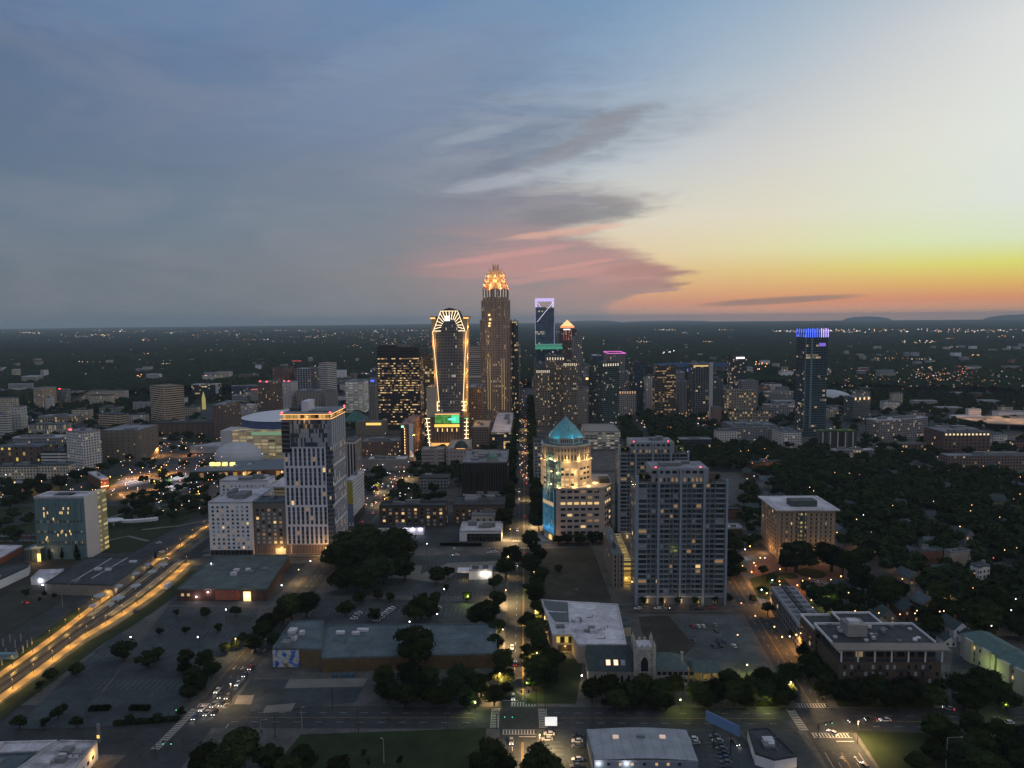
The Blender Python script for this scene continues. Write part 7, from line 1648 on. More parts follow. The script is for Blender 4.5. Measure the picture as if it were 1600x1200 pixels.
 if kw.get('rec'): MB().box(A[0] + w * .18, C[0] - .6, C[1] - .3, C[1] - .05, .3, H - 1.3).build('dark_front', [facade('dark_shopfront', (.03, .028, .025), (.015, .015, .015), 3, 4, .8, .8, .05)], r_); ptlight(r_, (C[0] + 3, C[1] + 2, 4), 1500, (1, .55, .18))
 if kw.get('orl'):
  for i in range(5): p = lerp2(C, B, .1 + .2 * i); MB().box(p[0] - .3, p[0] + .3, p[1] - .7, p[1] - .2, 2.8, 3.3).build('wall_lamp', [emis('wall_lamp_warm', (1, .6, .3), 8)], r_)
  ptlight(r_, (lerp2(C, B, .5)[0] + 2, lerp2(C, B, .5)[1] - 4, 4), 1800, (1, .4, .15)); ptlight(r_, (lerp2(C, B, .9)[0] + 2, lerp2(C, B, .9)[1] - 4, 4), 1800, (1, .4, .15))
for name, label, xl, xc, xr, yb, yt, th, fac, roof, kw in GL_ + MORE_:
 bk = {k: kw[k] for k in ('win', 'units', 'cat', 'depth') if k in kw}
 if bk.get('win') and bk['win'][4] == 'rows':
  bay, flr, w, h, _, z0 = bk.pop('win')
  r_, C, A, B, D, H = block(name, label, xl, xc, xr, yb, yt, th, fac, roof, **bk)
  def rf(j, n):
   q = R.random(); p = .70 if q < .5 else (.40 if q < .8 else .12)
   if j > n - 4: p = .03
   return [(G_LIT, p * .32), (G_DIM, p * .68), (G_DARK, 1 - p)]
  place_windows(r_, grid(A, C, z0, H - 1, bay, flr, w, h, LIT['3'], .6, rf) + grid(C, B, z0, H - 1, bay, flr, w, h, LIT['3'], .6, rf))
  MB().box(A[0] + 2, A[0] + 30, C[1] + 6, C[1] + 20, H, H + 4).build('penthouse', [DARK], r_)
 else:
  if isinstance(bk.get('win'), type(None)): bk.pop('win', None)
  facm = fac if fac.name.startswith('f_') else None
  r_, C, A, B, D, H = block(name, label, xl, xc, xr, yb, yt, th, fac, roof, fac=facm, **bk)
 cx = sum(p[0] for p in (A, B, C, D)) / 4; cy = sum(p[1] for p in (A, B, C, D)) / 4
 OCC.append((cx, cy, .5 * math.hypot(A[0] - B[0], A[1] - B[1]) ))
 after(r_, C, A, B, D, H, kw, name)
FAR_M = [CONC, WHITE, F_GREY, F_CREAM, F_BRICK, F_BAND, ROOFW]
for i in range(170):
 side = i % 5
 if side < 3: px, py = R.uniform(1050, 1640), R.choice((R.uniform(545, 600), R.uniform(600, 668)))
 else: px, py = R.uniform(-10, 700), R.uniform(572, 640)
 v = P(px, py)
 if v.y > 4200 or any((v.x - o[0]) ** 2 + (v.y - o[1]) ** 2 < (o[2] + 25) ** 2 for o in OCC): continue
 w = R.uniform(14, 46) * (.6 if v.y > 2000 else 1); d_ = R.uniform(12, 30); h = R.uniform(7, 14) + (20 if v.y > 1750 else 0)
 t = thing('low_building', 'low flat roofed building far off between dark trees', 'building', (v.x, v.y, 0), 'far low buildings between the trees'); OCC.append((v.x + w / 2, v.y + d_ / 2, w * .5))
 MB().box(v.x, v.x + w, v.y, v.y + d_, 0, h, 0, 0).build('wall', [R.choice(FAR_M)], t); MB().box(v.x - .3, v.x + w + .3, v.y - .3, v.y + d_ + .3, h + .01, h + .8).build('roof', [R.choice((ROOFW, ROOF, ROOF, ROOFB, ROOFD))], t)
v = P(318, 640); t = thing('church_spire', 'slim gold lit church spire standing alone', 'spire', (v.x, v.y, 0)); zt = HT(318, 640, 612)
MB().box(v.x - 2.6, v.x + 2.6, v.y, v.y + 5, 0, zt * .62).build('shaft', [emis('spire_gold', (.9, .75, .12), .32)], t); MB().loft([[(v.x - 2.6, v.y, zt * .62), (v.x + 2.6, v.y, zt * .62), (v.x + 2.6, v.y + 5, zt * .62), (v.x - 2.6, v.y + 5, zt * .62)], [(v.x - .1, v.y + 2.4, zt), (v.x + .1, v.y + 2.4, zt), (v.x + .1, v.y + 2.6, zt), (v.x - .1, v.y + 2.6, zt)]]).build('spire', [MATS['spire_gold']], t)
def dome(name, label, c, rx, ry, h, m, z0=0, n=28, cat='dome', parent=None):
 rg = [[(c[0] + rx * math.cos(t) * math.cos(a), c[1] + ry * math.cos(t) * math.sin(a), z0 + h * math.sin(t)) for a in [i * math.tau / n for i in range(n)]] for t in [k * 1.56 / 7 for k in range(8)]]
 mb = MB().loft(rg)
 if parent: return mb.build(name, [m], parent)
 t = thing(name, label, cat, (c[0], c[1], 0)); mb.build('shell', [m], t); OCC.append((c[0], c[1], rx)); return t
v = P(1304, 626); dome('tennis_dome', 'pale blue inflated dome right of the blue crowned tower', (v.x, v.y + 30), 48, 30, 19, mat('dome_white', (.42, .45, .52), .6, .05, .05), cat='sports dome')
def arena():
 Y = P(400, 716).y; X = lambda px, y=Y: AT(px, 690, y).x; Hf = AT(400, 672, Y).z
 t = thing('arena', 'arena with white curved roof and yellow lit glass front', 'arena', (X(400), Y, 0))
 x0, x1 = X(366), X(490); cx = (X(349) + X(505)) / 2; cy = Y + 62; rx = (X(505) - X(349)) / 2; Hr = AT(400, 660, Y + 10).z
 el_ = lambda rx_, ry_, z, n=48: [(cx + rx_ * math.cos(i * math.tau / n), cy + ry_ * math.sin(i * math.tau / n), z) for i in range(n)]
 MB().loft([el_(rx, 60, 0), el_(rx, 60, Hf - 6)]).build('wall', [FP('f_arena_side', (.30, .30, .30), (.04, .045, .05), 9, 9, .8, .8, .05)], t)
 MB().loft([el_(rx * .95, 57, Hf - 6), el_(rx * .95, 57, Hr), el_(rx * .93, 55, Hr + 1.4)], cap=False).build('fascia', [mat('arena_fascia_blue', (.05, .08, .20), .6, 0)], t)
 MB().loft([el_(rx * .96, 58, Hr + 1.4), el_(rx * .8, 48, Hr + 4.0), el_(rx * .5, 30, Hr + 6), el_(rx * .1, 6, Hr + 7)]).build('roof', [mat('arena_roof_white', (.62, .64, .70), .7, .05, .02)], t)
 MB().box(x0, X(446), Y - 6, Y + 30, 0, Hf).build('glass_hall', [FP('f_arena_glass', (.42, .38, .30), (.16, .14, .09), 9, 4.2, .86, .68, .85, (1, .70, .28), .5)], t)
 MB().box(X(446.2), x1, Y - 2, Y + 30, 0, Hf + 1).build('glass_hall', [FP('f_arena_glass2', (.12, .10, .07), (.08, .06, .04), 6, 3.6, .8, .45, .8, (1, .66, .22), .5)], t)
 MB().box(X(446.2) - 40, x1, Y - 6.4, Y - 6.05, Hf - 5.5, Hf - 1.5).build('green_band', [emis('arena_green', (.30, .62, .30), .35)], t)
 MB().box(x0 - 14, x0 - .1, Y - 6.5, Y + 26, 0, Hf + .5).build('white_pylon', [mat('arena_white', (.45, .45, .48), .8, .05, .1)], t)
 OCC.append((cx, cy, rx)); OCC.append((cx - 30, Y, 60))
 v = P(336, 706); MB().prism([(v.x - 30, v.y - 6), (v.x + 32, v.y - 10), (v.x + 40, v.y + 30), (v.x - 6, v.y + 26)], 0, 9).build('lobby_roof', [mat('lobby_white', (.38, .38, .42), .8, .3, .08)], t)
arena()
c = P(365, 722); dome('shell_roofed_hall', 'pale curved shell roof between arena and rail hall', (c.x, c.y + 26), 34, 26, 24, mat('shell_grey', (.45, .48, .54), .7, .08, .05), cat='hall')
r_, pl, h = hall('transit_hall', 'long low rail hall with blue grey canopy roof and four glowing lanterns', 10, [(338, 722), (450, 716), (470, 732), (296, 737)], DARK, mat('canopy_blue_grey', (.13, .16, .19), .7, .15, .1), 'hall', 3, 0, facade('transit_glass', (.04, .035, .03), (.05, .04, .03), 5, 9, .8, .8, .55, (1, .5, .16), .9))
for px in (331.5, 340, 351, 363): v = P(px, 727, 10.5); MB().box(v.x - 2.3, v.x + 2.3, v.y - 1.5, v.y + 2.5, 10.05, 13.6).build('lantern', [emis('lantern_yellow', (1, .72, .20), 1.6)], r_)
fy = min(p[1] for p in pl)
for px in (372, 392, 430): v = AT(px, 738, fy - 4); ptlight(r_, (v.x, fy - 3, 4), 2600, (1, .5, .15))
v = P(555, 668); t = thing('pavilion', 'teal hip roofed pavilion right of the pinstriped tower top', 'pavilion', (v.x, v.y, 0)); q = [(v.x - 14, v.y - 12), (v.x + 16, v.y - 12), (v.x + 16, v.y + 18), (v.x - 14, v.y + 18)]
MB().prism(q, 0, 12).build('wall', [CREAM], t); MB().loft([[(*p, 12.1) for p in [(v.x - 17, v.y - 15), (v.x + 19, v.y - 15), (v.x + 19, v.y + 21), (v.x - 17, v.y + 21)]], [(v.x - 2, v.y + 1, 26), (v.x + 4, v.y + 1, 26), (v.x + 4, v.y + 5, 26), (v.x - 2, v.y + 5, 26)]]).build('roof', [mat('teal_roof', (.05, .16, .15), .6, .1, .2)], t)
c = P(1105, 592); t = thing('stadium', 'football stadium with blue seats and dark light masts', 'stadium', (c.x, c.y, 0)); OCC.append((c.x, c.y + 100, 150))
el2 = lambda rx_, ry_, z: [(c.x + rx_ * math.cos(i * math.tau / 40), c.y + 90 + ry_ * math.sin(i * math.tau / 40), z) for i in range(40)]
MB().loft([el2(125, 105, 0), el2(132, 112, 34)], cap=False).build('outer_wall', [FP('f_stad', (.10, .10, .12), (.05, .04, .05), 9, 9, .7, .6, .08, (1, .5, .4), .4)], t)
MB().loft([el2(132, 112, 34), el2(75, 60, 6)], cap=False).build('seating_bowl', [mat('seats_blue', (.02, .05, .13), .7, .15, .05)], t)
MB().prism([(x, y) for x, y, z in el2(76, 61, 0)], 3, 6.5).build('pitch', [LAWN], t)
for a in range(8): MB().bar((c.x + 128 * math.cos(a * .785), c.y + 90 + 108 * math.sin(a * .785), 34), (c.x + 128 * math.cos(a * .785), c.y + 90 + 108 * math.sin(a * .785), 56), .8).build('light_mast', [DARK], t)
MB().box(c.x - 60, c.x - 30, c.y - 23, c.y - 22, 22, 30).build('lit_sign', [BLUE], t)
hm = mat('viaduct_deck', (.20, .18, .16), .85, .2, .05); t = thing('highway_viaduct', 'wide elevated highway deck lit orange at the right edge', 'highway', (P(1500, 660).x, P(1500, 660).y, 0))
pts = [FL(x, y, 9) for x, y in ((1494, 653), (1530, 650), (1660, 647), (1700, 668), (1600, 664), (1540, 661))]
MB().prism(pts, 8, 9.2, 0, 0, True).build('deck', [hm], t)
for px in (1500, 1540, 1580, 1620): q = P(px, 672); MB().box(q.x - 1.5, q.x + 1.5, q.y + 5, q.y + 8, 0, 8).build('pier', [CONC], t)
for px, py in ((1515, 655), (1545, 656), (1575, 656), (1600, 656), (1560, 652), (1590, 660)): q = P(px, py, 9); ptlight(t, (q.x, q.y, 18), 9000, (1, .55, .28), 1)
for px, yb, yt, arm, lb, m in ((410, 600, 567, -14, 'tower crane with pale jib above the left district', MATS['pale_stone_trim']), (465, 590, 564, 8, 'small red lit tower crane above the finned tower', emis('crane_red', (1, .08, .1), .8))):
 v = P(px, yb); H_ = HT(px, yb, yt); t = thing('tower_crane', lb, 'crane', (v.x, v.y, 0)); s = v.y / F
 MB().bar((v.x, v.y, 0), (v.x, v.y, H_ + 4), 1.2).build('mast', [DARK], t); MB().bar((v.x - 8 * s, v.y, H_), (v.x + 14 * s * (-1 if arm < 0 else .5), v.y, H_), .9).bar((v.x, v.y, H_), (v.x + 5 * s, v.y, H_), .9).build('jib', [m], t)
# ------------------------------------------------------------------ rail boulevard and its station
def strip(name, pts, w, z, m, kind='structure', dz=.0):
 q = [Vector(FL(*p)) if not isinstance(p, Vector) else p for p in pts]; L_ = []; R_ = []
 for i, p in enumerate(q):
  d_ = (q[min(i + 1, len(q) - 1)] - q[max(i - 1, 0)]).normalized(); n_ = Vector((-d_.y, d_.x)); L_.append(p + n_ * w / 2); R_.append(p - n_ * w / 2)
 mb = MB()
 for i in range(len(q) - 1): mb.face([(*R_[i], z), (*R_[i + 1], z), (*L_[i + 1], z), (*L_[i], z)])
 if dz:
  for i in range(len(q) - 1):
   mb.face([(*R_[i], z - dz), (*R_[i + 1], z - dz), (*R_[i + 1], z), (*R_[i], z)]); mb.face([(*L_[i + 1], z - dz), (*L_[i], z - dz), (*L_[i], z), (*L_[i + 1], z)])
 o = mb.build(name, [m]); return struct(o, kind)
SL = [(-60, 1098), (-8, 1060), (52, 1019), (100, 984), (134, 957), (175, 928), (225, 890), (250, 873)]
SR = [(-60, 1136), (-8, 1098), (50, 1056), (132, 995), (175, 970), (225, 937), (262, 909), (292, 881)]
MIDL = [((a[0] + b[0]) / 2, (a[1] + b[1]) / 2) for a, b in zip(SL, SR)]
strip('lawn', [(x + 16, y + 10) for x, y in SR], 10, .19, LAWN); strip('lawn', [(x - 8, y - 5) for x, y in SL[:5]], 8, .19, LAWN)
strip('rail_bed', MIDL, 20, .20, mat('rail_bed_dark', (.035, .036, .036), .9, .3, .5))
WALK = mat('boulevard_walk', (.28, .20, .11), .85, .15, .3)
strip('sidewalk', SL, 4.2, .24, WALK, dz=.2); strip('sidewalk', SR, 4.8, .24, WALK, dz=.2)
strip('sidewalk', [(262, 868), (290, 846), (327, 819), (336, 812)], 3.6, .24, WALK, dz=.2); strip('rail_bed', [(292, 874), (318, 852), (345, 832)], 9, .20, MATS['rail_bed_dark'])
strip('sidewalk', [(318, 868), (345, 867), (452, 868), (520, 869)], 4.5, .24, PAVEL, dz=.2)
strip('road', [(-40, 852), (40, 808), (110, 768), (170, 738), (230, 716), (300, 702), (350, 704)], 15, .235, ASPH); strip('road', [(200, 770), (262, 742), (300, 722), (345, 706)], 11, .245, WARMG)
for q, w in (([(165, 812), (210, 796), (262, 789), (330, 786)], 3.5), ([(186, 770), (206, 792), (214, 815)], 3), ([(240, 778), (290, 772), (330, 778), (300, 794), (250, 796), (240, 778)], 2.5), ([(222, 828), (280, 822), (322, 814)], 3.2), ([(165, 846), (200, 838), (232, 846)], 3)): strip('path', q, w, .26, PAVEL)
v = P(178, 822); t = thing('band_shell', 'white curved open air pavilion in the dark park right of the teal office', 'pavilion', (v.x, v.y, 0)); OCC.append((v.x + 14, v.y + 4, 22))
MB().loft([[(v.x + 8 * math.cos(a), v.y + 6 * math.sin(a), z) for a in [k * math.tau / 20 for k in range(20)]] for z in (5, 5.6)]).build('disc_roof', [WHITE], t); MB().bar((v.x, v.y, 0), (v.x, v.y, 5), .6).build('post', [WHITE], t); mb = MB()
for k in range(9):
 x = v.x + 7 + k * 3.2; y = v.y - 2 + .09 * (k - 3) ** 2; mb.box(x, x + 3.25, y, y + 4, 3.2 + .12 * k, 5.0 + .2 * k)
mb.build('curved_roof', [WHITE], t)
def offs(pts, o):
 q = [Vector(FL(*p)) for p in pts]; out = []
 for i, p in enumerate(q):
  d_ = (q[min(i + 1, len(q) - 1)] - q[max(i - 1, 0)]).normalized(); out.append(p + Vector((-d_.y, d_.x)) * o)
 return out
for o in (-3.2, -1.8, 1.8, 3.2): strip('rail', offs(MIDL, o), .22, .235, mat('rail_steel', (.30, .29, .28), .35, .1, 1, metal=.8))
for k, o in ((0, -6.9), (1, 6.9)): strip('planting_strip', offs(MIDL[:4], o), 2.2, .23, mat('boulevard_grass', (.05, .07, .012), 1, .5, .4)); strip('planting_strip', offs(MIDL[3:], o * .99), 1.0, .23, MATS['boulevard_grass']) if 0 else None
plat = thing('rail_platform', 'pale lit tram platform on the left side of the rail tracks', 'platform', (*FL(180, 926), 0)); q = offs(MIDL[4:], 6.0)
def slab(pts, w, z0, z1, m, root, name):
 mb = MB()
 for a, b in zip(pts, pts[1:]):
  u = (b - a).normalized(); mb.obox(a, u, (-u.y, u.x), 0, (b - a).length, -w / 2, w / 2, z0, z1)
 mb.build(name, [m], root)
slab(q, 3.4, .2, .62, PAVEL, plat, 'deck'); slab([p + Vector((0, 0)) for p in offs(MIDL[4:], 4.2)], .3, .3, .70, mat('platform_edge', (.5, .45, .3), .7, 0), plat, 'edge')
plat = thing('rail_platform', 'pale lit tram platform on the right side of the rail tracks', 'platform', (*FL(200, 945), 0))
slab(offs(MIDL[4:], -6.0), 3.4, .2, .62, PAVEL, plat, 'deck'); slab(offs(MIDL[4:], -4.2), .3, .3, .70, MATS['platform_edge'], plat, 'edge')
canm = mat('canopy_pale', (.36, .38, .42), .5, .1, .2)
for i, (px, py, s) in enumerate(((156, 932, 1.25), (146, 948, .9), (184, 918, 1.1), (211, 898, 1.15), (231, 884, 1.0), (185, 936, 1.3), (212, 917, 1.15), (238, 895, 1.1), (256, 884, 1.0), (173, 946, .8))):
 v = P(px, py, 4); side = 'left' if i < 5 else 'right'; t = thing('station_canopy', '%s dished canopy counted from the front on the %s platform' % (ORD[{0: 1, 1: 0, 2: 2, 3: 3, 4: 4, 5: 1, 6: 2, 7: 3, 8: 4, 9: 0}[i]], side), 'canopy', (v.x, v.y, 0), 'dished canopies of the rail station')
 MB().bar((v.x, v.y, .6), (v.x, v.y, 4), .18).build('post', [DARK], t)
 rg = [[(v.x + r_ * s * math.cos(a), v.y + r_ * s * 1.1 * math.sin(a), z) for a in [k * math.tau / 12 for k in range(12)]] for r_, z in ((.3, 3.7), (1.8, 4.1), (2.7, 4.9), (2.5, 5.0), (1.2, 5.5), (.2, 5.8))]
 MB().loft(rg).build('canopy_roof', [canm], t); ptlight(t, (v.x, v.y - .5, 3.3), 260, (1, .72, .38), .3)
def lamps_along(pts, n, tmpl, group, kind, h, power, t0=0.0, t1=1.0, **k):
 q = [Vector(FL(*p)) for p in pts]; ls = [(b - a).length for a, b in zip(q, q[1:])]; T = sum(ls)
 for i in range(n):
  s = T * (t0 + (t1 - t0) * i / max(1, n - 1))
  for a, b, l in zip(q, q[1:], ls):
   if s <= l + 1e-6: p = a + (b - a) * s / l; break
   s -= l
  lamp(p.x, p.y, tmpl % ORD[i], kind, h, 0, power, group, **k)
lamps_along(SL, 13, '%s post lamp from the front on the left sidewalk of the rail boulevard', 'post lamps of the rail boulevard', 'amber', 5.0, 3900, .1)
lamps_along(SR, 14, '%s post lamp from the front on the right sidewalk of the rail boulevard', 'post lamps of the rail boulevard', 'amber', 5.0, 3900, .08)
lamps_along([(262, 868), (290, 846), (336, 812)], 5, '%s post lamp on the boulevard beyond the station crossing', 'post lamps of the rail boulevard', 'amber', 5.0, 3900)
for i, (px, py) in enumerate(((5, 1010), (16, 1003), (24, 1012), (33, 1002), (10, 1026), (26, 1028), (36, 1020), (43, 1012), (50, 1008), (3, 1040))):
 v = P(px, py); t = thing('concrete_post', 'pale upright post in the overgrown lot left of the rail boulevard', 'post', (v.x, v.y, 0), 'pale posts in the overgrown lot'); MB().box(v.x - .25, v.x + .25, v.y - .25, v.y + .25, 0, 4.2).build('shaft', [CONC], t)
v = P(5, 1032); t = thing('trailer', 'long pale blue trailer among the posts at the left edge', 'trailer', (v.x, v.y, 0)); MB().box(v.x - 6, v.x + 6, v.y, v.y + 2.6, .6, 3.2).build('body', [mat('trailer_blue', (.16, .24, .27), .6, 0)], t)
# ------------------------------------------------------------------ trees one by one
GB = 'large dark trees below the front road at left'
seq([(372, 1170, 66), (420, 1182, 50), (472, 1188, 46), (318, 1186, 52), (528, 1200, 38), (345, 1200, 60), (450, 1204, 50)], '%s of the big dark trees below the front road at bottom left', GB, 'big')
seq([(568, 1178, 12), (624, 1186, 12), (577, 1190, 10)], '%s thin sapling on the dark lawn at the bottom', 'saplings on the lawn', 'small')
seq([(768, 1176, 46), (752, 1196, 40), (790, 1198, 38)], '%s big tree at the bottom on the left of the avenue', 'big trees at the bottom beside the avenue', 'big')
seq([(842, 1186, 50), (828, 1200, 36), (866, 1203, 40)], '%s big tree at the bottom on the right of the avenue', 'big trees at the bottom beside the avenue', 'big')
seq([(605, 1078, 40), (632, 1086, 38), (655, 1072, 40), (682, 1088, 38), (705, 1072, 40), (732, 1090, 36), (752, 1070, 38), (772, 1086, 32), (670, 1058, 40), (722, 1056, 40), (642, 1052, 44), (600, 1055, 34)], '%s tree of the dark grove between warehouse and front road', 'dark grove in front of the long warehouse', 'big')
trees([(650, 1006, 62, 'large spreading tree standing against the grey roof of the long warehouse')], '', None, 'big')
seq([(760, 955, 44), (744, 962, 30), (786, 1030, 34), (782, 1056, 34), (792, 1072, 26), (798, 868, 34), (790, 885, 32), (772, 908, 24), (776, 935, 30), (774, 980, 28), (772, 1002, 28)], '%s street tree from the front grove on the left side of the avenue', 'street trees left of the avenue', 'big')
seq([(840, 1040, 40), (862, 1030, 36), (826, 1020, 34), (848, 1012, 36), (838, 985, 38), (824, 968, 30), (846, 960, 26), (832, 1060, 34), (858, 1058, 28), (842, 1000, 28), (838, 948, 24)], '%s street tree beside the church on the right side of the avenue', 'street trees right of the avenue by the church', 'big')
seq([(832, 920, 32), (838, 900, 32), (830, 882, 32), (840, 866, 28), (829, 842, 30), (836, 930, 26), (872, 888, 14), (836, 855, 22), (838, 912, 24)], '%s tree between avenue and empty lot', 'street trees right of the avenue by the empty lot', 'big')
seq([(658, 946, 40), (648, 955, 32), (680, 935, 22), (672, 955, 26), (590, 928, 16), (609, 932, 14), (729, 932, 16), (697, 918, 10), (562, 934, 20), (540, 950, 26), (585, 958, 22)], '%s tree in the car park behind the long warehouse', 'trees in the car park behind the warehouse', 'broad')
seq([(682, 898, 26), (700, 894, 22)], '%s round tree left of the white drive through building', 'trees by the drive through building')
seq([(545, 850, 60), (585, 855, 62), (560, 880, 64), (600, 885, 56), (525, 868, 44), (625, 860, 44), (572, 838, 46), (615, 842, 44), (540, 905, 40), (632, 885, 40), (575, 905, 44)], '%s great tree of the dark clump right of the pinstriped tower', 'dark clump of great trees in the middle', 'big')
seq([(455, 945, 44), (478, 942, 42), (442, 958, 34), (410, 985, 34), (398, 1004, 30), (420, 972, 30), (430, 1000, 26)], '%s tree along the left street above the mural building', 'trees along the left street', 'big')
seq([(290, 1026, 26), (318, 1030, 30), (330, 1046, 26), (300, 1058, 34), (296, 1080, 30), (312, 1068, 26), (352, 1012, 18), (368, 1006, 18), (380, 996, 16), (288, 1042, 20)], '%s tree of the clump between big car park and left street', 'clump of trees at the right edge of the big car park', 'big')
seq([(275, 957, 13), (322, 956, 20), (369, 954, 19), (250, 985, 16), (290, 983, 15), (340, 981, 17)], '%s small round tree on a planted island of the big car park', 'island trees of the big car park', 'small')
seq([(193, 1016, 34), (230, 1028, 32), (246, 1020, 18), (118, 1046, 22), (78, 1054, 20)], '%s broad tree in the big car park near the rail boulevard', 'broad trees in the big car park', 'broad')
seq([(90, 1110, 28), (30, 1128, 26), (70, 1130, 20), (120, 1128, 22), (204, 1122, 18), (245, 1122, 18), (285, 1112, 16), (62, 1072, 18)], '%s low bushy tree at the front edge of the big car park', 'bushy trees at the front edge of the car park', 'small')
seq([(40, 926, 16), (68, 928, 9), (85, 930, 9), (62, 936, 8)], '%s small tree in the lot before the black roofed warehouse', 'trees in the left lot', 'small')
seq([(76, 864, 10), (97, 862, 11), (119, 860, 14), (243, 866, 7)], '%s dark conifer at the foot of the teal office cube', 'conifers at the teal office', 'cone')
trees([(43, 862, 17, 'round tree left of the teal office cube')], '')
seq([(195, 800, 17), (212, 790, 20), (228, 782, 19), (246, 802, 15), (262, 776, 16), (274, 792, 20), (270, 806, 18), (290, 782, 14), (305, 790, 15), (318, 800, 14), (226, 800, 20), (238, 772, 15), (205, 775, 14), (300, 762, 13), (325, 782, 13), (245, 760, 14), (278, 762, 13), (322, 762, 12), (262, 756, 12), (196, 784, 12)], '%s tree of the dark park behind the teal office cube', 'trees of the dark park at left', 'broad')
seq([(20, 765, 26), (45, 758, 26), (70, 765, 24), (95, 752, 24), (15, 785, 24), (120, 742, 20), (140, 738, 20), (160, 730, 18), (60, 748, 20), (35, 775, 20), (175, 722, 16), (205, 712, 16), (8, 752, 20)], '%s tree of the dark belt at the left edge below the cream apartments', 'dark belt of trees at the left edge', 'broad')
seq([(1148, 850, 26), (1146, 872, 28), (1142, 892, 26), (1138, 838, 20), (1152, 890, 22)], '%s tall tree right beside the front twin tower', 'tall trees beside the front twin tower', 'big')
seq([(1245, 868, 58), (1300, 866, 50), (1318, 876, 40), (1340, 868, 40), (1228, 878, 26)], '%s tall tree in front of the tan slab', 'tall trees in front of the tan slab', 'big')
seq([(1006, 938, 14), (1034, 939, 11), (1061, 938, 14), (1088, 938, 14), (1116, 936, 16), (1140, 934, 16)], '%s small street tree before the front twin tower, counted from the left', 'street trees before the front twin tower', 'small')
seq([(925, 1078, 36), (950, 1072, 40), (980, 1082, 42), (1005, 1072, 40), (1030, 1082, 42), (1052, 1070, 36), (965, 1092, 34), (1018, 1092, 34), (1042, 1094, 30), (993, 1092, 30)], '%s tree of the row between church and front road', 'trees between church and front road', 'big')
seq([(1092, 1082, 38), (1118, 1078, 40), (1106, 1094, 32), (1148, 1082, 40), (1172, 1072, 36), (1165, 1092, 32), (1198, 1078, 40), (1222, 1068, 38), (1218, 1092, 30), (1235, 1050, 30), (1190, 1055, 28), (1140, 1058, 26), (1236, 1084, 26)], '%s tree in the belt right of the church pavilion', 'trees right of the church pavilion', 'big')
seq([(1255, 1015, 30), (1268, 1032, 34), (1282, 1048, 36), (1296, 1064, 36), (1246, 990, 24), (1262, 1050, 26), (1285, 1078, 26), (1236, 965, 22), (1228, 945, 20)], '%s street tree along the left side of the brick apartments', 'street trees left of the brick apartments', 'broad')
seq([(1325, 1078, 40), (1350, 1086, 40), (1378, 1074, 42), (1405, 1086, 42), (1432, 1076, 42), (1458, 1088, 38), (1340, 1062, 36), (1415, 1064, 36), (1390, 1092, 30), (1462, 1070, 30)], '%s dark tree before the front of the brick apartments', 'dark trees before the brick apartments', 'big')
seq([(1512, 1074, 48), (1536, 1062, 44), (1530, 1088, 42), (1556, 1078, 40), (1510, 1094, 34), (1575, 1092, 36)], '%s tree right of the brick apartments and their drive', 'trees right of the brick apartments', 'big')
seq([(1462, 1136, 46), (1486, 1152, 44), (1518, 1132, 40), (1532, 1160, 48), (1502, 1178, 46), (1562, 1140, 38), (1572, 1172, 48), (1460, 1172, 40), (1540, 1192, 46), (1598, 1150, 40), (1435, 1190, 30), (1600, 1190, 44)], '%s tree of the dark wood in the bottom right corner', 'dark wood in the bottom right corner', 'big')
seq([(1280, 930, 34), (1305, 925, 34), (1330, 932, 34), (1350, 940, 30), (1290, 945, 30), (1318, 950, 30), (1342, 955, 26), (1265, 918, 24)], '%s tree of the thicket above the townhouse row', 'thicket above the townhouse row', 'broad')
seq([(1470, 950, 36), (1440, 958, 30), (1455, 975, 34), (1500, 950, 30), (1430, 985, 26)], '%s tree around the white gabled house', 'trees around the white gabled house', 'broad')
seq([(1205, 905, 20), (1190, 922, 16), (1215, 935, 18), (1178, 935, 14), (1200, 950, 20), (1192, 890, 14)], '%s park tree right of the front twin tower', 'park trees right of the twin tower', 'broad')
seq([(925, 840, 20), (905, 841, 19), (886, 841, 18), (945, 838, 20), (872, 843, 16), (960, 836, 16)], '%s tree in front of the turquoise roofed office, counted from the right', 'trees in front of the turquoise roofed office', 'broad')
for side, off in (('left', -13.5), ('right', 13.5)):
 k = 0; y = 560
 while y < 900:
  if not (1160 < y < 1172):
   h = R.uniform(13, 17); tree(avx(y) + off + R.uniform(-1, 1), y, h, h * .82, 'dark street tree in the unbroken row along the %s side of the far avenue' % side, 'street tree row %s of the far avenue' % side, 'broad'); k += 1
  y += 17 if y < 900 else 26
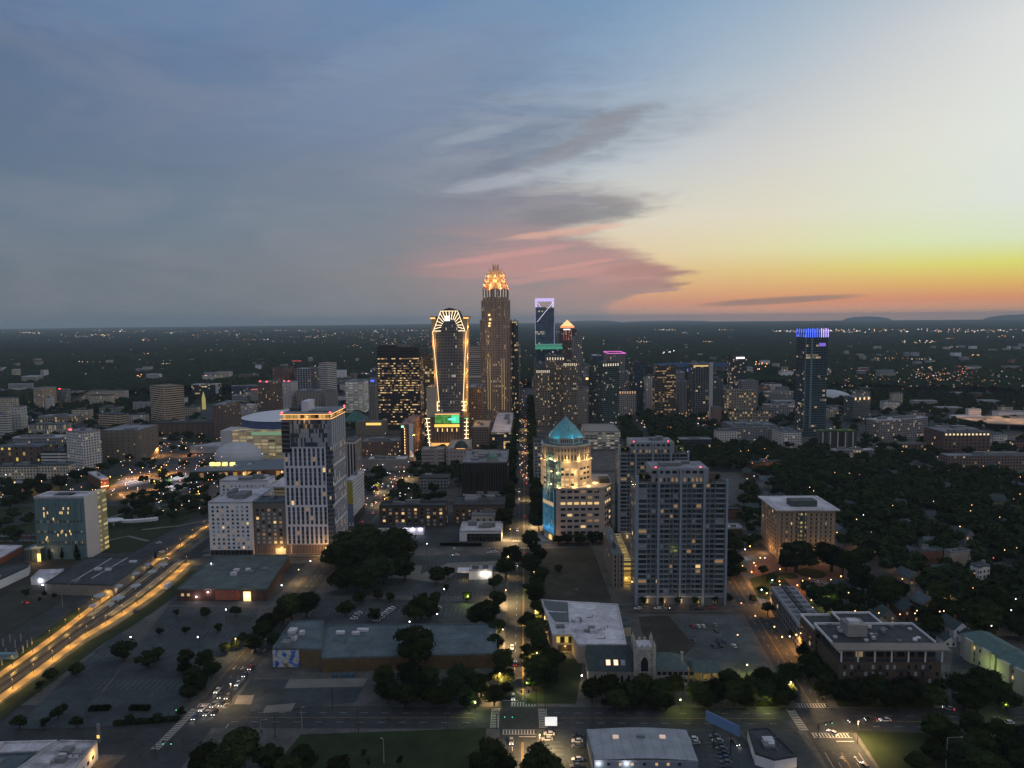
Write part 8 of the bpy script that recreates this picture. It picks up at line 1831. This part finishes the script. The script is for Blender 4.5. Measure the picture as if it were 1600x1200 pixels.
for i, (a, b, w, lb) in enumerate((((688, 852), (752, 853), 2.2, 'clipped dark hedge along the kerb before the white flat hall'), ((940, 1100), (980, 1100), 2.4, 'yellow green lit hedge in front of the church trees'), ((1168, 1103), (1215, 1102), 2.4, 'lit hedge at the front road right of the church trees'),
  ((140, 1110), (172, 1109), 2.5, 'planted island with hedge in the big car park, left one'), ((203, 1109), (234, 1109), 2.5, 'planted island with hedge in the big car park, right one'), ((178, 1133), (280, 1126), 2.0, 'low dark hedge between big car park and front road'))):
 pa_, pb_ = Vector(FL(*a)), Vector(FL(*b)); L_ = (pb_ - pa_).length; rng = np.random.RandomState(i); n = int(L_ * 160); mb = []
 u = (pb_ - pa_) / L_; V = []
 for _ in range(n):
  s, t_, z = rng.rand() * L_, (rng.rand() - .5) * w, rng.rand() * 1.7; c_ = np.array((u.x * s - u.y * t_, u.y * s + u.x * t_, z)); a1 = rng.normal(size=3) * .22; a2 = rng.normal(size=3) * .22; V += [c_ - a1, c_ - a2, c_ + a1, c_ + a2]
 me = bpy.data.meshes.new('foliage'); me.from_pydata([tuple(v_) for v_ in V], [], [(4 * j, 4 * j + 1, 4 * j + 2, 4 * j + 3) for j in range(n)]); me.materials.append(LEAF2 if i in (1, 2) else LEAF)
 t = thing('hedge', lb, 'hedge', (*pa_, .15)); put('foliage', me, t)
 if i in (1, 2): c_ = (pa_ + pb_) / 2; ptlight(t, (c_.x, c_.y - 4, 4.5), 1500, (1, .95, .25))
# ------------------------------------------------------------------ cars
v_ = P
Q = [(316, 1106, 'white', 'front car of the left lane waiting at the left street crossing'), (320, 1113, 'silver', 'pale car at the stop line, middle lane of the left street'), (335, 1112, 'black', 'dark car at the stop line, right lane of the left street'), (305, 1119, 'blue', 'dark blue car at the stop line nearest the kerb on the left street'),
 (331, 1100, 'grey', 'grey car second in the middle lane of the left street'), (344, 1098, 'black', 'black car second in the right lane of the left street'), (339, 1078, 'white', 'white car third in the queue, left lane of the left street'), (344, 1086, 'black', 'black car between two lanes of the left street queue'), (355, 1087, 'grey', 'grey car third in the right lane of the left street'),
 (371, 1067, 'white', 'white car alone behind the queue on the left street'), (380, 1053, 'blue', 'dark car behind the lone white car on the left street'), (391, 1042, 'red', 'last car of the left street queue with red tail lights')]
for px, py, c_, lb in Q: 
 v = P(px, py, .7); lane = min((-144.8, -141.2, -137.8), key=lambda q: abs(q - v.x)); car(lane, v.y, 180, lb, c_, True, group='cars queuing on the left street')
for px, py, c_, rz, lb, suv in ((800, 1011, 'white', 180, 'white car driving towards the front crossing on the avenue', 0), (805, 1036, 'blue', 0, 'dark car on the avenue beside the church trees', 0), (802, 1089, 'white', 180, 'white van waiting at the front avenue crossing', 1), (799, 1157, 'silver', 180, 'silver car below the front avenue crossing', 0),
  (1301, 1144, 'white', 35, 'white car with red tail lights on the right crossing', 0), (1334, 1126, 'black', 100, 'black sport utility car entering the right crossing', 1), (1360, 1123, 'black', 90, 'dark car just behind the black sport utility car', 0), (1383, 1124, 'white', 90, 'white car with glowing tail lights on the right part of the front road', 0),
  (1482, 1106, 'silver', 60, 'silver car turning by the trees right of the brick apartments', 0), (1575, 1128, 'white', 90, 'white car at the right end of the front road', 0), (1586, 1142, 'silver', 80, 'silver car with yellow lamp at the bottom right edge', 0), (1352, 1196, 'black', 10, 'black car at the very bottom on the right street', 0),
  (1148, 1159, 'black', 200, 'car with two bright headlights beside the blue backed billboard', 0), (960, 848, 'white', 90, 'white car on the cross street behind the turquoise roofed office', 0), (901, 921, 'grey', 10, 'car with lit tail lights on the drive left of the brick garage', 0)):
 carp(px, py, rz, lb, c_, px not in (800, 1575, 901, 960), bool(suv))
car(P(901, 921).x + 60, P(901, 921).y, 0, 'car with red lights on the drive beside the empty lot', 'grey', True)
PK = [(1082, 978, 'red', 'red car, left in the row of three at the gravel car park'), (1091, 978, 'white', 'white car, middle of the row of three at the gravel car park'), (1099, 978, 'white', 'white car, right in the row of three at the gravel car park'), (1117, 976, 'silver', 'silver car behind the grey car at the gravel car park top'), (1119, 985, 'grey', 'grey car tucked under the silver car at the gravel car park'),
 (1085, 1001, 'grey', 'lone dark car at the left side of the gravel car park'), (1122, 1001, 'black', 'black car at the upper left of the gravel car park cluster'), (1132, 1001, 'blue', 'blue car at the upper right of the gravel car park cluster'), (1115, 1009, 'blue', 'blue car at the lower left of the gravel car park cluster'), (1126, 1008, 'black', 'black car at the lower right of the gravel car park cluster'), (1147, 1009, 'white', 'lone white car at the right of the gravel car park')]
for i, (px, py, c_, lb) in enumerate(PK): carp(px, py, R.choice((5, -8, 12)), lb, c_, z=.17, group='cars in the gravel car park')
for px, py, c_, lb in ((857, 1141, 'black', 'black car at the top of the row beside the avenue lot'), (858, 1146, 'white', 'white car second in the row beside the avenue lot'), (855, 1154, 'silver', 'silver car third in the row beside the avenue lot'), (903, 1149, 'black', 'black car at the top of the row beside the metal shed'), (902, 1157, 'white', 'white car in the row beside the metal shed, second'), (902, 1165, 'grey', 'grey car in the row beside the metal shed, third'),
  (902, 1186, 'white', 'white car low in the row beside the metal shed'), (900, 1196, 'grey', 'grey car at the bottom of the row beside the metal shed'), (1082, 1154, 'white', 'white car right of the metal shed, upper'), (1085, 1160, 'silver', 'silver car right of the metal shed, lower')):
 carp(px, py, 90 + R.uniform(-5, 5), lb, c_, z=.17, group='cars parked around the metal shed')
for i, (px, py) in enumerate(((1117, 1150), (1121, 1157), (1124, 1163), (1127, 1169), (1130, 1176), (1132, 1183), (1134, 1190), (1136, 1197))): carp(px, py, 82, '%s dark car from the top in the row under the blue backed billboard' % ORD[i], ('grey', 'silver', 'black', 'grey', 'black', 'blue', 'grey', 'black')[i], z=.17, group='dark cars under the billboard')
for i, (px, py) in enumerate(((997, 950), (1028, 950), (1047, 951), (1082, 950), (1094, 950), (1113, 949))): carp(px, py, 90, '%s car from the left parked along the street before the front twin tower' % ORD[i], ('white', 'white', 'blue', 'black', 'black', 'red')[i], z=.02, group='cars parked before the front twin tower')
n = 0
for (x0, y0), (x1, y1), k, rz in (((588, 969), (612, 950), 8, 92), ((553, 966), (560, 958), 3, 92)):
 for i in range(k): t = i / (k - 1); carp(x0 + (x1 - x0) * t, y0 + (y1 - y0) * t, rz, '%s pale car from the front in the %s row behind the long warehouse' % (ORD[i], 'right' if k > 4 else 'left'), R.choice(('white', 'silver', 'white')), z=.17, group='pale cars behind the long warehouse')
for px, py, c_, rz, lb in ((712, 867, 'white', 90, 'white car with lit tail lamps in the dark lot left of the avenue trees'), (766, 863, 'white', 90, 'white car, left of the pair near the hedge lot'), (772, 862, 'white', 90, 'white car, right of the pair near the hedge lot'), (770, 857, 'silver', 90, 'silver car above the pair near the hedge lot'), (710, 857, 'white', 0, 'white van by the clipped hedge'),
  (248, 848, 'white', 90, 'white car in the dark lot before the park'), (254, 862, 'white', 80, 'white van near the rail crossing'), (260, 873, 'silver', 80, 'silver car crossing the rail boulevard'), (210, 954, 'blue', 40, 'dark car at the corner of the big car park'), (684, 949, 'white', 90, 'single car in shade right of the tree behind the warehouse'), (40, 941, 'red', 60, 'car with red lamp by the small tree in the left lot')):
 carp(px, py, rz, lb, c_, px in (712, 40, 260), z=.17)
t = carp(263, 918, 0, 'x', 'white'); t['label'] = 'white box truck body standing right of the rail boulevard'; t['category'] = 'truck'; t.name = 'box_truck'
MB().box(t.location.x - 1.2, t.location.x + 1.2, t.location.y - 3.4, t.location.y + 2, 1, 3.6).build('cargo_box', [WHITE], t); t.rotation_euler = (0, 0, 0)
AV = [(809, 1003)]
for i, (y, dx_, c_) in enumerate(((520, -3.4, 'white'), (512, -3, 'silver'), (505, 2.6, 'black'), (478, -3, 'silver'), (560, -3.4, 'white'), (600, 3, 'black'), (660, -3, 'white'), (690, -3, 'grey'), (760, 3, 'black'), (820, -3, 'white'), (880, 3, 'black'), (950, -3, 'white'), (1040, 3.2, 'black'), (1120, 3.2, 'red'), (1150, -3, 'white'), (1230, 3.2, 'black'), (1300, -3, 'white'), (1400, 3.2, 'black'))):
 car(avx(y) + dx_, y, 180 if dx_ < 0 else 0, '%s car up the avenue beyond the church trees, lights on' % ORD[i], c_, True, group='cars on the far avenue', parts=y < 1300)
for i in range(14):
 y = 560 + i * 26; car(-145 + (i % 3) * 3.4, y, 0 if i % 3 else 180, '%s car up the left street beyond the pinstriped tower, lights on' % ORD[i], R.choice(('black', 'white', 'grey')), True, group='cars on the far left street')
for i, (x, y) in enumerate([(-154, 560 + k * 6.5) for k in range(8)]): car(x, y, 0, '%s car parked beside the yellow and white hotel slab' % ORD[i], R.choice(('white', 'grey', 'black', 'silver')), z=.17, group='cars parked beside the hotel slab')
for i, (px, py) in enumerate(((1270, 907), (1277, 909), (1284, 911), (1292, 913), (1300, 909), (1307, 913), (1262, 861), (1268, 862), (1274, 863), (1165, 835), (1172, 836), (1179, 836))): carp(px, py, 20, '%s parked car around the round drive of the tan slab' % ORD[i], R.choice(('white', 'silver', 'grey', 'black')), z=.2, group='cars around the tan slab')
for i, (px, py) in enumerate(((1418, 908), (1424, 911), (1413, 962), (1416, 966), (1480, 935), (1486, 925), (1508, 928))): carp(px, py, 40, '%s parked car on the little streets among the right hand trees' % ORD[i], R.choice(('white', 'silver', 'white')), i == 0, z=.2, group='cars on the streets among the trees')
for i in range(16): 
 px = 2 + (i % 8) * 7; carp(px, 838 + (i // 8) * 8, 90, '%s car in the car park left of the teal office' % ORD[i], R.choice(('grey', 'silver', 'red', 'black')), z=.17, group='cars left of the teal office', parts=False)
for i, (px, py, r_) in enumerate(((1268, 896, 9), (1232, 900, 6))):
 v = P(px, py); t = MB().prism([(v.x + r_ * math.cos(a), v.y + r_ * math.sin(a)) for a in [k * math.tau / 24 for k in range(24)]], .16, .34).build('round_lawn', [LAWN]); struct(t)
# ------------------------------------------------------------------ street lamps
LA = []
def lampat(px, py, h, label, kind='orange', power=2500, group=None, **k):      # (px, py) is where the lamp head shows
 v = P(px, py, h); return lamp(v.x, v.y, label, kind, h, 0, power, group, **k)
for i, y in enumerate((262, 310, 330, 356, 380, 410, 440, 470, 500, 533, 570, 610, 650, 700, 760, 830, 900, 990, 1080, 1180)):
 s = -1 if i % 2 else 1; lamp(avx(y) + s * 8.6, y, '%s avenue street lamp counted from the front, on the %s kerb' % (ORD[i], 'left' if s < 0 else 'right'), 'warm', 9, 0, 42000 if 250 < y < 320 else 36000, 'street lamps of the avenue')
for i, (y, s) in enumerate(((300, 1), (345, -1), (395, 1), (445, -1), (540, 1), (590, -1), (640, 1), (690, -1), (745, 1), (800, -1), (860, 1), (920, -1), (990, 1), (1060, -1), (1140, 1))):
 lamp(-142 + s * 8.2, y, '%s left street lamp counted from the front' % ORD[i], 'warm', 9, 0, 7500 if y < 500 else 24000, 'street lamps of the left street')
for i, (y, s) in enumerate(((240, -1), (272, 1), (303, -1), (350, 1), (405, 1), (440, 1), (480, -1), (540, 1), (610, 1), (700, 1))):
 lamp(rsx(y) + s * 8.6, y, '%s right street lamp counted from the front' % ORD[i], 'warm' if y < 330 else 'orange', 9, 0, 30000 if 260 < y < 310 else 15000, 'street lamps of the right street')
for i, (px, py, k) in enumerate(((204, 1094, 'white'), (309, 1095, 'white'), (353, 1052, 'white'), (330, 881, 'white'), (485, 877, 'white'), (694, 921, 'white'), (640, 972, 'white'), (683, 960, 'white'), (760, 940, 'white'), (667, 850, 'white'), (641, 944, 'orange'), (440, 915, 'white'))):
 lampat(px, py - (100 if 0 else 0) if i > 2 else py - (98 if i < 1 else (99 if i == 1 else 99)) + 0, 8, '%s pale car park lamp left of the avenue' % ORD[i], k, 260, 'pale car park lamps left of the avenue')
OR_ = [(206, 738), (241, 752), (260, 727), (203, 734), (268, 745), (247, 700), (252, 730), (223, 731), (276, 733), (172, 745), (196, 757), (310, 768), (180, 690), (222, 672), (232, 678), (246, 676), (262, 668), (290, 700), (5, 704), (14, 700), (9, 742), (23, 754), (65, 752)]
for i, (px, py) in enumerate(OR_): lampat(px, py, 10, 'orange street lamp of the left district between arena and left edge', 'orange' if i % 4 else 'white', 32000 if i < 13 else 14000, 'orange lamps of the left district')
for i, (px, py) in enumerate(((1164, 859), (1172, 854), (1178, 880), (1188, 872), (1219, 890), (1207, 907), (1218, 909), (1254, 908), (1246, 915), (1314, 901), (1190, 922), (1317, 829), (1320, 846), (1222, 996), (1210, 980), (1278, 964), (1350, 850), (1412, 870), (1390, 863), (1411, 880))):
 lampat(px, py, 6, 'orange lamp glowing among the paths and trees near the tan slab', 'orange' if i % 5 else 'white', 1500, 'orange lamps near the tan slab')
for i, (px, py) in enumerate(((1388, 760), (1412, 742), (1470, 812), (1485, 803), (1500, 823), (1590, 808), (1428, 863), (1554, 901), (1571, 897), (1486, 932), (1500, 925), (1475, 928), (1556, 955), (1565, 955), (1591, 928), (1580, 945), (1391, 985), (1536, 945), (1410, 905), (1340, 845))):
 lampat(px, py, 5, 'small warm lamp between the dark trees of the right hand streets', 'warm', 600, 'small lamps of the right hand streets')
for i, (px, py, c_) in enumerate(((731, 930, (.75, 1, .25)), (803, 932, 0), (822, 920, (.75, 1, .2)), (823, 1064, (.8, 1, .3)), (743, 1094, (.8, 1, .35)), (1062, 1090, (.85, 1, .15)), (1166, 1036, (.8, 1, .2)), (1470, 945, (.8, 1, .2)), (1357, 1094, (.85, 1, .3)), (1284, 1072, (.8, 1, .3)), (1567, 1097, (.8, 1, .2)), (1292, 936, (.7, .9, .2)), (1532, 1042, (.7, 1, .3)), (634, 1086, (1, .9, .9)))):
 if not c_: continue
 v = P(px, py, 5); lamp(v.x, v.y - 1.5, 'lamp hidden in foliage that it lights yellow green, %s from the left' % ORD[sum(1 for q in (731, 822, 823, 743, 1062, 1166, 1470, 1357, 1284, 1567, 1292, 1532, 634) if q < px)], 'warm', 4.6, 0, 10, 'lamps inside tree crowns', light=False)
 ptlight(LASTT[0], (v.x, v.y - 2.0, 5.2), 1900, (c_[0], c_[1] * .9, c_[2] * .8), .3)
for i, (px, py) in enumerate(((852, 1110), (930, 1106), (1010, 1107), (1095, 1108), (1180, 1109), (690, 1104), (610, 1104), (520, 1110), (925, 1142), (700, 1140), (560, 1146), (430, 1154))):
 v = P(px, py); t = thing('utility_pole', '%s wooden utility pole of the line along the front road' % ORD[i], 'utility pole', (v.x, v.y, .1), 'utility poles along the front road')
 put('pole', MB().bar((0, 0, 0), (0, 0, 10.5), (.19, .12), 0, 6).mesh('pole', [BARK]), t); put('crossarm', MB().bar((-1.3, 0, 9.8), (1.3, 0, 9.8), .08).bar((-1.0, 0, 8.9), (1.0, 0, 8.9), .07).mesh('crossarm', [BARK]), t)
def pole(px, py, h, label, arm=2.0, name='lamp_post'):
 v = P(px, py); t = thing(name, label, 'lamp post', (v.x, v.y, 0), None); MB().bar((v.x, v.y, 0), (v.x, v.y, h), (.16, .1), 0, 6).build('pole', [mat('galvanised', (.3, .3, .3), .5, 0)], t)
 MB().bar((v.x, v.y, h), (v.x + arm, v.y, h + .3), .07).box(v.x + arm - .1, v.x + arm + .7, v.y - .2, v.y + .2, h + .2, h + .38).build('lamp_arm', [MATS['galvanised']], t); return t
pole(408, 1158, 9, 'pale lamp post with double arm between front road and big trees', 2); pole(600, 1193, 10, 'pale lamp post on the lawn at the bottom', -1); pole(1478, 1200, 12, 'tall lamp post with long arm at the bottom right', 5); pole(472, 1140, 9.5, 'dark pole on the front road below the concrete apron', 0.6); pole(98, 950, 10, 'pale lamp post in the left lot before the warehouse', .8)
def signal(px, py, rz, n, label):
 v = P(px, py); t = thing('traffic_signal', label, 'traffic signal', (v.x, v.y, 0), 'traffic signals on mast arms', rad(rz)); H_ = 6.5
 put('pole', MB().bar((0, 0, 0), (0, 0, H_), .16, 0, 6).mesh('pole', [DARK]), t); put('mast_arm', MB().bar((0, 0, H_ - .2), (n * 3.2 + 2, 0, H_ + .2), .1).mesh('mast_arm', [DARK]), t)
 for i in range(n):
  put('signal_head', MB().box(3.2 + i * 3.2 - .2, 3.6 + i * 3.2, -.2, .2, H_ - 1.1, H_ + .1).mesh('signal_head', [mat('signal_black', (.02, .02, .02), .5, 0)]), t)
  put('signal_lens', MB().box(3.28 + i * 3.2, 3.52 + i * 3.2, -.28, -.21, H_ - 1.0, H_ - .75).mesh('signal_lens', [emis('signal_green', (.1, 1, .45), 3)]), t)
signal(838, 1101, 180, 2, 'signal mast with two green lights at the far right corner of the avenue crossing'); signal(1291, 1108, 180, 1, 'signal mast with one green light at the brick apartment corner'); signal(776, 1140, 0, 2, 'signal mast at the near left corner of the avenue crossing'); signal(264, 1135, 60, 1, 'signal mast at the big car park corner'); signal(243, 1183, 0, 2, 'signal mast at the near left corner of the left street crossing'); signal(1278, 1155, 20, 2, 'signal mast at the near left corner of the right street crossing')
# ------------------------------------------------------------------ woods between the houses: nearest crowns one by one, the rest as one mass
def blocked(x, y, pad):
 for o in OCC:
  if (x - o[0]) ** 2 + (y - o[1]) ** 2 < (o[2] + pad) ** 2: return True
 return False
def inpoly(x, y, poly):
 c_ = False; n = len(poly)
 for i in range(n):
  x1, y1 = poly[i]; x2, y2 = poly[i - 1]
  if (y1 > y) != (y2 > y) and x < (x2 - x1) * (y - y1) / (y2 - y1) + x1: c_ = not c_
 return c_
wood = pxp((1160, 812), (1182, 700), (1255, 720), (1300, 722), (1480, 745), (1640, 745), (1640, 1020), (1500, 1000), (1480, 990), (1400, 960), (1360, 960), (1330, 900), (1310, 880), (1310, 800), (1190, 780))
opens = [pxp((1395, 905), (1410, 898), (1440, 925), (1430, 935)), pxp((1372, 925), (1395, 900), (1420, 905), (1400, 940)), pxp((1395, 950), (1410, 948), (1440, 990), (1420, 990))]
streetx = [rsx(400) + 95, rsx(400) + 190, rsx(400) + 290, rsx(400) + 400]; streety = [470, 600, 720, 850]
cand = []
xs = [p[0] for p in wood]; ys = [p[1] for p in wood]; st_ = 11.5
for i in range(int((max(xs) - min(xs)) / st_)):
 for j in range(int((max(ys) - min(ys)) / st_)):
  x = min(xs) + (i + R.random() * .8) * st_; y = min(ys) + (j + R.random() * .8) * st_
  if not inpoly(x, y, wood) or blocked(x, y, 3) or any(inpoly(x, y, o) for o in opens): continue
  if any(abs(x - s) < 4.5 for s in streetx) or any(abs(y - s) < 4 for s in streety): continue
  cand.append((x, y))
cand.sort(key=lambda q: q[0] ** 2 + q[1] ** 2)
room = max(0, 326 - NTREE[0])
print('TREES one by one so far', NTREE[0], 'candidates', len(cand), 'room', room)
for x, y in cand[:room]:
 w = R.uniform(11, 18); tree(x, y, w * R.uniform(.85, 1.05), w, 'dark rounded tree in the dense canopy of the right hand residential streets', 'canopy of the right hand residential streets', 'big' if y < 520 else 'broad')
more = [(x, y, R.uniform(11, 18), 0) for x, y in cand[room:]]
for s_ in (-13.5, 13.5): more += [(avx(y) + s_, y, 13, 0) for y in range(905, 1500, 15) if not 1150 < y < 1175]
def scatter(poly_px, step, keep=1.0, w=(9, 15), pad=2):
 poly = pxp(*poly_px); xs = [p[0] for p in poly]; ys = [p[1] for p in poly]; out = []
 for i in range(int((max(xs) - min(xs)) / step) + 1):
  for j in range(int((max(ys) - min(ys)) / step) + 1):
   x = min(xs) + (i + R.random()) * step; y = min(ys) + (j + R.random()) * step
   if R.random() > keep or not inpoly(x, y, poly) or blocked(x, y, pad): continue
   if abs(x - avx(y)) < 12 or abs(x + 142) < 9 or abs(x - rsx(y)) < 9: continue
   out.append((x, y, R.uniform(*w), 0))
 return out
more += scatter([(968, 702), (968, 655), (1050, 645), (1075, 668), (1115, 690), (1180, 705), (1160, 740), (1075, 735), (990, 705)], 11)
more += scatter([(1180, 745), (1260, 700), (1640, 705), (1640, 750), (1300, 760)], 13, .75)
more += scatter([(1040, 640), (1640, 620), (1640, 700), (1240, 705), (1120, 690)], 24, .5)
more += scatter([(1040, 612), (1640, 601), (1640, 622), (1040, 642)], 18, .8)
more += scatter([(1240, 612), (1640, 604), (1640, 655), (1490, 650), (1240, 640)], 16, .85)
more += scatter([(-20, 618), (700, 603), (700, 625), (-20, 640)], 22, .5)
more += scatter([(-20, 640), (300, 628), (340, 690), (230, 700), (-20, 735)], 20, .55)
more += scatter([(100, 628), (300, 622), (300, 645), (110, 648)], 13, .9)
more += scatter([(340, 625), (600, 620), (560, 690), (380, 660)], 24, .4)
more += scatter([(225, 705), (330, 690), (330, 745), (200, 760)], 17, .35, (7, 11))
more += scatter([(250, 745), (450, 740), (450, 775), (300, 800), (180, 830)], 12, .6, (7, 11))
more += scatter([(572, 740), (640, 735), (720, 735), (790, 790), (690, 790), (600, 790), (560, 800)], 12, .7, (9, 14))
more += scatter([(640, 710), (800, 705), (800, 800), (700, 790)], 15, .6)
more += scatter([(-20, 770), (60, 768), (60, 850), (-20, 860)], 16, .3)
more += scatter([(1155, 790), (1190, 790), (1186, 850), (1155, 880)], 10, .6, (8, 12))
more += scatter([(975, 640), (1240, 640), (1240, 690), (1050, 700)], 20, .6)
base_me = []
for s_ in range(4):
 me_, V_ = crown_mesh('crown', 80 + s_, 520, 9, size=1.0); base_me.append(V_); bpy.data.meshes.remove(me_)
allv = []
for k, (x, y, w, _) in enumerate(more):
 V_ = base_me[k % 4].copy(); a = R.random() * 6.28; ca, sa = math.cos(a), math.sin(a); h = w * R.uniform(.8, 1.05)
 X_ = (V_[:, 0] * ca - V_[:, 1] * sa) * w / 7.4 + x; Y_ = (V_[:, 0] * sa + V_[:, 1] * ca) * w / 7.4 + y; allv.append(np.stack([X_, Y_, V_[:, 2] * h / 10], -1))
allv = np.concatenate(allv).astype(np.float32); me = bpy.data.meshes.new('woodland'); nq = len(allv) // 4
me.vertices.add(len(allv)); me.vertices.foreach_set('co', allv.ravel()); me.loops.add(len(allv)); me.loops.foreach_set('vertex_index', np.arange(len(allv), dtype=np.int32)); me.polygons.add(nq); me.polygons.foreach_set('loop_start', np.arange(0, len(allv), 4, dtype=np.int32)); me.update(calc_edges=True)
me.materials.append(LEAF); put('woodland', me)['kind'] = 'stuff'; print('woodland crowns', len(more), 'quads', nq)
# ------------------------------------------------------------------ thousands of far lamps, read as glitter
fm = [emis('far_light_warm', (1, .60, .28), 3.5), emis('far_light_white', (.95, .9, 1), 4.0), emis('far_light_red', (1, .10, .08), 3.0), emis('far_light_orange', (1, .38, .12), 5.0), emis('far_light_blue', (.3, .35, 1), 3)]
FLT = MB()
def glit(px, py, m, s=1.0, z=None):
 v = P(px, py, z if z is not None else 36); d_ = v.y; r_ = max(.4, d_ / 1109 * .42 * s); x, y, zz = v
 FLT.face([(x - r_, y, zz), (x, y - r_, zz), (x, y, zz + r_)], m); FLT.face([(x, y - r_, zz), (x + r_, y, zz), (x, y, zz + r_)], m); FLT.face([(x - r_, y, zz), (x, y, zz - r_), (x, y - r_, zz)], m); FLT.face([(x, y - r_, zz), (x, y, zz - r_), (x + r_, y, zz)], m)
def spray(n, x0, x1, y0, y1, s=(.5, 1.2), mix=(.5, .32, .06, .10, .02), z=None):
 for _ in range(n):
  q = R.random(); a = 0
  for m, p in enumerate(mix):
   a += p
   if q < a: break
  glit(R.uniform(x0, x1), R.uniform(y0, y1), m, R.uniform(*s), z)
spray(120, 0, 700, 516, 535, (.3, .8)); spray(50, 0, 700, 535, 600, (.4, .8)); spray(60, 300, 660, 515, 524, (.4, 1.0)); spray(50, 560, 680, 525, 545, (.4, .9))
spray(120, 1290, 1600, 514, 519, (.5, 1.4), (.35, .6, 0, .05, 0)); spray(40, 1210, 1245, 516, 519, (.4, .9), (.5, .5, 0, 0, 0)); spray(110, 820, 1600, 516, 595, (.3, .8)); spray(50, 580, 760, 516, 545, (.4, .9))
for k in range(44):
 cx_, cy_ = R.uniform(0, 1600), 514 + 80 * R.random() ** 1.8; w_ = R.uniform(6, 34); spray(R.randint(5, 13), cx_ - w_, cx_ + w_, cy_, cy_ + R.uniform(.6, 3), (.4, 1.1))
spray(90, 1290, 1600, 575, 605, (.4, 1.1), (.45, .25, .12, .16, .02))
spray(70, 1430, 1530, 572, 594, (.5, 1.2), (.4, .25, .2, .13, .02)); spray(25, 1410, 1460, 532, 536, (.6, 1.2)); spray(8, 158, 178, 522, 525, (.8, 1.6), (.8, .2, 0, 0, 0)); spray(4, 186, 198, 515, 518, (1, 1.8), (.3, .7, 0, 0, 0)); spray(4, 204, 222, 585, 590, (1, 2), (.1, .1, 0, .8, 0)); spray(10, 38, 66, 519, 521, (.5, 1.2), (.2, .7, .1, 0, 0))
spray(6, 1036, 1054, 548, 552, (.8, 1.8), (0, .9, .1, 0, 0)); spray(9, 1180, 1200, 565, 580, (1, 2), (.2, .1, 0, .7, 0)); spray(110, 0, 400, 605, 700, (.4, .9), z=7); spray(60, 230, 340, 660, 760, (.4, 1.0), (.4, .12, .1, .36, .02), z=6); spray(60, 400, 720, 600, 720, (.4, .8), z=7)
spray(90, 900, 1250, 600, 700, (.4, .9), (.5, .2, .1, .18, .02), z=8); spray(90, 1250, 1600, 600, 720, (.4, .9), (.45, .25, .1, .18, .02), z=8); spray(50, 1000, 1120, 640, 668, (.5, 1.2), (.4, .2, .25, .15, 0), z=8); spray(85, 1150, 1600, 700, 1000, (.25, .7), (.6, .15, .03, .2, .02), z=12)
spray(40, 600, 640, 700, 800, (.5, 1.2), (.6, .2, .15, .05, 0), z=5); spray(60, 812, 824, 590, 760, (.4, .9), (.5, .2, .2, .1, 0), z=4); spray(40, 240, 450, 740, 800, (.4, 1), z=6); spray(110, 100, 440, 690, 772, (.5, 1.3), (.35, .12, .12, .38, .03), z=8); spray(60, 560, 660, 700, 790, (.5, 1.2), (.5, .15, .15, .18, .02), z=7); spray(20, 0, 200, 720, 780, (.4, 1), z=5)
o = FLT.build('distant_lights', fm); o['kind'] = 'stuff'
# ------------------------------------------------------------------ haze
hz = MB().box(-30500, 30500, -30500, 30500, -1.0, 268.0).build('haze', []) ; hz['kind'] = 'stuff'
m = bpy.data.materials.new('haze_air'); m.use_nodes = True; nt = m.node_tree; nt.nodes.clear(); v = nt.nodes.new('ShaderNodeVolumePrincipled'); v.inputs['Density'].default_value = 4.6e-5; v.inputs['Color'].default_value = (.74, .89, 1, 1)
o2 = nt.nodes.new('ShaderNodeOutputMaterial'); nt.links.new(v.outputs[0], o2.inputs['Volume']); hz.data.materials.append(m)
